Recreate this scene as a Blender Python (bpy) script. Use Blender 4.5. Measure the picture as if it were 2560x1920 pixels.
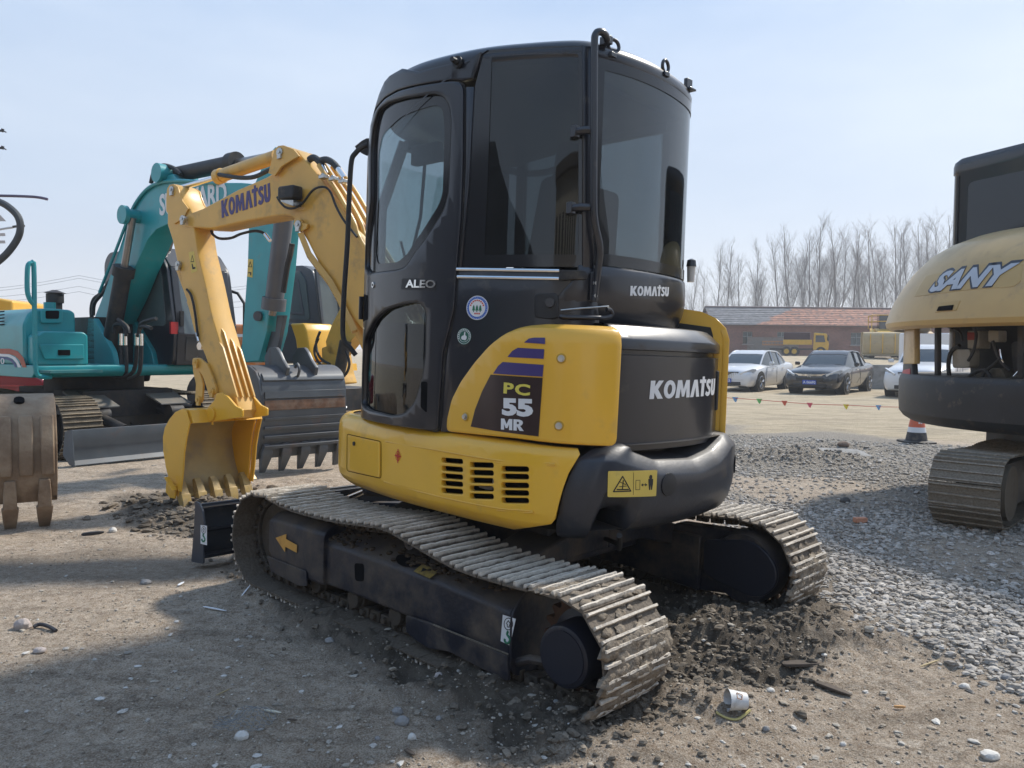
import bpy, bmesh, math, random
import numpy as np
from mathutils import Vector, Matrix
rad = math.radians
random.seed(7)
for o in list(bpy.data.objects): bpy.data.objects.remove(o)
SC = bpy.context.scene
COL = SC.collection

# ---------------------------------------------------------------- camera
# world: x to the right of the view, y away from the viewer, z up
FOC = 1950.8 / 2560.0
CAMZ, PITCH, ROLL = 1.36, 0.0430, 0.0100
def basis(fwh, pit, roll):
    fw = np.array([fwh[0]*math.cos(pit), fwh[1]*math.cos(pit), -math.sin(pit)])
    r = np.array([fwh[1], -fwh[0], 0.0]); u = np.cross(r, fw)
    return fw, r*math.cos(roll)+u*math.sin(roll), -r*math.sin(roll)+u*math.cos(roll)
WB = basis((0, 1), PITCH, ROLL)
WC = np.array([0, 0, CAMZ])
cd = bpy.data.cameras.new('camera'); cam = bpy.data.objects.new('camera', cd); COL.objects.link(cam)
cd.sensor_width = 36; cd.lens = 36*FOC; cd.clip_start = .05; cd.clip_end = 6000
fw, r_, u_ = WB
cam.matrix_world = Matrix(((r_[0], u_[0], -fw[0], WC[0]), (r_[1], u_[1], -fw[1], WC[1]), (r_[2], u_[2], -fw[2], WC[2]), (0, 0, 0, 1)))
SC.camera = cam
# ---------------------------------------------------------------- light
SUN_EL, SUN_AZ = 47.0, 50.0       # azimuth measured from the view direction to the right
W = bpy.data.worlds.new("World"); SC.world = W; W.use_nodes = True
nt = W.node_tree; nt.nodes.clear()
sky = nt.nodes.new('ShaderNodeTexSky'); sky.sky_type = 'NISHITA'; sky.sun_disc = False
sky.sun_elevation = rad(SUN_EL); sky.sun_rotation = rad(SUN_AZ); sky.air_density = 1.0; sky.dust_density = 4.0; sky.ozone_density = 2.0
bg = nt.nodes.new('ShaderNodeBackground'); wo = nt.nodes.new('ShaderNodeOutputWorld')
# thin high cloud veil in the sky itself
tc = nt.nodes.new('ShaderNodeTexCoord'); mp = nt.nodes.new('ShaderNodeMapping'); mp.inputs['Scale'].default_value = (1, 1, 3.2); mp.inputs['Rotation'].default_value = (0.3, 0.2, 0.5)
ns = nt.nodes.new('ShaderNodeTexNoise'); ns.inputs['Scale'].default_value = 1.6; ns.inputs['Detail'].default_value = 8; ns.inputs['Roughness'].default_value = .55
rp = nt.nodes.new('ShaderNodeValToRGB'); rp.color_ramp.elements[0].position = .40; rp.color_ramp.elements[1].position = .75
rp.color_ramp.elements[0].color = (.52, .52, .52, 1); rp.color_ramp.elements[1].color = (.82, .82, .82, 1)
sx_ = nt.nodes.new('ShaderNodeSeparateXYZ'); nt.links.new(tc.outputs['Generated'], sx_.inputs[0])
gr = nt.nodes.new('ShaderNodeValToRGB'); gr.color_ramp.interpolation = 'EASE'; e = gr.color_ramp.elements
e[0].position = 0.0; e[0].color = (.53, .54, .565, 1); e[1].position = .62; e[1].color = (.185, .31, .52, 1); q = e.new(.20); q.color = (.37, .44, .545, 1)
nt.links.new(sx_.outputs[2], gr.inputs[0])
sc_ = nt.nodes.new('ShaderNodeVectorMath'); sc_.operation = 'SCALE'; sc_.inputs['Scale'].default_value = 9.0; nt.links.new(gr.outputs[0], sc_.inputs[0])
cl = nt.nodes.new('ShaderNodeMix'); cl.data_type = 'RGBA'; cl.inputs[7].default_value = (5.0, 5.45, 6.0, 1)
mx = nt.nodes.new('ShaderNodeMix'); mx.data_type = 'RGBA'; mx.inputs[0].default_value = .93
rp.color_ramp.elements[0].color = (0, 0, 0, 1); rp.color_ramp.elements[1].color = (.5, .5, .5, 1)
nt.links.new(tc.outputs['Generated'], mp.inputs[0]); nt.links.new(mp.outputs[0], ns.inputs['Vector']); nt.links.new(ns.outputs['Fac'], rp.inputs[0])
nt.links.new(rp.outputs[0], cl.inputs[0]); nt.links.new(sc_.outputs[0], cl.inputs[6]); nt.links.new(cl.outputs[2], mx.inputs[7])
nt.links.new(sky.outputs[0], mx.inputs[6]); nt.links.new(mx.outputs[2], bg.inputs[0])
bg.inputs[1].default_value = 0.115
nt.links.new(bg.outputs[0], wo.inputs[0])
sd = bpy.data.lights.new('sun', 'SUN'); sd.energy = 2.9; sd.angle = rad(4.5); sd.color = (1, .94, .84)
sun = bpy.data.objects.new('sun', sd); COL.objects.link(sun)
sv = Vector((math.sin(rad(SUN_AZ))*math.cos(rad(SUN_EL)), math.cos(rad(SUN_AZ))*math.cos(rad(SUN_EL)), math.sin(rad(SUN_EL))))
sun.rotation_euler = sv.to_track_quat('Z', 'Y').to_euler(); sun.location = sv*50
SC.view_settings.view_transform = 'Standard'; SC.view_settings.look = 'None'
SC.view_settings.exposure = 0.74; SC.view_settings.gamma = 1.0
SC.cycles.max_bounces = 7; SC.cycles.transparent_max_bounces = 12; SC.cycles.use_denoising = True
SC.cycles.caustics_reflective = False; SC.cycles.caustics_refractive = False

# ---------------------------------------------------------------- projecting photo pixels to real surfaces
class View:
    """rays of the photograph's 2560x1920 pixels in a frame (world or the main machine's own)"""
    def __init__(s, C, B): s.C = np.array(C, float); s.FW, s.R, s.U = B
    def ray(s, x, y): return s.FW + s.R*(x-1280)/1950.8 - s.U*(y-960)/1950.8
    def plane(s, q, P, n):
        d = s.ray(*q); return s.C + d*(np.dot(np.array(P, float)-s.C, n)/np.dot(d, n))
    def z(s, q, z): return s.plane(q, (0, 0, z), np.array([0, 0, 1.0]))
    def depth(s, q, D):      # horizontal distance D ahead (world y)
        return s.plane(q, (0, D, 0), np.array([0, 1.0, 0]))
MC = np.array([-2.8223, 3.1756, 1.3598])
MB = basis((math.cos(-.8245), math.sin(-.8245)), .0411, .034)
VM = View(MC, MB); VW = View(WC, WB)
Rm = np.column_stack([WB[1], WB[2], WB[0]]) @ np.column_stack([MB[1], MB[2], MB[0]]).T
Tm = WC - Rm @ MC
MMAT = Matrix([[*Rm[0], Tm[0]], [*Rm[1], Tm[1]], [*Rm[2], Tm[2]], [0, 0, 0, 1]])
def m2w(p): return Rm @ np.array(p, float) + Tm
ZV = {0: (0, 0, 1.1573), 1: (0, 300, .4069), 2: (0, 700, .4069), 3: (800, 50, .4521), 4: (800, 650, .4973), 5: (460, 1150, .3617), 6: (1160, 1200, .425), 7: (1700, 350, .3888), 8: (1700, 700, .3888), 9: (860, 1400, .3165), 10: (0, 1200, .434), 11: (1760, 1200, .434)}
def Z(k, *a):
    X, Y, S = ZV[k]; return [(X+a[i]*S, Y+a[i+1]*S) for i in range(0, len(a), 2)]

# ---------------------------------------------------------------- materials
MATS = {}
def mat(name, col, rough=.5, metal=0.0, var=.12, scale=7.0, dirt=None, amt=0.0, dscale=4.0, up=0.0, bump=0.0, bscale=50.0, coat=0.0, spec=.5, stretch=(1, 1, 1), alpha=1.0):
    if name in MATS: return MATS[name]
    m = bpy.data.materials.new(name); m.use_nodes = True; n = m.node_tree.nodes; L = m.node_tree.links
    b = n['Principled BSDF']; b.inputs['Roughness'].default_value = rough; b.inputs['Metallic'].default_value = metal
    b.inputs['Coat Weight'].default_value = coat; b.inputs['Coat Roughness'].default_value = .08; b.inputs['Specular IOR Level'].default_value = spec
    t = n.new('ShaderNodeTexCoord'); mp = n.new('ShaderNodeMapping'); mp.inputs['Scale'].default_value = stretch; L.new(t.outputs['Object'], mp.inputs[0])
    a = n.new('ShaderNodeTexNoise'); a.inputs['Scale'].default_value = scale; a.inputs['Detail'].default_value = 6; L.new(mp.outputs[0], a.inputs['Vector'])
    h = n.new('ShaderNodeHueSaturation'); h.inputs['Color'].default_value = (*col, 1)
    mr = n.new('ShaderNodeMapRange'); mr.inputs[1].default_value = .3; mr.inputs[2].default_value = .7; mr.inputs[3].default_value = 1-var; mr.inputs[4].default_value = 1+var
    L.new(a.outputs['Fac'], mr.inputs[0]); L.new(mr.outputs[0], h.inputs['Value']); out = h.outputs[0]
    if dirt is not None:
        d = n.new('ShaderNodeTexNoise'); d.inputs['Scale'].default_value = dscale; d.inputs['Detail'].default_value = 9; d.inputs['Roughness'].default_value = .65; L.new(mp.outputs[0], d.inputs['Vector'])
        dr = n.new('ShaderNodeMapRange'); dr.inputs[1].default_value = .62-amt*.5; dr.inputs[2].default_value = .82-amt*.4; dr.inputs[3].default_value = 0; dr.inputs[4].default_value = min(1, .45+amt)
        L.new(d.outputs['Fac'], dr.inputs[0]); fac = dr.outputs[0]
        if up > 0:
            g = n.new('ShaderNodeNewGeometry'); sx = n.new('ShaderNodeSeparateXYZ'); L.new(g.outputs['Normal'], sx.inputs[0])
            u = n.new('ShaderNodeMapRange'); u.inputs[1].default_value = .35; u.inputs[2].default_value = .95; u.inputs[4].default_value = up; L.new(sx.outputs[2], u.inputs[0])
            nm = n.new('ShaderNodeMath'); nm.operation = 'MULTIPLY'; L.new(u.outputs[0], nm.inputs[0])
            d2 = n.new('ShaderNodeMapRange'); d2.inputs[1].default_value = .3; d2.inputs[2].default_value = .6; L.new(d.outputs['Fac'], d2.inputs[0]); L.new(d2.outputs[0], nm.inputs[1])
            ad = n.new('ShaderNodeMath'); ad.operation = 'MAXIMUM'; L.new(fac, ad.inputs[0]); L.new(nm.outputs[0], ad.inputs[1]); fac = ad.outputs[0]
        mi = n.new('ShaderNodeMix'); mi.data_type = 'RGBA'; mi.inputs[7].default_value = (*dirt, 1); L.new(fac, mi.inputs[0]); L.new(out, mi.inputs[6]); out = mi.outputs[2]
        rr = n.new('ShaderNodeMapRange'); rr.inputs[3].default_value = rough; rr.inputs[4].default_value = .9; L.new(fac, rr.inputs[0]); L.new(rr.outputs[0], b.inputs['Roughness'])
    L.new(out, b.inputs['Base Color'])
    if bump > 0:
        bn = n.new('ShaderNodeTexNoise'); bn.inputs['Scale'].default_value = bscale; bn.inputs['Detail'].default_value = 6; L.new(mp.outputs[0], bn.inputs['Vector'])
        bp = n.new('ShaderNodeBump'); bp.inputs['Strength'].default_value = min(1, bump); bp.inputs['Distance'].default_value = .01*max(1, bump); L.new(bn.outputs['Fac'], bp.inputs['Height']); L.new(bp.outputs[0], b.inputs['Normal'])
    MATS[name] = m; return m
DUST = (.20, .165, .12); MUD = (.085, .065, .045)
YEL = mat('yellow paint', (.78, .43, .035), .34, 0, .05, 3, DUST, .06, 3, .25, coat=.25, bump=.04, bscale=40)
YELB = mat('yellow paint boom', (.68, .39, .075), .38, 0, .07, 4, DUST, .16, 5, .3, coat=.2)
YELS = mat('yellow skirt paint', (.80, .45, .032), .30, 0, .05, 3, DUST, .07, 3, .2, coat=.35)
BLK = mat('dark cab paint', (.012, .0135, .020), .30, 0, .12, 4, DUST, .02, 5, .18, coat=.35)
GRY = mat('dark grey casting paint', (.019, .022, .031), .40, 0, .15, 5, DUST, .04, 4, .25, coat=.15, bump=.08, bscale=60)
FRM = mat('track frame paint', (.012, .014, .024), .42, 0, .2, 6, (.135,.105,.075), .36, 5, .9, bump=.25, bscale=35)
RUB = mat('black rubber', (.016, .016, .017), .6, 0, .15, 20, DUST, .1, 8, .3)
CHR = mat('chrome', (.75, .74, .72), .12, 1.0, .03, 8)
STL = mat('zinc steel', (.5, .5, .48), .38, .9, .15, 30)
def trackmat(name, top, low, seed=0):
    m = bpy.data.materials.new(name); m.use_nodes = True; n = m.node_tree.nodes; L = m.node_tree.links; P = n['Principled BSDF']; P.inputs['Roughness'].default_value = .7; P.inputs['Specular IOR Level'].default_value = .35
    t = n.new('ShaderNodeTexCoord'); sx = n.new('ShaderNodeSeparateXYZ'); L.new(t.outputs['Object'], sx.inputs[0]); g = n.new('ShaderNodeNewGeometry')
    a = n.new('ShaderNodeTexNoise'); a.inputs['Scale'].default_value = 16; a.inputs['Detail'].default_value = 7; a.inputs['Roughness'].default_value = .65; L.new(g.outputs['Position'], a.inputs['Vector'])
    ml = n.new('ShaderNodeMath'); ml.operation = 'MULTIPLY_ADD'; ml.inputs[1].default_value = .024; L.new(a.outputs['Fac'], ml.inputs[0]); L.new(sx.outputs[2], ml.inputs[2])
    r = n.new('ShaderNodeMapRange'); r.inputs[1].default_value = .021; r.inputs[2].default_value = .031; L.new(ml.outputs[0], r.inputs[0])
    x = n.new('ShaderNodeMix'); x.data_type = 'RGBA'; x.inputs[6].default_value = (*low, 1); x.inputs[7].default_value = (*top, 1); L.new(r.outputs[0], x.inputs[0])
    v = n.new('ShaderNodeTexNoise'); v.inputs['Scale'].default_value = 70; v.inputs['Detail'].default_value = 5; L.new(g.outputs['Position'], v.inputs['Vector']); y = n.new('ShaderNodeMix'); y.data_type = 'RGBA'; y.blend_type = 'SOFT_LIGHT'; y.inputs[0].default_value = .7; L.new(x.outputs[2], y.inputs[6]); L.new(v.outputs['Fac'], y.inputs[7]); L.new(y.outputs[2], P.inputs['Base Color'])
    bp = n.new('ShaderNodeBump'); bp.inputs['Distance'].default_value = .006; bp.inputs['Strength'].default_value = .8; L.new(v.outputs['Fac'], bp.inputs['Height']); L.new(bp.outputs[0], P.inputs['Normal']); MATS[name] = m; return m
TRK = trackmat('dusty track steel', (.56, .50, .42), (.125, .10, .075))
TRKD = mat('dark track link steel', (.07, .058, .046), .7, .2, .2, 12, MUD, .5, 8, .3, bump=.4, bscale=60)
MUDM = mat('caked mud', (.19, .155, .118), .95, 0, .3, 25, (.30, .255, .20), .4, 14, .3, bump=1.5, bscale=45, spec=.2)
WHT = mat('white decal', (.72, .73, .74), .4, 0, .03, 8)
DBL = mat('violet blue decal', (.055, .040, .17), .35, 0, .05, 8)
DMAR = mat('dark maroon decal', (.028, .013, .014), .3, 0, .25, 6, coat=.3)
YTX = mat('pale yellow lettering', (.72, .62, .10), .4, 0, .03, 8)
ORG = mat('orange arrow decal', (.60, .31, .06), .5, 0, .08, 20, MUD, .1, 10)
STK = mat('yellow warning sticker', (.68, .50, .10), .45, 0, .05, 10, DUST, .08, 10)
STKD = mat('dirty warning sticker', (.35, .24, .05), .6, 0, .15, 30, MUD, .4, 20)
INK = mat('black ink', (.012, .012, .012), .5, 0, .02, 5)
RED = mat('red ink', (.55, .03, .02), .5, 0, .05, 5)
GRN = mat('green ink', (.02, .17, .09), .5, 0, .05, 5)
BLU = mat('blue ink', (.03, .13, .50), .5, 0, .05, 5)
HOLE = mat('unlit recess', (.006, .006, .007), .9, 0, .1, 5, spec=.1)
SEAT = mat('seat fabric', (.02, .02, .022), .9, 0, .1, 30)
def _g(): pass
def glassmat(name, tint, refl=.12, rough=.02):
    m = bpy.data.materials.new(name); m.use_nodes = True; n = m.node_tree.nodes; L = m.node_tree.links; n.clear()
    o = n.new('ShaderNodeOutputMaterial'); t = n.new('ShaderNodeBsdfTransparent'); t.inputs[0].default_value = (*tint, 1)
    g = n.new('ShaderNodeBsdfGlossy'); g.inputs['Roughness'].default_value = rough; g.inputs[0].default_value = (.9, .93, .95, 1)
    f = n.new('ShaderNodeFresnel'); gg = n.new('ShaderNodeNewGeometry'); ir = n.new('ShaderNodeMapRange'); ir.inputs[3].default_value = 1.5; ir.inputs[4].default_value = 1/1.5; L.new(gg.outputs['Backfacing'], ir.inputs[0]); L.new(ir.outputs[0], f.inputs[0]); mr = n.new('ShaderNodeMapRange'); mr.inputs[1].default_value = .04; mr.inputs[2].default_value = 1; mr.inputs[3].default_value = refl; mr.inputs[4].default_value = 1
    x = n.new('ShaderNodeMixShader'); L.new(f.outputs[0], mr.inputs[0]); L.new(mr.outputs[0], x.inputs[0]); L.new(t.outputs[0], x.inputs[1]); L.new(g.outputs[0], x.inputs[2])
    # faint dust film
    tx = n.new('ShaderNodeTexCoord'); nn = n.new('ShaderNodeTexNoise'); nn.inputs['Scale'].default_value = 3; nn.inputs['Detail'].default_value = 8; L.new(tx.outputs['Object'], nn.inputs['Vector'])
    mm = n.new('ShaderNodeMapRange'); mm.inputs[1].default_value = .4; mm.inputs[2].default_value = .8; mm.inputs[1].default_value = .45; mm.inputs[3].default_value = .006; mm.inputs[4].default_value = .05; L.new(nn.outputs['Fac'], mm.inputs[0])
    df = n.new('ShaderNodeBsdfDiffuse'); df.inputs[0].default_value = (.32, .33, .35, 1); y = n.new('ShaderNodeMixShader'); L.new(mm.outputs[0], y.inputs[0]); L.new(x.outputs[0], y.inputs[1]); L.new(df.outputs[0], y.inputs[2]); L.new(y.outputs[0], o.inputs[0])
    MATS[name] = m; return m
GLS = glassmat('tinted cab glass', (.43, .50, .52), .055)
GLD = glassmat('dark tinted glass', (.17, .19, .20), .05)
GLC = glassmat('clear windscreen glass', (.88, .93, .92), .05)

# ---------------------------------------------------------------- mesh helpers
def catm(P, n=8, closed=False):
    P = [np.array(p, float) for p in P]; out = []; m = len(P)
    for i in range(m if closed else m-1):
        if closed: a, b, c, d = P[i-1], P[i], P[(i+1) % m], P[(i+2) % m]
        else: a, b, c, d = P[max(i-1, 0)], P[i], P[i+1], P[min(i+2, m-1)]
        for k in range(n):
            t = k/n; out.append(.5*((2*b)+(-a+c)*t+(2*a-5*b+4*c-d)*t*t+(-a+3*b-3*c+d)*t**3))
    if not closed: out.append(P[-1])
    return out
def rnd(poly, r, n=4):
    """round the corners of a 2-D polygon"""
    out = []; m = len(poly)
    for i in range(m):
        a, b, c = (np.array(poly[j % m], float) for j in (i-1, i, i+1))
        rr = r[i] if isinstance(r, (list, tuple)) else r
        u, v = a-b, c-b; lu, lv = np.linalg.norm(u), np.linalg.norm(v)
        q = min(rr, lu*.48, lv*.48)
        if q < 1e-6: out.append(tuple(b)); continue
        p0, p1 = b+u/lu*q, b+v/lv*q
        for k in range(n+1):
            t = k/n; out.append(tuple((1-t)**2*p0+2*t*(1-t)*b+t*t*p1))
    return out
class B:
    def __init__(s): s.v = []; s.f = []; s.sm = []
    def add(s, vs, fs):
        o = len(s.v); s.v += [tuple(map(float, p)) for p in vs]; s.f += [tuple(i+o for i in f) for f in fs]; return s
    def box(s, c, d, R=None):
        x, y, z = (np.array(d, float)/2); P = [(i*x, j*y, k*z) for i in (-1, 1) for j in (-1, 1) for k in (-1, 1)]
        R = np.eye(3) if R is None else np.array(R, float)
        return s.add([R @ np.array(p)+np.array(c, float) for p in P], [(0, 1, 3, 2), (4, 6, 7, 5), (0, 4, 5, 1), (2, 3, 7, 6), (0, 2, 6, 4), (1, 5, 7, 3)])
    def tube(s, pts, r, n=8, smooth=0, cap=True):
        if smooth: pts = catm(pts, smooth)
        P = [np.array(p, float) for p in pts]; m = len(P)
        rs = list(r) if isinstance(r, (list, tuple, np.ndarray)) else [r]*m
        if len(rs) != m: rs = list(np.interp(np.linspace(0, 1, m), np.linspace(0, 1, len(rs)), rs))
        t0 = P[1]-P[0]; t0 /= np.linalg.norm(t0)+1e-12; a = np.array([0, 0, 1.0]) if abs(t0[2]) < .9 else np.array([1.0, 0, 0]); u = np.cross(t0, a); u /= np.linalg.norm(u)
        vs = []
        for i in range(m):
            t = P[min(i+1, m-1)]-P[max(i-1, 0)]; t /= np.linalg.norm(t)+1e-12
            u = u-t*np.dot(u, t); u /= np.linalg.norm(u)+1e-12; w = np.cross(t, u)
            vs += [P[i]+rs[i]*(u*math.cos(2*math.pi*k/n)+w*math.sin(2*math.pi*k/n)) for k in range(n)]
        fs = [(i*n+k, i*n+(k+1) % n, (i+1)*n+(k+1) % n, (i+1)*n+k) for i in range(m-1) for k in range(n)]
        if cap: fs += [tuple(reversed(range(n))), tuple((m-1)*n+k for k in range(n))]
        return s.add(vs, fs)
    def cyl(s, p0, p1, r0, r1=None, n=16): return s.tube([p0, p1], [r0, r0 if r1 is None else r1], n)
    def prism(s, poly, O, U, V, N, t0, t1):
        O, U, V, N = (np.array(a, float) for a in (O, U, V, N)); m = len(poly)
        vs = [O+U*p[0]+V*p[1]+N*t0 for p in poly]+[O+U*p[0]+V*p[1]+N*t1 for p in poly]
        return s.add(vs, [tuple(reversed(range(m))), tuple(range(m, 2*m))]+[(i, (i+1) % m, m+(i+1) % m, m+i) for i in range(m)])
    def loft(s, rings, closed=True, caps=True):
        n = len(rings[0]); vs = [p for r in rings for p in r]; fs = []
        for i in range(len(rings)-1):
            for k in range(n if closed else n-1): fs.append((i*n+k, i*n+(k+1) % n, (i+1)*n+(k+1) % n, (i+1)*n+k))
        if caps: fs += [tuple(reversed(range(n))), tuple((len(rings)-1)*n+k for k in range(n))]
        return s.add(vs, fs)
    def ball(s, c, r, n=10, sc=(1, 1, 1)):
        rings = []
        for i in range(1, n):
            a = math.pi*i/n; rings.append([(c[0]+r*sc[0]*math.sin(a)*math.cos(2*math.pi*k/(2*n)), c[1]+r*sc[1]*math.sin(a)*math.sin(2*math.pi*k/(2*n)), c[2]+r*sc[2]*math.cos(a)) for k in range(2*n)])
        return s.loft(rings)
    def mesh(s, name, m, ang=35):
        me = bpy.data.meshes.new(name); me.from_pydata(s.v, [], s.f); me.update()
        bm = bmesh.new(); bm.from_mesh(me); bmesh.ops.recalc_face_normals(bm, faces=bm.faces); bm.to_mesh(me); bm.free()
        me.shade_smooth()
        me.set_sharp_from_angle(angle=rad(ang)) if ang < 180 else None
        me.materials.append(m); return me
    def obj(s, name, m, parent=None, bev=0, seg=2, ang=35, **kw):
        return link(name, s.mesh(name, m, ang), parent, bev, seg, **kw)
WEMP = set()   # empties whose children are built in world coordinates
def wempty(*a, **k):
    e = empty(*a, **k); WEMP.add(e.name); return e
def link(name, me, parent=None, bev=0, seg=2, label=None, cat=None, group=None, kind=None, loc=None, rotz=None):
    o = bpy.data.objects.new(name, me); COL.objects.link(o)
    if parent is not None:
        o.parent = parent
        if parent.name in WEMP: o.matrix_parent_inverse = parent.matrix_basis.inverted()
    if bev:
        md = o.modifiers.new('bevel', 'BEVEL'); md.width = bev; md.segments = seg; md.limit_method = 'ANGLE'; md.angle_limit = rad(40); md.harden_normals = False
    if loc is not None: o.location = loc
    if rotz is not None: o.rotation_euler = (0, 0, rotz)
    tag(o, label, cat, group, kind); return o
def tag(o, label=None, cat=None, group=None, kind=None):
    for k, v in (('label', label), ('category', cat), ('group', group), ('kind', kind)):
        if v: o[k] = v
    return o
def empty(name, label, cat, group=None, loc=(0, 0, 0), rotz=0, mtx=None):
    o = bpy.data.objects.new(name, None); COL.objects.link(o); o.empty_display_size = .2
    if mtx is not None: o.matrix_world = mtx
    else: o.location = loc; o.rotation_euler = (0, 0, rotz)
    return tag(o, label, cat, group)
def copy_tree(o, parent=None):
    c = o.copy(); COL.objects.link(c)
    if parent is not None: c.parent = parent
    for ch in [x for x in o.children]: copy_tree(ch, c)
    return c
def cuv(splines, ext=0, bev=0, res=2):
    """filled flat shape with holes -> mesh (x, y in plane, z = thickness)"""
    c = bpy.data.curves.new('t', 'CURVE'); c.dimensions = '2D'; c.fill_mode = 'BOTH'
    for sp in splines:
        q = c.splines.new('POLY'); q.points.add(len(sp)-1)
        for i, p in enumerate(sp): q.points[i].co = (p[0], p[1], 0, 1)
        q.use_cyclic_u = True
    c.extrude = ext; c.bevel_depth = bev; c.bevel_resolution = res-1; c.offset = -bev
    return _tomesh(c, 't')
def _tomesh(c, n):
    o = bpy.data.objects.new(n, c); COL.objects.link(o)
    dg = bpy.context.evaluated_depsgraph_get(); dg.update()
    me = bpy.data.meshes.new_from_object(o.evaluated_get(dg)); bpy.data.objects.remove(o); bpy.data.curves.remove(c)
    return me
FITP = [0, 0, 1]
def maker_word():
    def stroke(P, w):
        P = [np.array(q, float) for q in catm(P, 5)]; L_, R_ = [], []
        for i in range(len(P)):
            t = P[min(i+1, len(P)-1)]-P[max(i-1, 0)]; t /= np.linalg.norm(t); n_ = np.array([-t[1], t[0]])*w/2; L_.append(tuple(P[i]+n_)); R_.append(tuple(P[i]-n_))
        return L_+R_[::-1]
    def el(cx, rx, ry): return [(cx+rx*math.cos(t), .5+ry*math.sin(t)) for t in np.linspace(0, 2*math.pi, 28, endpoint=False)]
    G = [(.80, [[(0,0),(.26,0),(.26,.34),(.48,0),(.80,0),(.46,.52),(.76,1),(.48,1),(.26,.66),(.26,1),(0,1)]]),
         (.74, [el(.36, .37, .51), el(.36, .15, .28)]),
         (1.06, [[(0,0),(.08,1),(.36,1),(.52,.48),(.68,1),(.96,1),(1.04,0),(.78,0),(.73,.56),(.60,.06),(.44,.06),(.31,.56),(.26,0)]]),
         (.80, [[(0,0),(.26,1),(.56,1),(.82,0),(.54,0),(.41,.60),(.28,0)]]),
         (.60, [[(-.02,1),(-.02,.79),(.16,.79),(.16,0),(.43,0),(.43,.79),(.61,.79),(.61,1),(.43,1),(.43,1.17),(.22,1.17),(.22,1)]]),
         (.62, [stroke([(.54,.80),(.34,.90),(.14,.74),(.28,.54),(.46,.40),(.44,.18),(.24,.09),(.02,.20)], .22)]),
         (.66, [[(0,1),(0,.32),(.06,.10),(.18,0),(.48,0),(.60,.10),(.66,.32),(.66,1),(.41,1),(.41,.34),(.33,.22),(.25,.34),(.25,1)]])]
    out = []; x = 0
    for w, P in G:
        out += [[(x+a+.06*b_, b_) for a, b_ in q] for q in P]; x += w+.035
    return out
def textmesh(s, size=1, bold=0.0, shear=0, ext=.001, sp=1.0):
    if s == 'KOMATSU': return cuv(maker_word(), ext, 0)
    if s == 'MR': return cuv([[(0,0),(0,1),(.27,1),(.46,.50),(.65,1),(.92,1),(.92,0),(.67,0),(.67,.55),(.53,.16),(.39,.16),(.25,.55),(.25,0)], [(1.02+a, b_) for a, b_ in ((0,0),(0,1),(.45,1),(.66,.9),(.72,.72),(.64,.52),(.50,.44),(.78,0),(.48,0),(.28,.38),(.25,.38),(.25,0))], [(1.02+a, b_) for a, b_ in ((.25,.80),(.38,.80),(.46,.70),(.38,.58),(.25,.58))]], ext, 0)
    FITP[:] = [bold, shear, sp]
    c = bpy.data.curves.new('t', 'FONT'); c.body = s; c.size = size; c.offset = bold; c.shear = shear; c.extrude = ext; c.space_character = sp; c.resolution_u = 3; c.align_x = 'LEFT'
    return _tomesh(c, 't')
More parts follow.
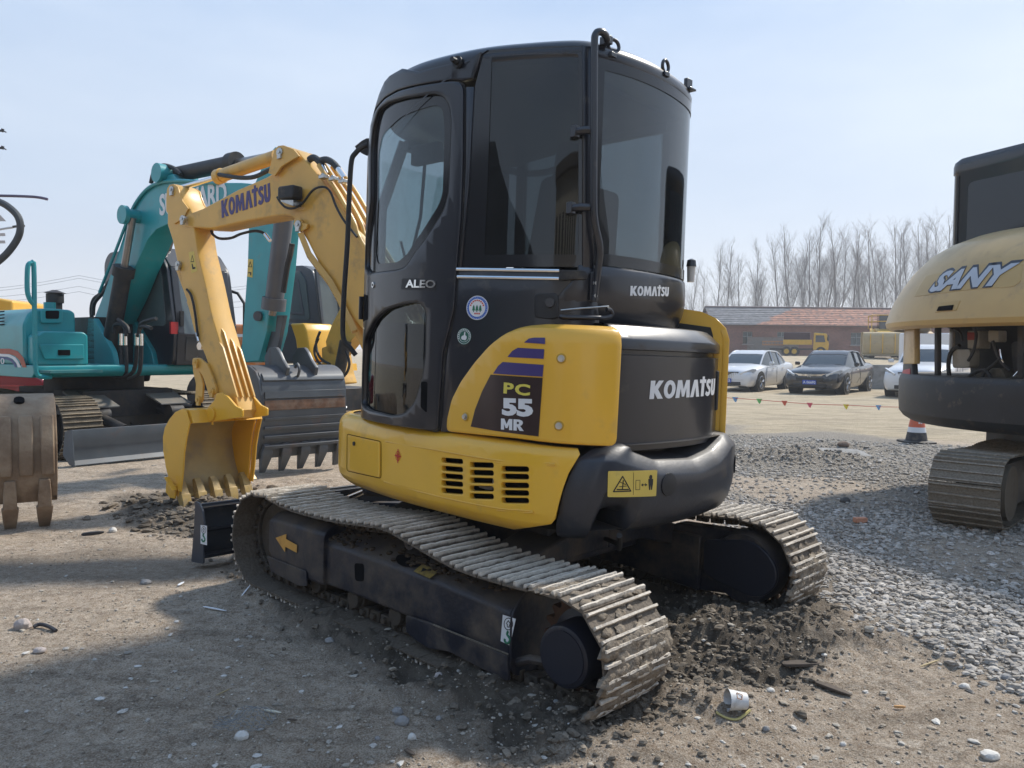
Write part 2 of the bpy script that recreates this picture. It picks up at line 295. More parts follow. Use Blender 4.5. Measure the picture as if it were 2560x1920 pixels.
class Wall:
    """upright curved skin over a plan curve; z profile gives the inset"""
    def __init__(s, P, prof=((-9, 0), (9, 0)), n=8, V=None):
        s.P = np.array(catm(P, n)); s.V = V or VM; s.prof = prof
        d = np.diff(s.P, axis=0); s.S = np.r_[0, np.cumsum(np.hypot(d[:, 0], d[:, 1]))]
        t = np.gradient(s.P, axis=0); t /= np.hypot(t[:, 0], t[:, 1])[:, None]; s.N = np.c_[t[:, 1], -t[:, 0]]
        if ((s.P-s.P.mean(0))*s.N).sum() < 0: s.N = -s.N
    def ins(s, z): return np.interp(z, [p[0] for p in s.prof], [p[1] for p in s.prof])
    def at(s, u, z, off=0):
        x = np.interp(u, s.S, s.P[:, 0]); y = np.interp(u, s.S, s.P[:, 1]); nx = np.interp(u, s.S, s.N[:, 0]); ny = np.interp(u, s.S, s.N[:, 1])
        k = off-s.ins(z); return np.stack([x+nx*k, y+ny*k, z*np.ones_like(x)], -1)
    def hit(s, q):
        inset = 0.0; res = None
        for it in range(4):
            P = s.P-s.N*inset; d = s.V.ray(*q); C = s.V.C; best = None
            for i in range(len(P)-1):
                a = P[i]; e = P[i+1]-a; det = d[0]*-e[1]+e[0]*d[1]
                if abs(det) < 1e-12: continue
                bx, by = a-C[:2]; t = (bx*-e[1]+e[0]*by)/det; u = (d[0]*by-d[1]*bx)/det
                if -1e-6 <= u <= 1.000001 and t > 0 and (best is None or t < best[0]): best = (t, s.S[i]+u*(s.S[i+1]-s.S[i]), C[2]+d[2]*t)
            if best is None:      # past the silhouette: nearest point
                dd = np.cross(np.stack([P[:, 0]-C[0], P[:, 1]-C[1], 0*P[:, 0]], -1), np.array([d[0], d[1], 0]))[:, 2]; i = int(np.argmin(abs(dd)))
                t = np.hypot(*(P[i]-C[:2]))/np.hypot(d[0], d[1]); best = (t, s.S[i], C[2]+d[2]*t)
            res = best; inset = s.ins(best[2])
        return (res[1], res[2])
    def hits(s, Q): return [s.hit(q) if len(q) == 2 else q[:2] for q in Q]
    def wrap(s, me, off=0, step=.05, scale=1):
        bm = bmesh.new(); bm.from_mesh(me)
        xs = [v.co.x for v in bm.verts]; zs = [v.co.y for v in bm.verts]
        def cut(co, no): bmesh.ops.bisect_plane(bm, geom=bm.verts[:]+bm.edges[:]+bm.faces[:], plane_co=co, plane_no=no, dist=1e-5)
        x = math.ceil(min(xs)/step)*step
        while x < max(xs): cut((x, 0, 0), (1, 0, 0)); x += step
        for z, _ in s.prof:
            if min(zs) < z < max(zs): cut((0, z, 0), (0, 1, 0))
        bm.to_mesh(me); bm.free()
        n = len(me.vertices); co = np.empty(n*3); me.vertices.foreach_get('co', co); co = co.reshape(-1, 3)
        w = s.at(co[:, 0], co[:, 1], 0); w1 = s.at(co[:, 0], co[:, 1], 1)
        me.vertices.foreach_set('co', (w+(w1-w)*(co[:, 2:3]+off)).ravel()); me.update()
        bm = bmesh.new(); bm.from_mesh(me); bmesh.ops.remove_doubles(bm, verts=bm.verts, dist=1e-5); bmesh.ops.recalc_face_normals(bm, faces=bm.faces); bm.to_mesh(me); bm.free()
        return me
    def sheet(s, name, m, parent, outer, holes=(), th=.02, off=0, bev=.006, r=0, label=None, ang=40):
        o = s.hits(outer); o = rnd(o, r) if r else o
        hs = [h if h and isinstance(h[0], float) else s.hits(h) for h in holes]
        bev = min(bev, th*.45)
        me = cuv([o]+hs, th/2-bev, bev); s.wrap(me, off+th/2)
        me.shade_smooth(); me.set_sharp_from_angle(angle=rad(ang)); me.materials.clear(); me.materials.append(m); me.name = name
        return link(name, me, parent, label=label)
def finish(me, m, ang=40):
    me.shade_smooth(); me.set_sharp_from_angle(angle=rad(ang)); me.materials.clear(); me.materials.append(m); return me
def text_on(wall, txt, m, parent, q0, q1, hpx, name='lettering', bold=.02, shear=0, off=.003, label=None, sp=1.0, raise_T=False):
    """lettering wrapped on a wall from q0 (baseline left) to q1 (baseline right); hpx = cap top-left"""
    a, b, t = wall.hit(q0), wall.hit(q1), wall.hit(hpx)
    me = textmesh(txt, 1, bold, shear, .0008, sp); _fit(me, np.array([a[0], a[1]]), np.array([b[0], b[1]]), abs(t[1]-a[1]), txt, raise_T)
    wall.wrap(me, off, .03); me.name = name
    return link(name, finish(me, m), parent, label=label)
def _fit(me, a, b, h, txt, raise_T=False):
    n = len(me.vertices); co = np.empty(n*3); me.vertices.foreach_get('co', co); co = co.reshape(-1, 3)
    x0, x1 = co[:, 0].min(), co[:, 0].max(); y0, y1 = co[:, 1].min(), co[:, 1].max()
    u = (co[:, 0]-x0)/(x1-x0); v = (co[:, 1]-y0)/(y1-y0)
    if txt == 'KOMATSU': v = co[:, 1]
    e = b-a; L = np.linalg.norm(e); p = np.array([-e[1], e[0]])/L
    if p[1] < 0: p = -p
    xy = a+u[:, None]*e+v[:, None]*h*p
    me.vertices.foreach_set('co', np.c_[xy, co[:, 2]].ravel()); me.update()
class Plane:
    """flat frame for tracing: O, U (horizontal), V (up), N toward the viewer"""
    def __init__(s, O, U, V=(0, 0, 1), view=None):
        s.O = np.array(O, float); s.U = np.array(U, float)/np.linalg.norm(U); s.W = np.array(V, float); s.N = np.cross(s.U, s.W); s.N /= np.linalg.norm(s.N); s.view = view or VW
        if np.dot(s.view.C-s.O, s.N) < 0: s.N = -s.N
    def hit(s, q, off=0):
        X = s.view.plane(q, s.O+s.N*off, s.N)-s.O; return (float(X @ s.U), float(X @ s.W))
    def hits(s, Q, off=0): return [s.hit(q, off) for q in Q]
    def at(s, u, v, n=0): return s.O+s.U*u+s.W*v+s.N*n
    def slab(s, b, poly, t0, t1): return b.prism(poly, s.O, s.U, s.W, s.N, t0, t1)
    def put(s, me, off=0):
        n = len(me.vertices); co = np.empty(n*3); me.vertices.foreach_get('co', co); co = co.reshape(-1, 3)
        w = s.O+co[:, :1]*s.U+co[:, 1:2]*s.W+(co[:, 2:3]+off)*s.N; me.vertices.foreach_set('co', w.ravel()); me.update(); return me
    def sheet(s, name, m, parent, outer, holes=(), th=.02, off=0, bev=.004, r=0, label=None):
        o = rnd(outer, r) if r else outer; bev = min(bev, th*.45)
        me = cuv([o]+list(holes), th/2-bev, bev); s.put(me, off+th/2); return link(name, finish(me, m), parent, label=label)
    def text(s, txt, m, parent, a, b, h, name='lettering', bold=.02, shear=0, off=.003, label=None, sp=1.0, ext=.001):
        me = textmesh(txt, 1, bold, shear, ext, sp); _fit(me, np.array(a), np.array(b), h, txt); s.put(me, off); me.name = name
        return link(name, finish(me, m), parent, label=label)
# ================================================================ main machine
EX = empty('excavator', 'yellow and dark grey excavator with closed cab, largest machine, in the middle of the yard', 'excavator', mtx=MMAT)
QP = [(.6,-.8),(.9,-.6),(.99,-.3),(1.0,0),(.98,.35),(.93,.52),(.76,.655),(.42,.73),(.1,.77),(-.3,.785),(-.6,.78),(-.76,.75),(-.88,.675),(-.97,.54),(-1.03,.33),(-1.055,.1),(-1.055,-.1),(-1.02,-.34),(-.94,-.54),(-.8,-.7),(-.6,-.79),(0,-.8),(.6,-.8)]
KP = [(.5,-.45),(.62,-.3),(.66,.1),(.64,.5),(.56,.66),(.4,.735),(.2,.78),(0,.795),(-.27,.755),(-.48,.675),(-.71,.54),(-.785,.387),(-.82,.2),(-.82,0),(-.79,-.2),(-.74,-.33),(-.65,-.42),(-.45,-.46),(.5,-.45)]
WQ = Wall(QP, ((.58,.10),(.61,.055),(.635,.022),(.66,.007),(.70,0),(.90,0),(.945,.004),(.965,.014),(.98,.03),(.995,.06)))
WQ0 = Wall(QP); WC_ = Wall(QP, ((0,.02),(9,.02)))
WK = Wall(KP); WKi = Wall(KP, ((0,.03),(9,.03)))
def groove(wall, name, m, outline, w=.006, off=.001, r=.02, parent=EX):
    o = rnd(wall.hits(outline), r); c = np.mean(o, 0); o = np.array(o); 
    t = np.roll(o, -1, 0)-np.roll(o, 1, 0); t /= np.linalg.norm(t, axis=1)[:, None]+1e-9; nn = np.c_[t[:, 1], -t[:, 0]]
    if ((o-c)*nn).sum() < 0: nn = -nn
    i = o-nn*w; me = cuv([[tuple(p) for p in o], [tuple(p) for p in i]], .0004, 0); wall.wrap(me, off); me.name = name
    return link(name, finish(me, m), parent)
def bolt(b, p, n, r=.018, h=.012):
    p, n = np.array(p, float), np.array(n, float); b.cyl(p, p+n*.003, r*1.35, n=16); b.cyl(p+n*.003, p+n*h, r, n=6)
def walltube(wall, pts, off, r, name, m, parent=EX, n=8, smooth=0, ends=True):
    b = B(); P = [wall.at(*wall.hit(q), off) if len(q) == 2 else wall.at(q[0], q[1], off) for q in pts]
    b.tube(P, r, n, smooth); return b.obj(name, m, parent)
def wn(wall, s, z): return wall.at(s, z, 1)-wall.at(s, z, 0)
# ---- lower skirt
seam = Z(4, 1295,945, 1305,975, 1285,1010, 1250,1070, 1222,1150, 1200,1230, 1185,1300, 1165,1325)
hs = WQ.hits(seam)
top = [(.9, .99), (1.3, .99), (1.83, .99), (2.6, .988), (3.1, .985)]
bot = [(3.1, .6), (2.4, .6), (1.9, .6), (1.5, .6), (.9, .6)]
def slots():
    out = []
    for x0, x1, ys, sl in ((622, 730, (1006, 1047, 1085, 1121, 1158), 8), (764, 884, (1028, 1067, 1106, 1146, 1185), 5), (922, 1058, (1048, 1086, 1130, 1168, 1206), 4)):
        for y in ys:
            a, b_ = WQ.hits(Z(4, x0, y-sl*.3, x1, y+sl)); h = .0115; r = h; o = []
            for k in range(9): t = math.pi/2+math.pi*k/8; o.append((a[0]+r+r*math.cos(t), a[1]+h*math.sin(t)))
            for k in range(9): t = -math.pi/2+math.pi*k/8; o.append((b_[0]-r+r*math.cos(t), b_[1]+h*math.sin(t)))
            out.append(o)
    return out
SL = slots()
sk = cuv([top+hs+bot]+SL, .011, .004); WQ.wrap(sk, .0, .04); sk.name = 'skirt_panel'
skirt = link('skirt_panel', finish(sk, YELS), EX, label='yellow lower side skirt with rows of vent slots')
me = cuv([[(1.0, .97), (3.2, .97), (3.25, .66), (1.0, .66)]], .001, 0); WQ.wrap(me, -.05); link('slot_shade', finish(me, HOLE), EX)  # black sheet added behind the slots, standing in for the shade inside
# grey hose glimpsed behind the slots
walltube(WQ0, Z(4, 870,1030, 855,1100, 840,1150, 780,1140), -.03, .008, 'hose', mat('grey hose', (.25,.26,.28), .4), skirt, smooth=4)
groove(WQ, 'hatch_gap', HOLE, Z(4, 150,872, 322,910, 322,1098, 150,1060), .003, .0165, .02, skirt)
WQ.sheet('hatch', YELS, skirt, Z(4, 155,880, 317,915, 317,1092, 155,1054), th=.004, off=.0155, bev=.0015, r=.02)
b = B(); s_, z_ = WQ.hit(Z(4, 190, 922)[0]); p = WQ.at(s_, z_, .018); n_ = wn(WQ, s_, z_); b.cyl(p, p+n_*.008, .011, n=16); b.obj('lock', RUB, skirt)
for pts in (Z(4, 345,912, 600,955, 900,1005, 1155,1020, 1160,1030, 900,1016), Z(4, 335,1112, 600,1185, 900,1245, 1060,1258, 1062,1268, 900,1256)):
    walltube(WQ, pts, .0155, .0035, 'ridge', YELS, skirt, 6, 3)
# red crosshair mark
b = B(); s_, z_ = WQ.hit(Z(4, 406, 984)[0])
for a, c_ in ((.026, .003), (.003, .034)): me = [(s_-a, z_-c_), (s_+a, z_-c_), (s_+a, z_+c_), (s_-a, z_+c_)]; m_ = cuv([me], .0003, 0); WQ.wrap(m_, .0175); link('target_mark', finish(m_, RED), skirt)
for r0 in (.020, .011):
    m_ = cuv([[(s_+r0*math.cos(t), z_+r0*1.2*math.sin(t)) for t in np.linspace(0, 6.28, 24, endpoint=False)], [(s_+(r0-.0028)*math.cos(t), z_+(r0-.0028)*1.2*math.sin(t)) for t in np.linspace(0, 6.28, 24, endpoint=False)]], .0003, 0); WQ.wrap(m_, .0172); link('target_mark', finish(m_, RED), skirt)
# ---- counterweight
cl = WQ.hits(Z(4, 1395,950, 1315,975, 1290,1010, 1258,1070, 1228,1150, 1208,1230, 1192,1300, 1180,1345))
czl = sorted([(z, s) for s, z in cl])
def s0(z): return np.interp(z, [a[0] for a in czl], [a[1] for a in czl])
def zc(s): return float(np.interp(s, [3.2,3.35,3.52,3.66,3.8,4.1,4.3,4.47,4.6,5.3], [.975,.982,.985,.95,.915,.90,.925,.985,.985,.985]))
nA, nB_ = WQ0.hit(Z(4, 1412,1350)[0])[0], WQ0.hit(Z(4, 1585,1330)[0])[0]
def zb(s):
    m_ = (nA+nB_)/2; h = (nB_-nA)/2; t = abs(s-m_)/h
    return .60+(.105*math.sqrt(max(0, 1-t**4)) if t < 1 else 0)-(.02 if s < nA else 0)
QW = Wall(QP); rings = []
for k in range(120):
    f = k/119; 
    def S_(z): return s0(z)+(5.55-s0(z))*f
    sm = S_(.8); c0, b0 = zc(sm), zb(sm); ring = []
    for ins, z in ((.25, b0+.02), (.13, b0+.01), (.07, b0+.012), (.03, b0+.035), (.006, b0+.075), (-.01, b0+.14), (-.018, .80), (-.018, c0-.062), (-.014, c0-.052), (.030, c0-.008), (.040, c0-.002), (.10, c0+.010), (.3, c0+.022)):
        e = min(1, f*22); ring.append(tuple(QW.at(S_(z), z, -(ins+(1-e)*.03))))
    rings.append(ring)
b = B(); b.loft(rings, closed=False, caps=False)
cw = b.obj('counterweight', GRY, EX, ang=34, label='dark grey rear counterweight')
b = B()
for q in Z(4, 1737,1125)[:1]:
    s_, z_ = QW.hit(q); p = QW.at(s_, z_, .021); n_ = wn(QW, s_, z_); b.tube([p-n_*.01, p, p+n_*.002], [.05, .05, .044], 24)
b.obj('lifting_socket', mat('socket shade', (.012,.013,.016), .5), cw)
b = B(); p = QW.at(4.62, .83, .02); n_ = wn(QW, 4.62, .83); b.cyl(p-n_*.01, p+n_*.002, .045, n=24); b.obj('lifting_socket', HOLE, cw)
def decal(wall, m, q, th=.0008, off=.02, r=.006, name='warning_sticker', parent=EX, label=None): return wall.sheet(name, m, parent, q, th=th, off=off, bev=0, r=r, label=label)
d = decal(QW, STK, Z(4, 1437,1057, 1678,1052, 1672,1183, 1434,1187), off=.0195, parent=cw, label='yellow crush and keep clear warning sticker')
def line(wall, pts, w, m, off, name, parent):
    P = [np.array(p) for p in wall.hits(pts)]
    for i in range(len(P)-1):
        e = P[i+1]-P[i]; L = np.linalg.norm(e); n_ = np.array([-e[1], e[0]])/L*w/2; e = e/L*w/2*.8
        me = cuv([[tuple(P[i]-e-n_), tuple(P[i+1]+e-n_), tuple(P[i+1]+e+n_), tuple(P[i]-e+n_)]], .0003, 0); wall.wrap(me, off); link(name, finish(me, m), parent)
o5 = .0209
tri = QW.hits(Z(4, 1507,1078, 1551,1160, 1457,1163)); tc_ = np.mean(tri, 0); tin = [tuple(tc_+(np.array(p)-tc_)*.80) for p in tri]
me = cuv([rnd(tri, .006), rnd(tin, .003)], .0003, 0); QW.wrap(me, o5); link('symbol', finish(me, INK), d)
line(QW, Z(4, 1480,1150, 1535,1150), .005, INK, o5, 'symbol', d); line(QW, Z(4, 1510,1105, 1506,1145), .005, INK, o5, 'symbol', d); line(QW, Z(4, 1495,1112, 1522,1125), .003, INK, o5, 'symbol', d); line(QW, Z(4, 1492,1135, 1525,1132), .003, INK, o5, 'symbol', d)
line(QW, Z(4, 1561,1066, 1559,1176), .0015, INK, o5, 'symbol', d)
line(QW, Z(4, 1572,1104, 1592,1103, 1591,1150, 1571,1151, 1572,1104), .0018, INK, o5, 'symbol', d)
line(QW, Z(4, 1600,1127, 1624,1126), .003, INK, o5, 'symbol', d)
for q in (Z(4, 1597,1127, 1607,1119, 1607,1135), Z(4, 1628,1126, 1618,1118, 1618,1134)): decal(QW, INK, q, .0006, o5-.0003, 0, 'symbol', d)
s_, z_ = QW.hit(Z(4, 1645, 1088)[0]); me = cuv([[(s_+.009*math.cos(t), z_+.010*math.sin(t)) for t in np.linspace(0, 6.28, 14, endpoint=False)]], .0003, 0); QW.wrap(me, o5); link('symbol', finish(me, INK), d)
decal(QW, INK, Z(4, 1633,1097, 1657,1096, 1656,1120, 1651,1152, 1647,1152, 1645,1125, 1642,1152, 1637,1152, 1634,1121), .0006, o5-.0003, 0, 'symbol', d)
# ---- yellow side cover
WCV = Wall(QP, ((.9,.02),(1.40,.02),(1.44,.028),(1.462,.045),(1.475,.07)))
cv_px = Z(4, 650,862, 652,800, 676,700, 722,610, 790,515, 860,435, 930,378, 1000,345, 1060,330, 1150,323, 1478,336, 1480,935, 1300,928, 1000,896)
cover = WCV.sheet('side_cover', YEL, EX, cv_px, th=.035, off=-.012, bev=.012, r=[.03]+[.02]*10+[.035,.035,.03,.03][:3], label='yellow rear side cover with model lettering')
DO = .0245
d = decal(WCV, DMAR, Z(4, 878,576, 1130,592, 1110,884, 900,857, 778,836, 800,750, 835,660), off=DO, r=0, name='model_plate', parent=cover, label='dark maroon decal under the lettering')
for q in (Z(4, 1043,416, 1065,396, 1090,391, 1142,391, 1142,423), Z(4, 961,488, 985,458, 1012,442, 1138,449, 1135,497), Z(4, 890,571, 915,533, 938,513, 1135,527, 1130,586)): decal(WCV, DBL, q, off=DO, r=0, name='stripe', parent=cover)
for q0, q1, h, t, m_, sp, bo in (((942,670), (1070,683), (942,614), 'PC', YTX, 1.15, .035), ((935,780), (1085,788), (940,693), '55', WHT, 1.0, .055), ((930,850), (1041,858), (930,795), 'MR', WHT, 1.0, .0)):
    text_on(WCV, t, m_, d, Z(4, *q0)[0], Z(4, *q1)[0], Z(4, *h)[0], bold=bo, off=DO+.0015, sp=sp)
b = B(); hb = []
for q in Z(4, 1217,495, 1205,831, 752,787):
    s_, z_ = WCV.hit(q); p = WCV.at(s_, z_, .024); n_ = wn(WCV, s_, z_)
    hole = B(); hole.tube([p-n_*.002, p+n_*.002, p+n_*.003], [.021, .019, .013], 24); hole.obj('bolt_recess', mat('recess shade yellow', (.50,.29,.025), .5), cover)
    b = B(); bolt(b, p+n_*.002, n_, .0105, .012); b.obj('bolt', STL, cover)
# ---- rear hood
HP = ((.90,.10),(1.362,.10),(1.366,.125),(1.384,.125),(1.388,.095),(1.425,.095),(1.435,.10),(1.47,.135),(1.49,.16),(1.50,.20))
WH = Wall(QP, HP)
me = cuv([rnd([(3.61,.95),(3.61,1.497),(4.72,1.497),(4.72,.95)], .02)], .012, .003); WH.wrap(me, 0, .04); hood = link('engine_hood', finish(me, BLK, 30), EX, label='dark rear engine hood')
b = B(); ss = np.linspace(3.6, 4.73, 30); b.v = []; ring = [tuple(WH.at(s, 1.497, .012)) for s in ss]; b.add(ring+[(-.45, -.5, 1.50), (-.45, .45, 1.50)], [tuple(range(32))]); b.obj('hood_top', BLK, hood)
KO = 'KOMATSU'
def tallT(o, f=.22):
    pass
t = text_on(WH, KO, WHT, hood, Z(4, 1641,698)[0], Z(4, 1966,676)[0], Z(4, 1644,606)[0], bold=.035, off=.0165, sp=.92, label='white maker lettering on the rear hood')
b = B(); p0 = WH.at(4.62, 1.17, .014); 
WH.sheet('hood_latch', RUB, hood, [(4.56,1.10,0),(4.62,1.10,0),(4.62,1.30,0),(4.56,1.30,0)], th=.014, off=.010, r=.01)
# right rear cover (yellow, beyond the hood)
WR = Wall(QP, ((.98,.05),(1.46,.05),(1.52,.07),(1.57,.12),(1.60,.19),(1.615,.30)))
me = cuv([[(4.66,.97),(4.66,1.50),(4.69,1.56),(4.74,1.59),(4.77,1.612),(6.1,1.612),(6.1,.97)]], .012, .004); WR.wrap(me, 0, .05); rc = link('side_cover', finish(me, YEL, 30), EX, label='far right-hand yellow engine cover')
b = B(); b.add([tuple(WR.at(s, 1.612, .012)) for s in np.linspace(4.74, 6.1, 20)]+[(.3, -.4, 1.6), (-.7, -.3, 1.6)], [tuple(range(22))]); b.obj('cover_top', YEL, rc); b = B(); b.add([tuple(WR.at(4.665, z, .01)) for z in (.98, 1.2, 1.46, 1.52, 1.57, 1.60, 1.612)]+[(-.60, -.30, 1.60), (-.60, -.30, .98)], [tuple(range(9))]); b.obj('cover_edge', YEL, rc); b = B(); b.add([tuple(WR.at(4.655, z, -.06)) for z in (.98, 1.2, 1.40, 1.48, 1.52)]+[(-.62, -.32, 1.55), (-.62, -.32, .98)], [tuple(range(7))]); b.obj('vent', RUB, rc)
b = B(); b.box((-.3, 0, 1.22), (1.0, 1.0, .5)); b.box((-.1, 0, .82), (1.5, 1.3, .25)); b.obj('upper_frame', FRM, EX)
# deck under door / round the skirt top
b = B(); b.add([tuple(WQ0.at(s, .982, -.05)) for s in np.linspace(.3, 6.5, 70)], [tuple(range(70))]); b.obj('deck', BLK, EX)
b = B(); b.add([tuple(WQ0.at(s, .625, -.06)) for s in np.linspace(.1, 6.6, 70)], [tuple(range(70))]); b.obj('belly_plate', FRM, EX)

# ================================================================ cab
CAB = empty('cab', None, None); CAB.parent = EX
def ksheet(name, m, px, th=.03, off=-.015, bev=.006, r=0, holes=(), label=None, wall=None, parent=CAB): return (wall or WK).sheet(name, m, parent, px, holes, th, off, bev, r, label)
# door
door_px = [(1.11, .985, 0), (1.11, 1.2, 0), (1.11, 1.7, 0), (1.13, 2.2, 0)]+Z(3, 305,560, 330,500, 380,440, 450,400, 560,372, 740,345, 790,350, 806,385, 803,800, 792,1100, 768,1380)+Z(4, 694,125, 688,240, 662,350, 630,470, 622,600, 606,848, 590,858)
wu = Z(3, 302,700, 314,590, 340,500, 400,455, 550,422, 650,408, 700,425, 733,480, 742,560, 727,960, 700,1060, 610,1200, 490,1372, 440,1387, 290,1407, 266,1370, 262,1290, 300,1000)
wl = Z(4, 290,300, 350,245, 470,213, 520,214, 550,262, 546,480, 530,600, 492,720, 440,776, 380,785, 250,752, 210,725, 202,600, 240,400)
ru, rl = rnd(WK.hits(wu), .03), rnd(WK.hits(wl), .03)
dm = cuv([rnd(WK.hits([tuple(p) for p in door_px]), .02), [tuple(map(float, p)) for p in ru], [tuple(map(float, p)) for p in rl]], .010, .007); WK.wrap(dm, .005, .04)
door = link('door', finish(dm, BLK), CAB, label='dark cab door with two tinted windows')
def shrink(P, k):
    o = np.array(P); t = np.roll(o, -1, 0)-np.roll(o, 1, 0); t /= np.linalg.norm(t, axis=1)[:, None]+1e-9; nn = np.c_[t[:, 1], -t[:, 0]]
    c = o.mean(0)
    if ((o-c)*nn).sum() < 0: nn = -nn
    return [tuple(p) for p in o-nn*k]
def pane(name, P, m, parent, border=0, off=-.004, wall=None, grow=.004):
    wall = wall or WK; me = cuv([shrink(P, -grow)], .0015, 0); wall.wrap(me, off); o = link(name, finish(me, m), parent)
    if border:
        me = cuv([shrink(P, -.002), border if isinstance(border, list) else shrink(P, border)], .0012, 0); wall.wrap(me, off+.004); link('window_border', finish(me, mat('printed glass border', (.012,.013,.016), .12, 0, .03, 3, spec=.6)), o)
    return o
pane('window', ru, GLS, door, rnd(WK.hits(Z(3, 325,740, 345,640, 450,535, 640,470, 680,490, 690,600, 680,960, 655,1030, 560,1180, 480,1300, 430,1340, 320,1350, 310,1300, 322,1000)), .03))
pane('window', rl, GLD, door)
# rubber seals round the windows
for P in (ru, rl):
    b = B(); L = [WK.at(p[0], p[1], .016) for p in P]; b.tube(L+[L[0]], .005, 6); b.obj('window_seal', RUB, door)
b = B(); L = [WK.at(s, z, .004) for s, z in rnd(WK.hits([tuple(p) for p in door_px]), .02)]; b.tube(L+[L[0]], .0075, 6); b.obj('door_seal', RUB, CAB)
ksheet('handle_recess', HOLE, Z(4, 222,172, 262,178, 262,300, 222,312), th=.002, off=.021, r=.008, parent=door, bev=0)
walltube(WK, Z(4, 240,185, 238,300), .035, .012, 'handle', BLK, door)
b = B(); s_, z_ = WK.hit(Z(4, 290, 127)[0]); p = WK.at(s_, z_, .022); n_ = wn(WK, s_, z_); b.cyl(p, p+n_*.006, .015, n=18); b.obj('lock', CHR, door); b = B(); b.cyl(p+n_*.004, p+n_*.0075, .006, n=12); b.obj('keyhole', INK, door)
ksheet('slot', HOLE, Z(4, 525,610, 556,612, 553,768, 523,740), th=.002, off=.021, r=.01, parent=door, bev=0)
ksheet('badge_recess', mat('badge recess', (.012,.013,.017), .5), Z(4, 432,95, 602,95, 598,158, 428,150), th=.002, off=.021, r=.01, parent=door, bev=0)
text_on(WK, 'ALEO', CHR, door, Z(4, 452,141)[0], Z(4, 598,144)[0], Z(4, 455,101)[0], 'badge', bold=.03, off=.026, label='chrome badge lettering')
# upper side panel (roof side above the door)
ksheet('roof_side', BLK, [(1.13, 2.2, 0)]+Z(3, 299,590, 325,490, 375,432, 445,392, 560,364, 740,337, 800,342, 858,330, 905,190, 935,170)+[(2.06, 2.64, 0), (1.75, 2.64, 0)]+Z(3, 470,272, 400,312, 372,345, 342,415, 320,490, 300,595)+[(1.10, 2.35, 0)], th=.03, off=-.012)
ksheet('pillar', BLK, Z(3, 815,372, 860,372, 832,900, 790,1372, 776,1372, 800,1100, 812,800), th=.025, off=-.012)
b = B(); s_, z_ = WK.hit(Z(3, 778, 243)[0]); p = WK.at(s_, z_, .018); n_ = wn(WK, s_, z_); b.cyl(p, p+n_*.012, .026, n=20); b.cyl(p+n_*.01, p+n_*.05, .014, .011, n=14); b.obj('door_stop', RUB, CAB)
# rear side window
gp = Z(3, 862,368, 905,205, 935,172, 1446,148, 1444,1366, 792,1370, 835,900)
gi = rnd(WK.hits(Z(3, 952,205, 1428,190, 1428,1300, 912,1300, 930,900)), .01)
pane('side_window', WK.hits(gp), GLD, CAB, gi, off=.0)
# rear corner pillar and curved rear window
ksheet('pillar', BLK, Z(3, 1447,140, 1500,150, 1510,1390, 1447,1372), th=.03, off=-.02)
s1 = WK.hit(Z(3, 1520,600)[0])[0]
rw = [(s1, 1.752), (s1, 2.625), (3.55, 2.625), (3.72, 2.60), (3.72, 1.752)]
GLR = glassmat('grey tinted glass', (.28, .31, .33), .075)
pane('rear_window', rw, GLR, CAB, rnd([(s1+.035, 1.80), (s1+.035, 2.58), (3.62, 2.58), (3.62, 1.80)], .01), off=.0)
# lower walls
ksheet('side_panel', BLK, [(1.985, 1.715, 0)]+[(1.985, 1.5, 0), (1.955, 1.3, 0), (1.94, .985, 0), (2.75, .985, 0), (2.64, 1.715, 0)], th=.02, off=-.012, label='glossy dark panel behind the door with round stickers')
WKr = Wall(KP, ((1.46,.11),(1.485,.06),(1.51,.035),(1.56,.012),(1.62,0),(1.70,0),(1.735,.004),(1.75,.014)))
me = cuv([[(2.36,1.475),(2.30,1.50),(2.45,1.57),(2.56,1.70),(2.56,1.748),(3.74,1.748),(3.74,1.475)]], .010, .004); WKr.wrap(me, 0, .04); rp_ = link('rear_panel', finish(me, BLK, 30), CAB, label='dark curved panel below the rear window')
text_on(WKr, KO, WHT, rp_, Z(4, 1546,180)[0], Z(4, 1738,183)[0], Z(4, 1549,131)[0], bold=.03, off=.0155, sp=.92, label='small white maker lettering')
b = B(); b.add([tuple(WKr.at(s, 1.476, .0)) for s in np.linspace(2.3, 3.7, 30)]+[(-.3, -.4, 1.476), (-.2, .6, 1.476)], [tuple(range(32))]); b.obj('cab_floor', BLK, CAB)
for y0, y1, x0, x1 in ((48, 56, 697, 1205), (86, 95, 700, 1203)):
    walltube(WK, Z(4, x0, y0, (x0+x1)/2, (y0+y1)/2, x1, y1), .014, .0085, 'chrome_strip', CHR, CAB, 8)
ksheet('strip_end', RUB, Z(4, 1208,52, 1320,55, 1338,75, 1330,100, 1208,106), th=.02, off=.008, r=.006)
ksheet('side_recess', mat('recess dark', (.012,.013,.016), .45), Z(4, 1080,172, 1190,168, 1200,190, 1200,285, 1180,300, 1080,290), th=.006, off=.008, r=.015)
b = B(); s_, z_ = WK.hit(Z(4, 1160, 215)[0]); p = WK.at(s_, z_, .012); n_ = wn(WK, s_, z_); b.cyl(p, p+n_*.02, .02, n=18); b.obj('filler_cap', BLK, CAB)
walltube(WK, Z(4, 1212,284, 1232,290, 1350,292, 1405,290, 1432,278, 1425,255, 1405,250), .05, .010, 'grab_handle', BLK, CAB, 10, 4)
walltube(WK, Z(4, 1212,255, 1300,245, 1430,234), .03, .004, 'trim', STL, CAB, 6)
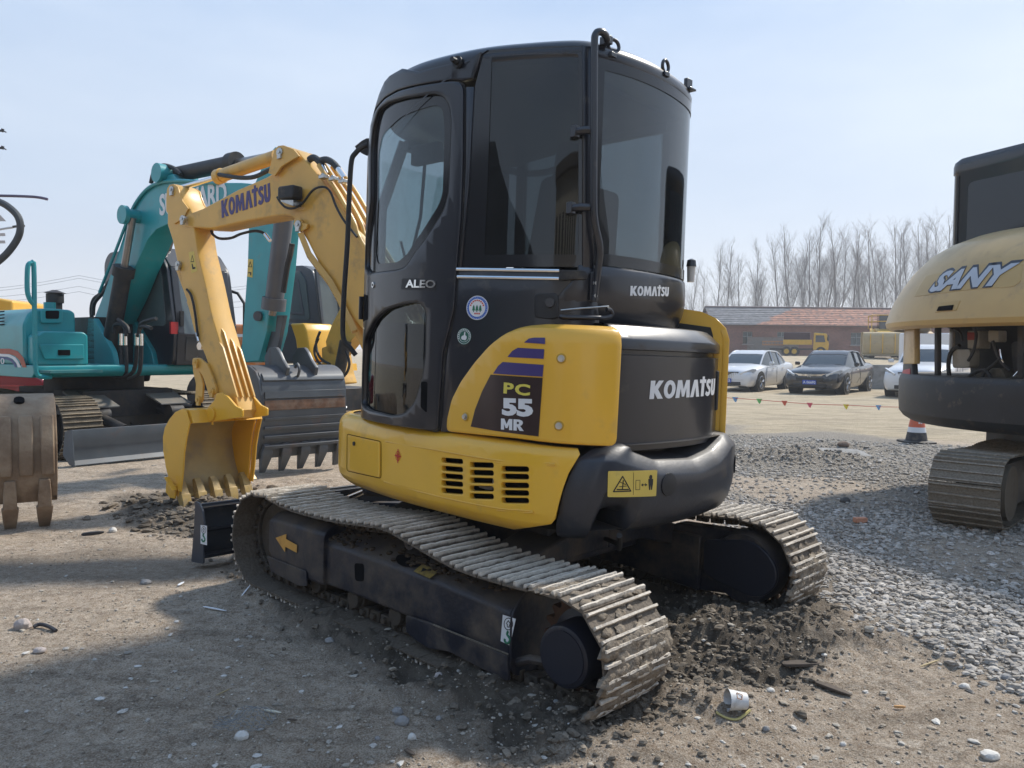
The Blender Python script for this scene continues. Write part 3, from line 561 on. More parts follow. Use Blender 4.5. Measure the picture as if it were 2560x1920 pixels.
# stickers
def disc(wall, q, rx, rz, m, off, name, parent, th=.0004, q2=None, n=40):
    s_, z_ = wall.hit(q); me = cuv([[(s_+rx*math.cos(t), z_+rz*math.sin(t)) for t in np.linspace(0, 2*math.pi, n, endpoint=False)]], th, 0); wall.wrap(me, off); return link(name, finish(me, m), parent)
q = Z(4, 795, 241)[0]; st = disc(WK, q, .0535, .0535, WHT, .0095, 'round_sticker', CAB); st['label'] = 'round blue and white sticker with three green trees'
disc(WK, q, .050, .050, BLU, .0103, 'sticker_ring', st); disc(WK, q, .040, .040, WHT, .0111, 'sticker_centre', st)
s_, z_ = WK.hit(q)
for k in range(36):
    t = k/36*2*math.pi; me = cuv([[(s_+r_*math.cos(t+a), z_+r_*math.sin(t+a)) for r_, a in ((.0475,-.03),(.0475,.03),(.0455,.03),(.0455,-.03))]], .0003, 0); WK.wrap(me, .0112); link('sticker_dots', finish(me, WHT), st)
for dx in (-.016, 0, .016):
    tr = [(dx-.002,-.017),(dx+.002,-.017),(dx+.002,-.010),(dx+.0085,-.010),(dx+.004,-.001),(dx+.007,-.001),(dx+.003,.006),(dx+.005,.006),(dx,.015),(dx-.005,.006),(dx-.003,.006),(dx-.007,-.001),(dx-.004,-.001),(dx-.0085,-.010),(dx-.002,-.010)]
    me = cuv([[(s_+a, z_+c-.002) for a, c in tr]], .0003, 0); WK.wrap(me, .0119); link('tree_symbol', finish(me, GRN), st)
for k in range(9):
    t = rad(160-k*17.5); me = cuv([[(s_+.033*math.cos(t)+a, z_+.033*math.sin(t)+c) for a, c in ((-.0035,-.0035),(.0035,-.003),(.003,.0035),(-.0035,.003))]], .0003, 0); WK.wrap(me, .0119); link('red_marks', finish(me, RED), st)
for k in range(3): 
    me = cuv([[(s_-.012+k*.010+a, z_-.029+c) for a, c in ((0,0),(.007,0),(.007,.006),(0,.007))]], .0003, 0); WK.wrap(me, .0119); link('red_marks', finish(me, RED), st)
q = Z(4, 730, 384)[0]; st = disc(WK, q, .036, .037, mat('sticker green', (.02,.13,.09), .5), .0095, 'round_sticker', CAB); st['label'] = 'small green round sticker with a pointing hand'
s_, z_ = WK.hit(q)
for r0 in (.0345, .026):
    me = cuv([[(s_+r0*math.cos(t), z_+r0*math.sin(t)) for t in np.linspace(0, 6.28, 36, endpoint=False)], [(s_+(r0-.0016)*math.cos(t), z_+(r0-.0016)*math.sin(t)) for t in np.linspace(0, 6.28, 36, endpoint=False)]], .0003, 0); WK.wrap(me, .0103); link('sticker_ring', finish(me, WHT), st)
for k in range(14):
    t = rad(200-k*17); me = cuv([[(s_+.0302*math.cos(t)+a, z_+.0302*math.sin(t)+c) for a, c in ((-.002,-.002),(.002,-.002),(.002,.002),(-.002,.002))]], .0003, 0); WK.wrap(me, .0103); link('sticker_marks', finish(me, WHT), st)
me = cuv([rnd([(s_+a, z_+c) for a, c in ((-.012,-.014),(.008,-.018),(.014,-.008),(.013,.002),(.006,.004),(.006,.020),(.001,.021),(-.001,.004),(-.008,.003),(-.015,-.004))], .003)], .0003, 0); WK.wrap(me, .0103); link('hand_symbol', finish(me, WHT), st)
# roof shell
rings = []
SS = WK.S[:-1]
def drop(x): return 0 if x < .15 else ((x-.15)/.5)**2.2*.15
for ins, z in ((.012, 2.60), (-.004, 2.625), (-.006, 2.655), (.006, 2.683), (.035, 2.703), (.09, 2.715), (.25, 2.724)):
    ring = []
    for s in SS:
        p = WK.at(s, z, -ins); x = p[0]-max(0, p[0]-.3)*(.45+(z-2.6)*2); ring.append((x, p[1], z-drop(p[0])))
    rings.append(ring)
b = B(); b.loft(rings, caps=True); roof = b.obj('roof', BLK, CAB, ang=50, label='dark domed cab roof')
# right wall, front frame and windscreen
b = B(); b.box((-.05, -.445, 1.35), (1.1, .03, .75)); b.obj('right_wall', BLK, CAB)
b = B()
for x, z0, z1 in ((-.60, 1.7, 2.6), (-.05, 1.7, 2.62), (.5, 1.3, 2.55)): b.box((x, -.445, (z0+z1)/2), (.07, .035, z1-z0))
b.box((-.05, -.445, 2.6), (1.1, .035, .09)); b.obj('pillar', BLK, CAB, .006)
b = B(); b.box((-.05, -.440, 2.15), (1.1, .005, .85)); b.obj('right_window', GLC, CAB)
b = B(); b.tube([WK.at(.30, 1.0, -.02), WK.at(.30, 2.0, -.02), WK.at(.28, 2.45, -.12)], .03, 8); b.tube([WK.at(1.08, 1.0, -.02), WK.at(1.08, 2.1, -.03), WK.at(1.08, 2.45, -.16)], .03, 8); b.obj('front_pillar', BLK, CAB)
me = cuv([[(.3,1.5),(1.08,1.5),(1.08,2.36),(.3,2.36)]], .002, 0); WKi.wrap(me, 0); link('windscreen', finish(me, GLC), CAB)
me = cuv([[(.3,.99),(1.08,.99),(1.08,1.5),(.3,1.5)]], .01, 0); WKi.wrap(me, 0); link('front_panel', finish(me, BLK), CAB)
b = B(); b.box((.62, -.26, 1.85), (.03, .36, 1.6)); b.box((.0, -.43, 2.62), (1.1, .03, .12)); b.box((.52, -.40, 1.55), (.2, .12, .5)); b.obj('view_block', SEAT, CAB)  # opaque panels added to keep the view through the cab dark
b = B(); b.box((-.15, .1, 2.585), (1.0, .9, .02)); b.obj('headliner', SEAT, CAB)
# interior: floor, seat, levers, wiper, coiled cord
b = B(); b.box((0, .15, 1.30), (1.1, 1.05, .03)); b.box((-.54, 0, 1.6), (.28, .7, .45)); b.obj('interior_floor', SEAT, CAB)
b = B(); b.prism(rnd([(-.38,1.45),(.10,1.42),(.12,1.56),(-.28,1.60),(-.40,2.18),(-.52,2.18),(-.50,1.5)], .05), (0,.17,0), (1,0,0), (0,0,1), (0,1,0), -.24, .24)
b.prism(rnd([(-.45,2.16),(-.36,2.18),(-.40,2.36),(-.49,2.36)], .03), (0,.17,0), (1,0,0), (0,0,1), (0,1,0), -.13, .13); b.obj('seat', SEAT, CAB, .02)
b = B()
for y in (-.18, .52): b.box((-.02, y, 1.55), (.42, .10, .25)); b.tube([(.14, y, 1.66), (.16, y, 1.78), (.20, y, 1.86)], [.014, .014, .022], 8)
b.tube([(.45, .02, 1.3), (.42, .02, 1.75)], .012, 6); b.tube([(.45, .22, 1.3), (.42, .22, 1.75)], .012, 6); b.obj('levers', RUB, CAB)
b = B(); b.tube([(.60, .35, 1.85), (.58, .3, 2.1), (.52, .33, 2.4)], .010, 6); b.tube([(.62, .28, 1.62), (.60, .42, 1.95)], .008, 6); b.obj('wiper', RUB, CAB)
pts = []; 
for i in range(240):
    t = i/239; c0 = np.array([-.30-.28*t, .60-.45*t, 2.20+.22*t-.10*math.sin(math.pi*t)]); a = i*.9; pts.append(c0+np.array([math.cos(a)*.012, 0, math.sin(a)*.014]))
b = B(); b.tube(pts, .004, 4); b.obj('coiled_cord', RUB, CAB)
b = B(); b.box((.25, .55, 2.35), (.20, .05, .10)); b.box((.42,.35,2.42),(.05,.4,.06)); b.obj('ceiling_console', RUB, CAB, .01)
# ---- outside fittings
P = [WK.at(*WK.hit(q), off) for q, off in zip(Z(3, 1575,128, 1552,104, 1522,92, 1497,110, 1492,190, 1487,560, 1482,1000, 1490,1140, 1516,1270, 1514,1400, 1498,1555), (.02,.04,.055,.06,.06,.06,.06,.055,.045,.03,.025))]
b = B(); b.tube(P, .0155, 12, 4); rail = b.obj('grab_rail', BLK, CAB, label='tall grab rail up the rear corner of the cab')
b = B()
for q in Z(3, 1502,1390, 1502,1440, 1499,1500, 1498,1550): p = WK.at(*WK.hit(q), .03); 
a_, c_ = WK.hit(Z(3, 1500,1395)[0]), WK.hit(Z(3, 1498,1558)[0])
me = cuv([rnd([(a_[0]-.016, a_[1]), (a_[0]+.016, a_[1]), (c_[0]+.02, c_[1]), (c_[0]-.02, c_[1])], .01)], .003, .001); WK.wrap(me, .025); link('rail_bracket', finish(me, BLK), rail)
b = B()
for q in Z(3, 1503,1458, 1499,1527): s_, z_ = WK.hit(q); bolt(b, WK.at(s_, z_, .028), wn(WK, s_, z_), .009, .012)
b.obj('bolt', STL, rail)
for y0 in (605, 1025):
    b = B(); x0 = 1388 if y0 == 605 else 1366
    A, C_ = WK.at(*WK.hit(Z(3, x0+20, y0+20)[0]), .02), WK.at(*WK.hit(Z(3, x0+105, y0+22)[0]), .05); b.tube([A, (A+C_)/2+np.array([-.01,.01,0]), C_], [.016,.018,.016], 6); b.box(A, (.03,.03,.05)); b.obj('window_hinge', BLK, CAB, .003)
for q, k in ((Z(3, 1632,142)[0], 0), (Z(3, 1921,255)[0], 0), (Z(3, 2047,352)[0], 1)):
    s_, z_ = WK.hit(q); c0 = WK.at(s_, z_, -.01); n_ = wn(WK, s_, z_); t_ = np.array([-n_[1], n_[0], 0]); b = B()
    if k == 0:
        b.tube([c0+.028*(t_*math.cos(a)+np.array([0,0,1])*math.sin(a)) for a in np.linspace(0, 2*math.pi, 25)], .0085, 8, cap=False); b.box(c0-np.array([0,0,.045])-t_*.02, (.05,.04,.02))
    else: b.box(c0, (.02,.05,.045)); b.box(c0-np.array([0,0,.03]), (.06,.06,.01))
    b.obj('lifting_eye' if k == 0 else 'roof_bracket', BLK, CAB, .002)
s_, z_ = WK.hit(Z(3, 1575,120)[0]); b = B(); b.box(WK.at(s_, z_, .01), (.05,.03,.035)); b.obj('rail_clamp', BLK, CAB, .003)
# side lamp on the far side of the rear window
p = VM.plane(Z(3, 2052,1385)[0], (-.72,-.42,0), np.array([.497,-.868,0])); b = B(); b.tube([p+np.array([0,0,.06]), p+np.array([0,0,.052]), p+np.array([0,0,.02])], [.008,.022,.026], 14); b.obj('lamp_cap', BLK, CAB); b = B(); b.tube([p+np.array([0,0,.02]), p+np.array([0,0,-.06])], [.022,.018], 14); b.obj('side_lamp', mat('lamp lens', (.5,.48,.45), .15), CAB)
# front-left handrail and mirror bracket
vd = MB[0].copy(); vd[2] = 0
PP = lambda q: VM.plane(q, (.68,.74,0), vd)
b = B(); b.tube([PP(q) for q in Z(3, 262,690, 228,706)+[(888,384), (879,402), (874,470), (869,600), (861,720), (857,810), (860,850)]+Z(4, 150,440, 180,478)], .0135, 10, 4); hr = b.obj('handrail', RUB, CAB, label='long black handrail beside the door')
b = B(); b.add([PP(q) for q in Z(3, 222,700, 262,668, 288,655, 288,752, 262,740, 232,716)], [tuple(range(6))]); 
b.v += [tuple(np.array(v)+np.array([.02,.02,0])) for v in b.v]; b.f += [tuple(range(6, 12))]+[(i, (i+1) % 6, 6+(i+1) % 6, 6+i) for i in range(6)]; b.obj('mirror_bracket', RUB, hr)
# ================================================================ undercarriage of the main machine
def loop_pts(xf, zf, rf, xr, zr, rr, sag, zlow=0.0, n=400):
    P = []
    for a in np.linspace(math.pi/2, -math.pi/2, 20): P.append((xf+rf*math.cos(a), zf+rf*math.sin(a)))
    for t in np.linspace(.1, .9, 6): P.append((xf+(xr-xf)*t, (zf-rf)+((zr-rr)-(zf-rf))*t))
    for a in np.linspace(-math.pi/2, -3*math.pi/2, 20): P.append((xr+rr*math.cos(a), zr+rr*math.sin(a)))
    for t in np.linspace(.08, .92, 10): P.append((xr+(xf-xr)*t, (zr+rr)+((zf+rf)-(zr+rr))*t-sag*math.sin(math.pi*t)**1.3*(1-.45*math.cos(4*math.pi*t))))
    P = np.array(P+[P[0]]); L = np.r_[0, np.cumsum(np.hypot(*np.diff(P, axis=0).T))]; return P, L
def shoe_mesh(w, l, m, seed, mud=3, ribs=3, h=.027, jag=.006):
    rg = random.Random(seed); b = B(); NX = 14
    # ribbed plate profile, lofted across the width with worn edges
    prof = [(-l*.5, 0), (-l*.5, .008)]
    for k in range(ribs):
        x = -l*.40+k*l*.8/(ribs-1) if ribs > 1 else 0; prof += [(x-.008, .007), (x-.0045, h), (x+.0045, h), (x+.008, .007)]
    prof += [(l*.5, .008), (l*.5, 0)]
    rings = []
    for i in range(NX+1):
        y = -w/2+w*i/NX; rings.append([(x+rg.uniform(-1, 1)*.001, y, z-(rg.uniform(0, 1)**3*jag if z > .012 else 0)) for x, z in prof])
    b.loft(rings); b.box((0, 0, -.012), (l*.7, .10, .026))
    me = b.mesh('track_shoe', m, 30)
    return me
def mud_mesh(w, l, n, seed, big=1.0):
    rg = random.Random(seed); b = B()
    for k in range(n):
        c = (rg.uniform(-l/2, l/2), rg.uniform(-w/2, w/2)*.96, .010); r = rg.uniform(.008, .026)*big; rings = []
        for i in range(1, 5):
            a = math.pi*i/5; rings.append([(c[0]+r*rg.uniform(.6, 1.3)*math.sin(a)*math.cos(2*math.pi*j/7)*1.2, c[1]+r*rg.uniform(.6, 1.4)*math.sin(a)*math.sin(2*math.pi*j/7)*1.8, c[2]+r*.55*math.cos(a)*rg.uniform(.6, 1.3)) for j in range(7)])
        b.loft(rings)
    return b.mesh('caked_mud', MUDM, 60)
def place_shoes(parent, P, L, y, pitch, meshes, name='track_shoe', phase=0, mudf=None, step=1, flip=1):
    n = int(round(L[-1]/pitch)); out = []
    for k in range(n):
        s = (k+phase)*L[-1]/n; x = np.interp(s, L, P[:, 0]); z = np.interp(s, L, P[:, 1]); s1 = min(L[-1], s+.03); s0_ = max(0, s-.03)
        tx = np.interp(s1, L, P[:, 0])-np.interp(s0_, L, P[:, 0]); tz = np.interp(s1, L, P[:, 1])-np.interp(s0_, L, P[:, 1]); q = math.hypot(tx, tz); tx /= q; tz /= q
        # local x = tangent, y = across, z = outward
        nx, nz = -tz, tx
        cx, cz = P[:, 0].mean(), P[:, 1].mean()
        if (x-cx)*nx+(z-cz)*nz < 0: nx, nz = -nx, -nz
        o = link(name, meshes[k % len(meshes)], parent); yy = 1.0 if nx*tz-nz*tx < 0 else 1.0
        X = Vector((tx, 0, tz)); Zv = Vector((nx, 0, nz)); Yv = Zv.cross(X)
        o.matrix_local = Matrix(((X.x, Yv.x, Zv.x, x-nx*.022), (X.y, Yv.y, Zv.y, y), (X.z, Yv.z, Zv.z, z-nz*.022), (0, 0, 0, 1)))
        if mudf is not None:
            mm = mudf(k, x, z)
            if mm is not None: mo = link('caked_mud', mm, o); tag(mo, kind='stuff')
        out.append(o)
    return out
def loop_list(xf, zf, rf, xr, zr, rr, tops):
    P = [(xf+rf*math.cos(a), zf+rf*math.sin(a)) for a in np.linspace(math.pi*.42, -math.pi/2, 22)]
    P += [(xf+(xr-xf)*t, (zf-rf)+((zr-rr)-(zf-rf))*t) for t in np.linspace(.1, .9, 6)]
    P += [(xr+rr*math.cos(a), zr+rr*math.sin(a)) for a in np.linspace(-math.pi/2, -math.pi*1.42, 22)]
    P += [tuple(p) for p in catm(tops, 4)]; P = np.array(P+[P[0]]); return P, np.r_[0, np.cumsum(np.hypot(*np.diff(P, axis=0).T))]
LOOPS = {1: loop_list(1.105, .268, .268, -1.045, .243, .243, [(-.97,.484),(-.80,.474),(-.55,.474),(-.38,.494),(-.2,.526),(-.04,.551),(.1,.545),(.35,.522),(.6,.512),(.80,.514),(.95,.530),(1.05,.540)]),
         -1: loop_list(1.105, .275, .275, -1.015, .278, .272, [(-.93,.550),(-.7,.53),(-.4,.535),(-.05,.565),(.3,.53),(.7,.52),(.98,.552)])}
SH = [shoe_mesh(.40, .133, TRK, s, jag=.0045) for s in range(4)]
MUDS = [mud_mesh(.38, .12, n, 50+n, bg) for n, bg in ((5, .7), (14, .8), (50, 1.0), (110, 1.35))]
def mudf(k, x, z):
    if z > .5: return None if k % 3 and x > -.3 else MUDS[0]
    if x < -1.0 and z > .40: return MUDS[1]
    if x < -.9: return MUDS[3 if z < .34 else 2]
    return None
for sy, lab in ((1, 'muddy steel track on the near side'), (-1, 'muddy steel track on the far side')):
    yc = .78*sy; PT, LT = LOOPS[sy]; XI, ZI, XS, ZS = (1.105, .265, -1.05, .24) if sy > 0 else (1.105, .27, -1.02, .28)
    T = empty('crawler_track', None, None); T.parent = EX; T['label'] = lab
    place_shoes(T, PT, LT, yc, .137, SH, phase=.3 if sy > 0 else .6, mudf=mudf)
    # link chain
    b = B(); n = 70
    for k in range(n):
        s = k/n*LT[-1]; x = np.interp(s, LT, PT[:, 0]); z = np.interp(s, LT, PT[:, 1]); x2 = np.interp((s+.05) % LT[-1], LT, PT[:, 0]); z2 = np.interp((s+.05) % LT[-1], LT, PT[:, 1]); tx, tz = x2-x, z2-z; q = math.hypot(tx, tz)+1e-9; tx /= q; tz /= q; nx, nz = tz, -tx
        if (x-0)*nx+(z-.26)*nz > 0: nx, nz = -nx, -nz
        for dy in (-.055, .055):
            c = np.array((x+nx*.05, yc+dy, z+nz*.05)); b.box(c, (.07, .028, .05), np.array([[tx, 0, nx], [0, 1, 0], [tz, 0, nz]]))
        b.cyl((x+nx*.052, yc-.09, z+nz*.052), (x+nx*.052, yc+.09, z+nz*.052), .017, n=8)
    b.obj('track_chain', TRKD, T, .004)
    # idler, sprocket, rollers
    b = B(); b.cyl((XI, yc-.05, ZI), (XI, yc+.05, ZI), .195, n=36); b.cyl((XI, yc-.07, ZI), (XI, yc+.07, ZI), .12, n=20); b.obj('idler_wheel', TRKD, T, .006)
    b = B(); N_ = 21; pg = []
    for k in range(N_*4): a = 2*math.pi*k/(N_*4); r = .205 if k % 4 in (0, 1) else .175; pg.append((XS+r*math.cos(a), ZS+r*math.sin(a)))
    b.prism(pg, (0, yc, 0), (1, 0, 0), (0, 0, 1), (0, 1, 0), -.02, .02); b.obj('sprocket', mat('rusty sprocket', (.09,.045,.025), .7, .3, .2, 20), T, .003)
    b = B()
    for k in range(5): x = .66-k*.33; b.cyl((x, yc-.10, .105), (x, yc+.10, .105), .045, n=20); b.cyl((x, yc-.07, .105), (x, yc+.07, .105), .055, n=20)
    b.obj('roller', TRKD, T, .004)
    b = B(); b.cyl((-.06, yc-.02, .465), (-.06, yc+.075, .465), .040, n=20); b.cyl((-.06, yc+.07, .465), (-.06, yc+.085, .465), .018, n=12); b.obj('carrier_roller', FRM, T, .004)
# near side frame traced on its outer face
FR = empty('track_frame', None, None); FR.parent = EX; FR['label'] = 'dark track frame on the near side with arrow and stickers'
def hits_y(Q, y): return [(lambda X: (X[0], X[2]))(VM.plane(q, (0, y, 0), np.array([0, 1.0, 0]))) for q in Q]
def sect(b, st, mirror=1):
    """loft y-z sections given at x"""
    rings = [[(x, y*mirror, z) for y, z in sec] for x, sec in st]; b.loft(rings)
def beam(m):
    b = B()
    def sec(zt, zb_, yo): return rnd([(.60, zt), (.75, zt), (yo-.015, zt-.065), (yo, zt-.085), (yo, zb_), (.60, zb_)], .02)
    sect(b, [(.60, sec(.425, .135, .90)), (.3, sec(.43, .14, .90)), (-.3, sec(.42, .135, .90)), (-.75, sec(.395, .10, .90))], m); return b
b = beam(1); bm_ = b.obj('beam', FRM, FR, .004)
b = B()
def sec(zt, zb_, yo): return rnd([(.62, zt), (.86, zt), (yo, zt-.04), (yo, zb_), (.62, zb_)], .02)
sect(b, [(1.07, sec(.42, .20, .915)), (.98, sec(.435, .14, .925)), (.56, sec(.445, .135, .926)), (.53, sec(.44, .135, .92))]); b.obj('front_guard', FRM, FR, .004)
def ysheet(name, m, px, y, th, parent, r=0, bev=.003, holes=(), sgn=1, pts=None):
    o = pts if pts else hits_y(px, y); o = rnd(o, r) if r else o
    me = cuv([o]+list(holes), th/2-bev if bev else th/2, bev); n = len(me.vertices); co = np.empty(n*3); me.vertices.foreach_get('co', co); co = co.reshape(-1, 3)
    me.vertices.foreach_set('co', np.c_[co[:, 0], y+sgn*(co[:, 2]+th/2), co[:, 1]].ravel()); me.update()
    bm = bmesh.new(); bm.from_mesh(me); bmesh.ops.recalc_face_normals(bm, faces=bm.faces); bm.to_mesh(me); bm.free()
    return link(name, finish(me, m), parent)
ysheet('front_plate', FRM, Z(5, 578,660, 850,768, 858,870, 800,868, 610,770), .928, .008, FR, .01)
arrow = ysheet('arrow', ORG, Z(5, 634,538, 708,511, 706,546, 782,588, 780,641, 702,600, 698,636), .9315, .001, FR, 0, 0)
ysheet('opening', HOLE, Z(5, 1180,712, 1244,716, 1244,840, 1186,835), .8995, .003, FR, .02, 0)
ysheet('guard_plate', FRM, Z(9, 507,432, 700,495, 1306,750, 1318,950, 1290,945, 1100,850, 850,720, 680,690, 560,610, 507,560), .905, .014, FR, .01)
ysheet('guard_edge', mat('scuffed edge', (.16,.14,.11), .7, 0, .3, 30), Z(9, 710,505, 1300,738, 1300,748, 705,515), .919, .003, FR, 0, 0)
# rear end plate of the frame, slanting inward
b = B(); zs = [(.44, -.66), (.30, -.70), (.14, -.72), (.10, -.74)]
p0 = hits_y(Z(9, 1375,440, 1310,650, 1315,840), .90)
b.prism(rnd([(.60,.42),(.80,.41),(.905,.32),(.905,.09),(.86,.05),(.60,.05)], .03), (p0[1][0], 0, 0), (0, 1, 0), (0, 0, 1), (1, 0, 0), -.012, .0); b.obj('end_plate', FRM, FR, .004)
lf = ysheet('lifting_sticker', WHT, Z(9, 1255,432, 1358,465, 1312,676, 1238,640), .9012, .001, FR, 0, 0)
def ring2(pts, w):
    o = np.array(pts); c = o.mean(0); return [tuple(c+(p-c)*(1-w)) for p in o]
def ell(cx, cy, rx, ry, n=30): return [(cx+rx*math.cos(t), cy+ry*math.sin(t)) for t in np.linspace(0, 2*math.pi, n, endpoint=False)]
def lifting_symbol(parent, k, c, rx, ry, sx, y, base):
    """circle with up-arrow over a hook, traced in view pixels"""
    e = hits_y(Z(k, *[v for p in ell(c[0], c[1], rx, ry) for v in p]), y); ysheet('symbol', INK, None, y, .0008, parent, 0, 0, [ring2(e, .13)], pts=e)
    A = [(0,-.62),(.55,0),(.25,0),(.25,.55),(-.25,.55),(-.25,0),(-.55,0)]; e = hits_y(Z(k, *[v for a, b_ in A for v in (c[0]+a*rx, c[1]+b_*ry+a*sx)]), y); ysheet('symbol', INK, None, y, .0008, parent, 0, 0, [ring2(e, .3)], pts=e)
    H = [VM.plane(q, (0, y, 0), np.array([0, 1.0, 0])) for q in Z(k, *base)]; b = B(); b.tube(H, .0055, 6, 5); o = b.obj('hook_symbol', GRN, parent)
lifting_symbol(lf, 9, (1299,505), 36, 50, 6, .9022, (1298,562, 1290,585, 1302,605, 1312,625, 1305,650, 1287,655, 1272,640, 1272,622))
# soiled sticker on the sloping shoulder
def shoulder(q):    # plane through the sloping shoulder
    return VM.plane(q, (0, .75, .428), np.array([0, .065, .135])/math.hypot(.065, .135))
b = B(); b.add([shoulder(q)+np.array([0,.002,.0025]) for q in Z(5, 1650,722, 1768,770, 1700,822, 1588,772)], [(0,1,2,3)]); so = b.obj('warning_sticker', STKD, FR)
b = B(); b.add([shoulder(q)+np.array([0,.0035,.004]) for q in Z(5, 1655,748, 1690,765, 1640,778)], [(0,1,2)]); b.obj('symbol', INK, so)
b = B(); b.add([shoulder(q)+np.array([0,.0016,.002]) for q in [ (460+.3617*(1556+90*math.copysign(abs(math.cos(t))**.6, math.cos(t))), 1150+.3617*(697+42*math.sin(t)+(12*math.cos(t)))) for t in np.linspace(0, 6.28, 26, endpoint=False)]], [tuple(range(26))]); b.obj('opening', HOLE, FR)
# mud lying on the shoulders
rg = random.Random(3); b = B()
for k in range(420):
    x = rg.uniform(-.72, .70); y = rg.uniform(.68, .88); z = .43 if y < .75 else .43-(y-.75)*.48
    if -.05 < x < .35 and rg.random() < .6: continue
    r = rg.uniform(.006, .022); b.loft([[(x+r*rg.uniform(.6,1.3)*math.sin(a)*math.cos(2*math.pi*j/6), y+r*rg.uniform(.6,1.3)*math.sin(a)*math.sin(2*math.pi*j/6), z+r*.5*math.cos(a)) for j in range(6)] for a in (.5, 1.3, 2.2)])
tag(b.obj('caked_mud', mat('dark caked mud', (.075,.055,.038), .95, 0, .3, 25, spec=.2), FR, ang=60), kind='stuff')
# final drive, near side
MOT = mat('drive motor paint', (.014, .016, .026), .4, 0, .1, 4, (.25,.2,.13), .0, 6, .0, bump=.05)
b = B(); b.tube([(-1.053, .70, .237), (-1.053, .80, .237), (-1.053, .81, .237), (-1.053, .915, .237), (-1.053, .932, .237), (-1.053, .936, .237)], [.155, .155, .122, .120, .114, .104], 40); tm = b.obj('drive_motor', MOT, FR, ang=30)
b = B(); b.tube([(-1.053, .935, .237), (-1.053, .940, .237)], [.100, .098], 40); b.obj('drive_cover', MOT, tm)
b = B(); b.tube([(-.74, .86, .10), (-.84, .87, .15), (-.98, .84, .16)], .018, 8); b.obj('hose', FRM, FR)
# far side frame: mirrored beam, teardrop drive cover on the inner face
FR2 = empty('track_frame', None, None); FR2.parent = EX; FR2['label'] = 'dark track frame on the far side with teardrop drive cover'
beam(-1).obj('beam', FRM, FR2, .004)
td = hits_y(Z(6, 1412,350, 1640,350, 1720,370, 1790,430, 1840,510, 1848,590, 1815,650, 1760,688, 1680,685, 1600,645, 1500,600, 1412,545), -.60)
ysheet('drive_cover', MOT, None, -.62, .03, FR2, .03, .008, pts=td)
b = B(); b.tube([(-1.0, -.74, .28), (-1.0, -.63, .28), (-1.0, -.60, .28)], [.19, .19, .175], 40); b.obj('drive_motor', FRM, FR2)
b = B(); b.prism(rnd([(-.75,.10),(-1.10,.14),(-1.15,.36),(-.98,.46),(-.55,.44),(-.55,.10)], .06), (0,-.64,0), (1,0,0), (0,0,1), (0,1,0), -.08, .01); b.obj('end_plate', FRM, FR2, .005)
# centre frame
b = B()
for sy in (1, -1):
    for x in (.45, -.45): b.loft([[(x+a*.13, y, z+c) for a, c in ((-1,-.06),(1,-.06),(1,.06),(-1,.06))] for y, z in ((.62*sy, .38), (.30*sy, .46), (.0, .46))])
b.box((0, 0, .44), (1.0, .75, .20)); b.obj('centre_frame', FRM, EX, .01)
b = B(); b.cyl((0,0,.5), (0,0,.64), .42, n=48); b.obj('swing_ring', TRKD, EX)
b = B(); b.tube([(-.95, .45, .60), (-.85, .3, .50), (-.7, .1, .46), (-.5, 0, .45)], .012, 8, 6); b.obj('hose', RUB, EX)
# dozer blade
BLD = empty('dozer_blade', None, None); BLD.parent = EX; BLD['label'] = 'dark dozer blade at the front of the tracks'
bx_ = 1.80
b = B(); pf = [(bx_+.0,.36),(bx_+.025,.36),(bx_+.03,.25),(bx_+.02,.16),(bx_+.035,.06),(bx_+.07,.0),(bx_+.05,0),(bx_+.01,.06),(bx_-.005,.16),(bx_+.005,.25)]
b.prism(pf, (0,0,0), (1,0,0), (0,0,1), (0,1,0), -.97, .97); b.obj('mouldboard', mat('blade grey paint', (.045,.052,.065), .4, 0, .12, 4, DUST, .12, 5, .3), BLD, .003)
b = B(); ep = rnd([(bx_+.03,.375),(bx_-.02,.375),(bx_-.07,.33),(bx_-.095,.25),(bx_-.085,.10),(bx_-.09,.01),(bx_+.07,-.01),(bx_+.04,.2)], .012)
for y in (.97, -.982): b = B(); b.prism(ep, (0,y,0), (1,0,0), (0,0,1), (0,1,0), 0, .012); b.obj('end_plate', MATS['blade grey paint'], BLD, .002)
b = B(); b.box((bx_-.03, 0, .34), (.06, 1.94, .015)); b.box((bx_-.04, 0, .05), (.07, 1.94, .012)); b.box((bx_-.03,0,.2),(.05,1.94,.012)); b.obj('stiffener', BLK, BLD)
b = B()
for y in (.34, -.34): b.loft([[(x, y+a*.045, z+c*.05) for a, c in ((-1,-1),(1,-1),(1,1),(-1,1))] for x, z in ((bx_, .17), (1.2, .26), (.5, .36))])
b.obj('blade_arm', FRM, BLD, .005)
b = B(); b.cyl((1.35,0,.42), (1.65,0,.30), .022, n=14); b.obj('cylinder_rod', CHR, BLD); b = B(); b.cyl((.7,0,.48), (1.4,0,.41), .045, n=18); b.obj('cylinder', FRM, BLD)
ls = ysheet('lifting_sticker', WHT, Z(2, 1233,1505, 1272,1510, 1272,1630, 1233,1620), .983, .001, BLD, 0, 0)
lifting_symbol(ls, 2, (1252,1536), 14, 23, 1, .9842, (1252,1558, 1249,1570, 1256,1582, 1260,1595, 1253,1606, 1243,1602, 1242,1590))

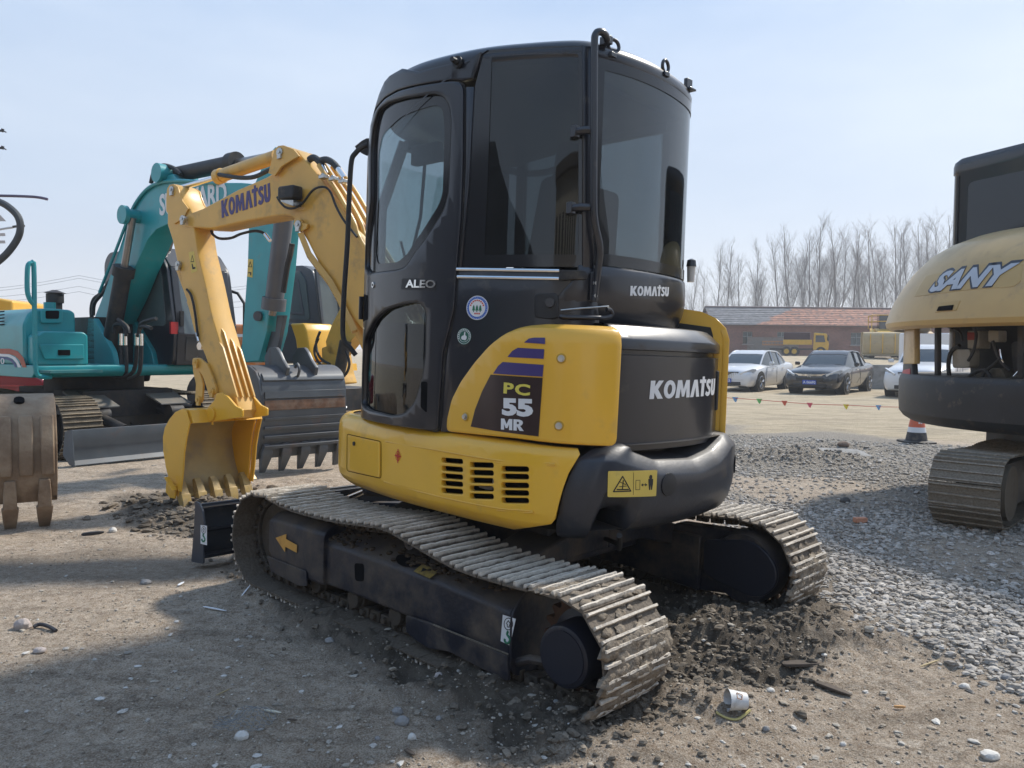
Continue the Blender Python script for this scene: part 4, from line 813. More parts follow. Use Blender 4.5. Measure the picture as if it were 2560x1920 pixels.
# ================================================================ boom, arm and bucket of the main machine
A9 = rad(9); U9 = np.array([math.cos(A9), math.sin(A9), 0]); N9 = np.array([-math.sin(A9), math.cos(A9), 0]); F9 = np.array([.9, -.5, 0])
def BP(off): return Plane(F9+N9*off, U9, view=VM)
def bpt(u, z, n=0): return F9+U9*u+N9*n+np.array([0,0,z])
pb = BP(.125)
top_ = Z(1, 1108,632, 1108,596, 1128,576, 1180,562, 1235,540, 1450,424, 1620,350, 1672,320, 1700,180, 1722,162, 1752,158, 1815,185, 1880,262, 1950,345, 2040,480, 2212,720)
low_ = Z(1, 1880,748, 1842,684, 1822,660, 1812,615, 1780,592, 1742,582, 1690,586, 1500,618, 1292,664, 1230,662, 1120,655)
ft = [(.55, 1.55), (.05, 1.02), (-.05, .90), (.05, .80), (.2, .85), (.75, 1.30)]
ob = pb.hits(top_)+ft+[(1.25, 1.72)]+pb.hits(low_)
BM = empty('boom', None, None); BM.parent = EX; BM['label'] = 'curved yellow boom with blue maker lettering'
pb.sheet('boom_body', YELB, BM, ob, th=.21, off=-.23, bev=.012)
# raised side plates
for (px, off) in ((Z(1, 1660,330, 1698,182, 1722,162, 1752,158, 1815,183, 1850,225, 1795,255, 1740,290, 1700,345), .0),):
    o = pb.hits(px); 
    for f in (0, -.262): pb.sheet('pin_plate', YELB, BM, o, th=.02, off=f, bev=.004)
pl_ = pb.hits(Z(1, 1812,640, 1820,608, 1850,605, 1868,635, 1900,640, 1890,670, 1852,690, 1825,672))
for f in (-.002, -.262): pb.sheet('pin_plate', YELB, BM, pl_, th=.018, off=f, bev=.003)
def pin(q, r=.026, L=.02, o0=.0, pl=None, parent=None, m=STL, name='pin', body=True):
    pl = pl or pb; u, v = pl.hit(q, o0); b = B(); b.cyl(pl.at(u, v, o0-.01), pl.at(u, v, o0+L), r, n=20)
    if body: b.box(pl.at(u, v-.03, o0+L*.6), (.05, .02, .04))
    b.cyl(pl.at(u, v, o0+L), pl.at(u, v, o0+L+.008), r*.45, n=6); return b.obj(name, m, parent or BM, .002)
for q in Z(1, 1725,200, 1838,645, 1128,610): pin(q, .034, .018, .012)
t = pb.text(KO, DBL, BM, pb.hit(Z(1, 1352,600)[0]), pb.hit(Z(1, 1655,494)[0]), .145, bold=.05, off=-.018, sp=.9, label='blue maker lettering on the boom', ext=.0012)
# work light and its cable
b = B(); c_ = pb.at(*pb.hit(Z(1, 1778,448)[0], .06), .05); b.box(c_, (.17, .10, .10), np.array([[U9[0], N9[0], 0], [U9[1], N9[1], 0], [0, 0, 1]])); wl_ = b.obj('work_light', RUB, BM, .012)
b = B(); c2 = c_+U9*.088; b.box(c2, (.012,.082,.082), np.array([[U9[0], N9[0], 0], [U9[1], N9[1], 0], [0, 0, 1]])); b.obj('lens', mat('lamp glass', (.05,.05,.055), .1), wl_)
b = B(); b.add([pb.at(*pb.hit(q, .02), n) for n in (.0, .08) for q in Z(1, 1762,500, 1840,500, 1838,535, 1765,510)], [(0,1,2,3),(4,5,6,7),(0,1,5,4),(3,2,6,7)]); b.obj('light_bracket', STL, BM)
b = B(); b.tube([pb.at(*pb.hit(q), n) for q, n in zip(Z(1, 1722,478, 1745,515, 1780,543, 1830,545, 1875,510, 1920,450, 1960,420, 2005,415, 2040,450, 2070,530, 2120,620, 2200,720), (.03,.03,.03,.03,.02,.02,.02,.01,.01,.01,.01,.01))], .009, 8, 5); b.obj('cable', RUB, BM)
# pipes along the top of the boom
for k, n in enumerate((-.02, -.08, -.14, -.20)):
    b = B(); pts = Z(1, 1945,290, 1985,350, 2060,460, 2160,640, 2212,770); P = []
    for q in pts: u, v = pb.hit((q[0]+k*2, q[1]-k*2)); P.append(pb.at(u, v, n)+np.array([0,0,.02]))
    b.tube(P+[bpt(.55, 1.62, .125+n)], .017, 10, 4); b.obj('pipe', YELB, BM)
for q in Z(1, 1990,350, 2052,362, 2112,378): 
    u, v = pb.hit(q); b = B(); b.box(pb.at(u, v, 0), (.07, .05, .025)); b.cyl(pb.at(u, v, .0), pb.at(u, v, .02)+np.array([0,0,.02]), .014, n=8); b.obj('pipe_clamp', STL, BM, .003)
for P_, r in ((Z(1, 1870,235, 1895,222, 1925,240, 1950,275, 1975,325), .026), (Z(1, 1945,240, 1975,235, 2015,255, 2045,290, 2085,350), .026)):
    b = B(); u_v = [pb.hit(q) for q in P_]; b.tube([pb.at(u, v, -.05) for u, v in u_v[:4]], r, 12, 4); b.obj('hose', mat('spiral hose', (.03,.035,.04), .6, bump=1.0, bscale=80), BM)
    b = B(); b.tube([pb.at(u, v, -.05) for u, v in u_v[3:]], .022, 12); b.obj('hose_fitting', CHR, BM)
# arm (dipper)
AR = empty('arm', None, None); AR.parent = EX; AR['label'] = 'yellow arm hanging from the boom tip'
pa = BP(.10)
ao = Z(1, 1028,640, 1030,500, 1035,425, 1050,400, 1076,394, 1100,412, 1112,455, 1130,500, 1170,545, 1190,600, 1192,665, 1212,800, 1260,1000, 1302,1200)+Z(2, 1345,360, 1400,560, 1440,700, 1470,800, 1450,850, 1395,852, 1370,800, 1330,690, 1290,560, 1262,470, 1225,380)+Z(1, 1190,1290, 1150,1120, 1104,930, 1090,880, 1060,740)
pa.sheet('arm_body', YELB, AR, pa.hits(ao), th=.20, off=-.20, bev=.010)
for f in (.0, -.215): pa.sheet('pin_plate', YELB, AR, pa.hits(Z(1, 1030,560, 1030,480, 1035,425, 1050,400, 1076,394, 1100,412, 1112,455, 1130,500, 1165,545, 1140,600, 1080,640)), th=.015, off=f, bev=.003)
for q in Z(1, 1060,430, 1098,890): pin(q, .032, .016, .012, pa, AR)
# strengthening ribs on the lower arm
for x0, x1, x2 in ((1325, 1372, 1382), (1358, 1390, 1400), (1405, 1425, 1440)):
    pass
iu = pa.hit(Z(2, 1262,470)[0])
st_ = pa.sheet('warning_sticker', STK, AR, pa.hits(Z(1, 1160,812, 1192,805, 1212,928, 1178,942)), th=.001, off=.0005, bev=0)
o = pa.hits(Z(1, 1182,828, 1194,872, 1172,874)); pa.sheet('symbol', INK, st_, o, [ring2(o, .3)], th=.001, off=.0015, bev=0)
pa.sheet('symbol', INK, st_, pa.hits(Z(1, 1178,885, 1184,883, 1190,905, 1202,902, 1200,914, 1184,918)), th=.001, off=.0015, bev=0)
# inner-face ribs: long thin bars standing on the face toward the machine
u0, v0 = pa.hit(Z(1, 1300,1200)[0]); u1, v1 = pa.hit(Z(2, 1440,700)[0]); e_ = np.array([u1-u0, v1-v0]); e_ /= np.linalg.norm(e_); nn_ = np.array([-abs(e_[1]), -abs(e_[0])*np.sign(-e_[0]*-1)])
for n, s0_, s1_ in ((.005, .28, .80), (-.05, .12, .80), (-.11, .22, .80), (-.165, .30, .80)):
    a = np.array([u0, v0])+e_*s0_*.9; c = np.array([u0, v0])+e_*s1_*.95; per = np.array([-1, 0]) ; b = B()
    w0 = [a+per*-.0, a+e_*.05+per*.03, c+per*.03, c]; b.prism([tuple(p) for p in w0], pa.O+pa.N*n, pa.U, pa.W, pa.N, -.018, 0); b.obj('rib', YELB, AR, .003)
# arm cylinder on top of the boom
pc = BP(0)
def ccyl(pts, name, parent, rr, rc, n=0, mrod=CHR, mc=YELB, plane=None, split=None):
    pl = plane or pc; a, s, c = [pl.at(*pl.hit(q, n), n) for q in pts]
    b = B(); b.cyl(a, s, rr, n=20); b.cyl(a-np.array([0,0,0])-pl.N*rr*1.4, a+pl.N*rr*1.4, rr*1.7, n=20); b.obj('cylinder_rod', mrod, parent)
    b = B(); d = (c-s)/np.linalg.norm(c-s); b.cyl(s, s+d*.07, rc*1.18, n=28); b.cyl(s+d*.07, c, rc, n=28); b.obj('cylinder', mc, parent, .004); return a, s, c, d
a, s, c, d = ccyl(Z(1, 1082,425, 1335,352, 1700,225), 'arm_cylinder', BM, .022, .055)
b = B(); b.tube([pc.at(*pc.hit(q, .06), .06) for q in Z(1, 1345,335, 1400,345, 1480,355, 1560,350, 1640,315, 1690,290)], .018, 10, 4); b.obj('hose', MATS['spiral hose'], BM)
# boom cylinder
a, s, c, d = ccyl(Z(1, 1905,690, 2085,1020, 2190,1230), 'boom_cylinder', BM, .026, .058, -.02)
b = B(); b.cyl(c, c+d*.5, .058, n=24); b.obj('cylinder', YELB, BM)
b = B(); b.tube([pb.at(*pb.hit(q, .0), -.0) for q in Z(1, 1848,700, 1900,830, 2030,1000, 2085,1100, 2180,1300)], .03, 4); b.obj('cylinder_guard', YELB, BM)
# hose loop below the boom
b = B(); b.tube([pc.at(*pc.hit(q)) for q in Z(1, 1298,680, 1310,705, 1350,728, 1420,725, 1480,700, 1560,682, 1610,690, 1635,710)], .012, 8, 5); b.obj('hose', RUB, BM); b = B(); b.tube([pc.at(*pc.hit(q)) for q in Z(1, 1628,700, 1660,742)], .015, 8); b.obj('hose_fitting', CHR, BM)
# bucket cylinder on the outer side of the arm
a, s, c, d = ccyl(Z(1, 1240,1390, 1200,1150, 1108,900), 'bucket_cylinder', AR, .02, .045, -.0, CHR, YELB)
b = B(); b.tube([pa.at(*pa.hit(q, .01), .015) for q in Z(1, 1150,1040, 1178,1080, 1200,1180, 1218,1330)], .010, 8, 4); b.obj('hose', RUB, AR); b = B(); b.tube([pa.at(*pa.hit(q), .015) for q in Z(1, 1215,1310, 1228,1360)], .014, 8); b.obj('hose_fitting', CHR, AR)
# links
for f in (.005, -.225):
    pa.sheet('bucket_link', YELB, AR, rnd(pa.hits(Z(2, 1200,480, 1240,478, 1290,520, 1320,590, 1345,665, 1345,700, 1300,712, 1285,660, 1262,590, 1230,545, 1196,525)), .02), th=.022, off=f, bev=.004)
    pa.sheet('tipping_link', YELB, AR, rnd(pa.hits(Z(2, 1196,490, 1240,560, 1262,640, 1256,740, 1212,740, 1218,640, 1200,560)), .01), th=.02, off=f*.8, bev=.004)
for q in Z(2, 1215,505, 1312,685, 1230,735): pin(q, .032, .03, .02, pa, AR, YELB)
# bucket
BK = empty('bucket', None, None); BK.parent = EX; BK['label'] = 'yellow digging bucket with five teeth, opening toward the machine'
BWD = .70; pk = BP(BWD/2)
back = pk.hits(Z(2, 1120,790, 1075,812, 1040,855, 1012,905, 1000,965, 1002,1050, 1018,1150, 1038,1230, 1060,1300, 1092,1340))
mouth = pk.hits(Z(2, 1100,1300, 1110,1180, 1118,1060, 1128,970, 1145,885))
BKI = mat('worn bucket inside', (.43, .31, .11), .45, 0, .12, 6, (.30,.26,.19), .30, 5, .3, coat=.05)
pk.sheet('side_plate', YEL, BK, back+mouth, th=.02, off=-.02, bev=.003)
pk.sheet('side_plate', YEL, BK, back+mouth, th=.02, off=-BWD, bev=.003)
b = B(); o = np.array(catm(back, 5)); c = np.array([np.mean([p[0] for p in back+mouth]), np.mean([p[1] for p in back+mouth])]); inn = [p+(c-p)/np.linalg.norm(c-p)*.016 for p in o]
b.loft([[tuple(pk.at(p[0], p[1], n)) for p in list(o)+inn[::-1]] for n in (-.019, -BWD+.019)]); b.obj('shell', BKI, BK, ang=40)
mt = pk.hits(Z(2, 1120,790, 1160,800, 1180,880, 1146,884)); pk.sheet('top_plate', YEL, BK, mt, th=BWD-.02, off=-BWD+.01, bev=.004)
# side lip bars
for f in (.002, -BWD-.014):
    m0 = pk.hits(Z(2, 1122,792, 1147,884, 1128,970, 1118,1060, 1110,1180, 1098,1290, 1120,1300, 1134,1180, 1142,1060, 1155,975, 1175,880, 1150,800)); pk.sheet('lip_bar', YEL, BK, m0, th=.014, off=f, bev=.003)
    sc_ = pk.hits(Z(2, 1052,1205, 1075,1235, 1100,1262, 1098,1280, 1040,1262, 1035,1330, 1080,1345, 1065,1240)); 
cg = pk.hits(Z(2, 1040,1240, 1100,1262, 1092,1342, 1062,1335, 1036,1300))
for f in (.014, -BWD-.03): pk.sheet('side_cutter', YEL, BK, cg, th=.016, off=f, bev=.004)
for f, sg in ((.03, 1), (-BWD-.03, -1)):
    a = pk.hit(Z(2, 1055,1205)[0]); c = pk.hit(Z(2, 1100,1285)[0]); b = B()
    b.add([pk.at(a[0], a[1], f), pk.at(a[0], a[1], f+.045*sg), pk.at(c[0], c[1], f+.045*sg), pk.at(c[0], c[1], f)]+[pk.at(a[0]-.02, a[1], f), pk.at(a[0]-.02, a[1], f+.045*sg), pk.at(c[0]-.02, c[1], f+.045*sg), pk.at(c[0]-.02, c[1], f)], [(0,1,2,3),(4,5,6,7),(0,1,5,4),(1,2,6,5),(2,3,7,6),(3,0,4,7)]); b.obj('side_cutter', YEL, BK, .003)
TTH = mat('worn tooth paint', (.42, .29, .10), .5, 0, .15, 20, (.25,.2,.13), .3, 12, .3)
tr = pk.hit(Z(2, 1098,1335)[0]); tt = pk.hit(Z(2, 1118,1405)[0])
dirt_ = np.array([tt[0]-tr[0], tt[1]-tr[1]]); Lt = np.linalg.norm(dirt_); dirt_ /= Lt; pr = np.array([-dirt_[1], dirt_[0]])
if pr[0] > 0: pr = -pr
for k in range(5):
    n = -.04-(BWD-.08)*k/4; b = B(); base = np.array(tr)-dirt_*.14
    def q3(s, p, w): x = base+dirt_*s+pr*p; return [pk.at(x[0], x[1], n+w), pk.at(x[0], x[1], n-w)]
    r1 = [q3(0, .03, .028), q3(0, -.005, .028)]; 
    def ring(s, p0, p1, w): a = q3(s, p0, w); c = q3(s, p1, w); return [a[0], a[1], c[1], c[0]]
    b.loft([ring(0, .028, -.004, .026), ring(.06, .045, -.012, .032), ring(.13, .045, -.022, .036), ring(.135, .050, -.026, .042), ring(.20, .040, -.020, .040), ring(.27, .008, -.004, .034)])
    b.obj('tooth', TTH, BK, .003)
# bucket ears and hinge tube
for n in (-.20, -.235-.21):
    pk.sheet('bucket_ear', YEL, BK, rnd(pk.hits(Z(2, 1205,735, 1210,700, 1245,695, 1280,720, 1330,780, 1370,800, 1370,850, 1300,860, 1180,880, 1150,800)), .01), th=.022, off=n, bev=.004)
a = pa.hit(Z(2, 1345,822)[0]); b = B(); b.cyl(pa.at(a[0], a[1], .07), pa.at(a[0], a[1], -.27), .045, n=24); b.cyl(pa.at(a[0], a[1], .09), pa.at(a[0], a[1], .04), .058, n=24); b.cyl(pa.at(a[0], a[1], -.24), pa.at(a[0], a[1], -.29), .058, n=24); b.obj('hinge_pin', YEL, BK, .003)
b = B(); b.cyl(pa.at(a[0], a[1]-.04, .06), pa.at(a[0], a[1]-.09, .06), .009, n=8); b.obj('grease_nipple', YEL, BK)
# ================================================================ ground
def vnoise(x, y, seed=0):
    xi = np.floor(x).astype(np.int64); yi = np.floor(y).astype(np.int64); fx = x-xi; fy = y-yi
    def h(a, b):
        n = (a*374761393+b*668265263+seed*974711) & 0xffffffff; n = ((n ^ (n >> 13))*1274126177) & 0xffffffff; n = n ^ (n >> 16); return (n & 0xffff)/65535.0
    sx = fx*fx*(3-2*fx); sy = fy*fy*(3-2*fy)
    return (h(xi, yi)*(1-sx)+h(xi+1, yi)*sx)*(1-sy)+(h(xi, yi+1)*(1-sx)+h(xi+1, yi+1)*sx)*sy
def fbm(x, y, f, o=4, seed=0, g=.5):
    s = 0; a = 1; t = 0
    for i in range(o): s = s+a*(vnoise(x*f+17.3*i, y*f-9.1*i, seed+i)-.5); t += a; a *= g; f *= 2.03
    return s/t*2
def wpx(*a): return [tuple(VW.z((a[i], a[i+1]), 0)[:2]) for i in range(0, len(a), 2)]
def inside(x, y, poly):
    r = np.zeros(x.shape, bool); n = len(poly)
    for i in range(n):
        x0, y0 = poly[i]; x1, y1 = poly[(i+1) % n]
        c = ((y0 > y) != (y1 > y)); 
        with np.errstate(divide='ignore', invalid='ignore'): t = x < (x1-x0)*(y-y0)/(y1-y0)+x0
        r ^= c & t
    return r
def mask(x, y, poly, jit, n=5, seed=0):
    """soft ragged-edged zone"""
    m = 0
    for k in range(n):
        dx = fbm(x, y, 1.1, 4, seed+31*k)*jit+(k-n/2)*jit*.12; dy = fbm(x, y, 1.1, 4, seed+31*k+7)*jit
        m = m+inside(x+dx, y+dy, poly)
    return m/n
MUDZ = wpx(1500,1500, 1900,1370, 2060,1440, 2080,1560, 2050,1640, 2000,1700, 1780,1720, 1640,1760, 1500,1850, 1330,1900, 1200,1900, 1150,1800, 700,1540, 560,1400, 640,1360, 900,1330, 1400,1300)
GRAVZ = wpx(1836,1085, 2060,1075, 2320,1105, 2500,1120, 3200,1180, 3400,1500, 3000,1900, 2560,1720, 2420,1640, 2250,1590, 2080,1480, 1960,1440, 1800,1300, 1700,1150, 1640,1060, 1840,1060)
BAREZ = wpx(1836,1195, 2120,1195, 2330,1260, 2200,1280, 1900,1255, 1700,1200)
BARE2 = wpx(2240,1370, 2360,1345, 2800,1370, 3000,1500, 2500,1470, 2300,1440)
SHADOWZ = wpx(0,1385, 330,1360, 520,1380, 600,1420, 330,1465, 60,1440, -300,1440, -300,1400)  # boom and arm shadow band, painted into the ground colour
DAMPB = wpx(280,1240, 450,1225, 640,1225, 660,1290, 470,1340, 330,1320)
ROADZ = [(-60,10.5),(-9,10.0),(-3,10.5),(2.0,11.5),(3.6,12.0),(7,12.2),(30,12),(300,12),(300,300),(-300,300),(-300,10)]
def ground_h(x, y):
    x = np.asarray(x, float); y = np.asarray(y, float); d = np.hypot(x, y); near = np.clip(1-d/60, 0, 1)
    h = .030*fbm(x, y, .33, 3, 3)+near*(.012*fbm(x, y, 2.1, 4, 5)+(.007*fbm(x, y, 9, 4, 9)+.003*fbm(x, y, 32, 2, 19))*np.clip(1.6-d/14, 0, 1))
    mz = mask(x, y, MUDZ, .14, 4, 2)
    r = 1-abs(fbm(x, y, 4.5, 4, 21)); h = h+mz*(.045*fbm(x, y, 5, 4, 12, .6)+.062*(r-.75)+.030*fbm(x, y, 18, 3, 15))
    def bump(cx, cy, rx, ry, a, ang=0, lump=.5):
        c, s = math.cos(ang), math.sin(ang); u = ((x-cx)*c+(y-cy)*s)/rx; v = (-(x-cx)*s+(y-cy)*c)/ry
        return a*np.exp(-(u*u+v*v)**1.2)*(1+lump*fbm(x, y, 4.3, 4, 77)+.35*fbm(x, y, 15, 3, 78))
    for q, rx, ry, a in (((1560,1850), .30, .18, .03), ((1720,1760), .35, .14, .06), ((1950,1600), .55, .22, .08), ((1800,1600), .4, .2, .05), ((1330,1880), .4, .2, .02), ((1300,1720), .5, .12, .03), ((2050,1545), .3, .2, .05), ((460,1300), .45, .22, .07), ((560,1270), .4, .2, .07), ((330,1265), .3, .12, .05), ((640,1430), .25, .12, .03), ((1980,1160), 1.1, .45, .18), ((2080,1130), 1.0, .4, .12), ((700,1215), .8, .25, .07), ((2200,1620), .3, .1, .03)):
        c = VW.z(q, 0); h = h+bump(c[0], c[1], rx, ry, a)
    for yy in (.78, -.78): fp = [tuple(m2w(q)[:2]) for q in ((-1.12, yy-.26, 0), (1.2, yy-.26, 0), (1.2, yy+.26, 0), (-1.12, yy+.26, 0))]; h = h+.030*mask(x, y, fp, .07, 4, 33)
    # shallow ruts from other tracks at lower right
    a0 = VW.z((2560, 1500), 0)[:2]; a1 = VW.z((1700, 1860), 0)[:2]; e = (a1-a0)/np.linalg.norm(a1-a0); s_ = (x-a0[0])*e[0]+(y-a0[1])*e[1]; t_ = -(x-a0[0])*e[1]+(y-a0[1])*e[0]
    h = h+.008*np.sin(s_*2*math.pi/.105)*np.exp(-(t_/.28)**4)*np.clip(fbm(x, y, 1.5, 3, 41)+.55, 0, 1)*(s_ > -1)*(s_ < 5)
    h = h-.02*np.exp(-((t_-.28)/.07)**2)*(s_ < 4)
    t = np.clip((y-32)/20, 0, 1)*np.clip((x+2)/12, 0, 1); ramp_ = 1.15*t*t*(3-2*t)
    return h*np.clip((d-.5), 0, 1)*(1-np.clip((d-120)/80, 0, 1))+ramp_
def gz(x, y): return float(ground_h(np.array([x]), np.array([y]))[0])
def ground_sheet():
    rr = [.6]
    while rr[-1] < 2.0: rr.append(rr[-1]*1.02)
    while rr[-1] < 16: rr.append(rr[-1]*1.0058)
    while rr[-1] < 60: rr.append(rr[-1]*1.02)
    while rr[-1] < 2500: rr.append(rr[-1]*1.12)
    th = list(np.arange(-48, 48, .135)); th = list(np.arange(-180, -48, 3.0))+th+list(np.arange(48, 180, 3.0)); R_, T_ = np.meshgrid(np.array(rr), np.radians(th), indexing='ij')
    x = (R_*np.sin(T_)).ravel(); y = (R_*np.cos(T_)).ravel(); z = ground_h(x, y); n0, n1 = R_.shape
    co = np.c_[x, y, z]; co = np.r_[co, [[0, 0, -.05]]]
    i, j = np.meshgrid(np.arange(n0-1), np.arange(n1), indexing='ij'); j2 = (j+1) % n1
    f = np.stack([i*n1+j, i*n1+j2, (i+1)*n1+j2, (i+1)*n1+j], -1).reshape(-1, 4)
    me = bpy.data.meshes.new('ground'); nf = len(f)
    me.vertices.add(len(co)); me.vertices.foreach_set('co', co.ravel()); tri = np.stack([np.full(n1, len(co)-1), (np.arange(n1)+1) % n1, np.arange(n1)], -1)
    me.loops.add(nf*4+len(tri)*3); me.loops.foreach_set('vertex_index', np.r_[f.ravel(), tri.ravel()]); me.polygons.add(nf+len(tri))
    ls = np.r_[np.arange(nf)*4, nf*4+np.arange(len(tri))*3]; me.polygons.foreach_set('loop_start', ls); me.update(calc_edges=True); me.validate(); me.shade_smooth()
    X, Y = co[:, 0], co[:, 1]
    mud = np.clip(mask(X, Y, MUDZ, .22, 5, 2)+.9*mask(X, Y, DAMPB, .2, 4, 8)+.45*mask(X, Y, SHADOWZ, .25, 5, 5), 0, 1)  # mud tone also carries the painted arm shadow band
    grav = mask(X, Y, GRAVZ, .5, 5, 50)*(1-.8*mask(X, Y, BAREZ, .5, 4, 60))*(1-.75*mask(X, Y, BARE2, .3, 4, 61)); road = mask(X, Y, ROADZ, 1.2, 6, 70)
    at = me.color_attributes.new('zones', 'FLOAT_COLOR', 'POINT'); at.data.foreach_set('color', np.c_[mud, grav, road, np.ones(len(X))].ravel())
    return me
gm = bpy.data.materials.new('yard earth'); gm.use_nodes = True; n = gm.node_tree.nodes; L = gm.node_tree.links; pb_ = n['Principled BSDF']; pb_.inputs['Roughness'].default_value = .92; pb_.inputs['Specular IOR Level'].default_value = .25
def N_(t, **k):
    q = n.new(t)
    for a, v in k.items():
        if a.startswith('_'): setattr(q, a[1:], v)
        else: q.inputs[a].default_value = v
    return q
at = N_('ShaderNodeVertexColor'); at.layer_name = 'zones'; sp = N_('ShaderNodeSeparateColor'); L.new(at.outputs[0], sp.inputs[0]); gp_ = N_('ShaderNodeNewGeometry')
def noise(sc, det=8, ro=.6, stretch=None):
    q = N_('ShaderNodeTexNoise', Scale=sc, Detail=det, Roughness=ro)
    if stretch: m_ = N_('ShaderNodeMapping'); m_.inputs['Scale'].default_value = stretch; m_.inputs['Rotation'].default_value = (0, 0, .5); L.new(gp_.outputs['Position'], m_.inputs[0]); L.new(m_.outputs[0], q.inputs['Vector'])
    else: L.new(gp_.outputs['Position'], q.inputs['Vector'])
    return q
def ramp(src, stops):
    q = n.new('ShaderNodeValToRGB'); e = q.color_ramp.elements
    while len(e) < len(stops): e.new(.5)
    for i, (p, c) in enumerate(stops): e[i].position = p; e[i].color = (*c, 1)
    L.new(src, q.inputs[0]); return q.outputs[0]
def mixc(f, a, b, bt='MIX'):
    q = n.new('ShaderNodeMix'); q.data_type = 'RGBA'; q.blend_type = bt
    for i, v in ((0, f), (6, a), (7, b)):
        if isinstance(v, (int, float)): q.inputs[i].default_value = v
        elif isinstance(v, tuple): q.inputs[i].default_value = (*v, 1)
        else: L.new(v, q.inputs[i])
    return q.outputs[2]
def ramp1(src, a, b): q = N_('ShaderNodeMapRange'); q.inputs[1].default_value = a; q.inputs[2].default_value = b; L.new(src, q.inputs[0]); return q.outputs[0]
n1_, n2_, n3_ = noise(.9, 10, .65), noise(7, 9, .7), noise(60, 4, .7); nst = noise(1.6, 8, .6, (1, 4, 1))
base = ramp(n1_.outputs[0], [(.30, (.44,.35,.26)), (.5, (.56,.455,.35)), (.72, (.65,.54,.42))])
base = mixc(ramp1(n2_.outputs[0], .42, .66), base, (.42,.335,.255)); base = mixc(ramp1(nst.outputs[0], .52, .66), base, (.36,.29,.22))
n4_ = noise(22, 10, .8); n5_ = noise(150, 3, .6); base = mixc(.85, base, ramp(n4_.outputs[0], [(.34, (.12,.12,.12)), (.5, (.5,.5,.5)), (.66, (.9,.9,.9))]), 'SOFT_LIGHT'); base = mixc(.9, base, ramp(n5_.outputs[0], [(.32, (.10,.10,.10)), (.5, (.5,.5,.5)), (.68, (.95,.95,.95))]), 'SOFT_LIGHT')
vc = N_('ShaderNodeTexVoronoi', Scale=5.5, _feature='DISTANCE_TO_EDGE'); vd = N_('ShaderNodeVectorMath', _operation='ADD'); nv_ = noise(3, 5, .6); sv_ = N_('ShaderNodeVectorMath', _operation='SCALE'); sv_.inputs['Scale'].default_value = .5; L.new(nv_.outputs['Color'], sv_.inputs[0]); L.new(gp_.outputs['Position'], vd.inputs[0]); L.new(sv_.outputs[0], vd.inputs[1]); L.new(vd.outputs[0], vc.inputs['Vector'])
crk = N_('ShaderNodeMath', _operation='LESS_THAN'); crk.inputs[1].default_value = .022; L.new(vc.outputs['Distance'], crk.inputs[0]); cm_ = N_('ShaderNodeMath', _operation='MULTIPLY'); L.new(crk.outputs[0], cm_.inputs[0]); L.new(ramp1(n1_.outputs[0], .50, .62), cm_.inputs[1]); cm2 = N_('ShaderNodeMath', _operation='MULTIPLY'); cm2.inputs[1].default_value = .55; L.new(cm_.outputs[0], cm2.inputs[0]); base = mixc(cm2.outputs[0], base, (.16,.13,.10))
mudc = ramp(n2_.outputs[0], [(.3, (.095,.075,.055)), (.52, (.165,.135,.103)), (.72, (.28,.235,.18))])
gravc = ramp(n3_.outputs[0], [(.3, (.23,.20,.165)), (.5, (.34,.30,.25)), (.7, (.48,.44,.38))])
roadc = ramp(nst.outputs[0], [(.35, (.36,.295,.20)), (.5, (.47,.385,.265)), (.68, (.56,.465,.33))]); roadc = mixc(ramp1(n1_.outputs[0], .5, .75), roadc, (.30,.25,.18))
# car park tyre lines across the road
nl = noise(.8, 7, .65, (.25, 3.5, 1)); nl.inputs['Distortion'].default_value = .6; roadc = mixc(ramp1(nl.outputs[0], .56, .64), roadc, (.33,.27,.19))
c_ = mixc(sp.outputs[2], base, roadc); c_ = mixc(sp.outputs[1], c_, gravc); c_ = mixc(sp.outputs[0], c_, mudc)
# broken shells, chips and small pale stones
for sc, dr, thr, colr in ((38, .9, .09, (.55,.50,.43)), (75, 1, .11, (.42,.38,.32)), (130, 1, .12, (.07,.06,.05))):
    v = N_('ShaderNodeTexVoronoi', Scale=sc); v.inputs['Randomness'].default_value = dr; L.new(gp_.outputs['Position'], v.inputs['Vector']); 
    w_ = N_('ShaderNodeMath', _operation='LESS_THAN'); w_.inputs[1].default_value = thr; 
    nz = noise(2.3, 3, .5); mm_ = N_('ShaderNodeMath', _operation='ADD'); mm_.inputs[1].default_value = 0
    add = N_('ShaderNodeMath', _operation='SUBTRACT'); L.new(v.outputs['Distance'], add.inputs[0]); q_ = N_('ShaderNodeMath', _operation='MULTIPLY'); q_.inputs[1].default_value = thr*1.4; L.new(nz.outputs[0], q_.inputs[0]); L.new(q_.outputs[0], add.inputs[1]); L.new(add.outputs[0], w_.inputs[0]); w_.inputs[1].default_value = thr*.2
    fm = N_('ShaderNodeMath', _operation='MULTIPLY'); fm.inputs[1].default_value = .8; L.new(w_.outputs[0], fm.inputs[0]); c_ = mixc(fm.outputs[0], c_, colr)
L.new(c_, pb_.inputs['Base Color'])
b1 = noise(34, 10, .82); b2 = N_('ShaderNodeTexVoronoi', Scale=45); L.new(gp_.outputs['Position'], b2.inputs['Vector']); b0 = noise(6, 5, .6)
a1_ = N_('ShaderNodeMath', _operation='MULTIPLY_ADD'); L.new(b1.outputs[0], a1_.inputs[0]); a1_.inputs[1].default_value = 1.0; sb = N_('ShaderNodeMath', _operation='MULTIPLY'); L.new(b2.outputs[0], sb.inputs[0]); L.new(sp.outputs[1], sb.inputs[1]); L.new(sb.outputs[0], a1_.inputs[2])
a2_ = N_('ShaderNodeMath', _operation='MULTIPLY_ADD'); L.new(b0.outputs[0], a2_.inputs[0]); a2_.inputs[1].default_value = 1.4; L.new(a1_.outputs[0], a2_.inputs[2])
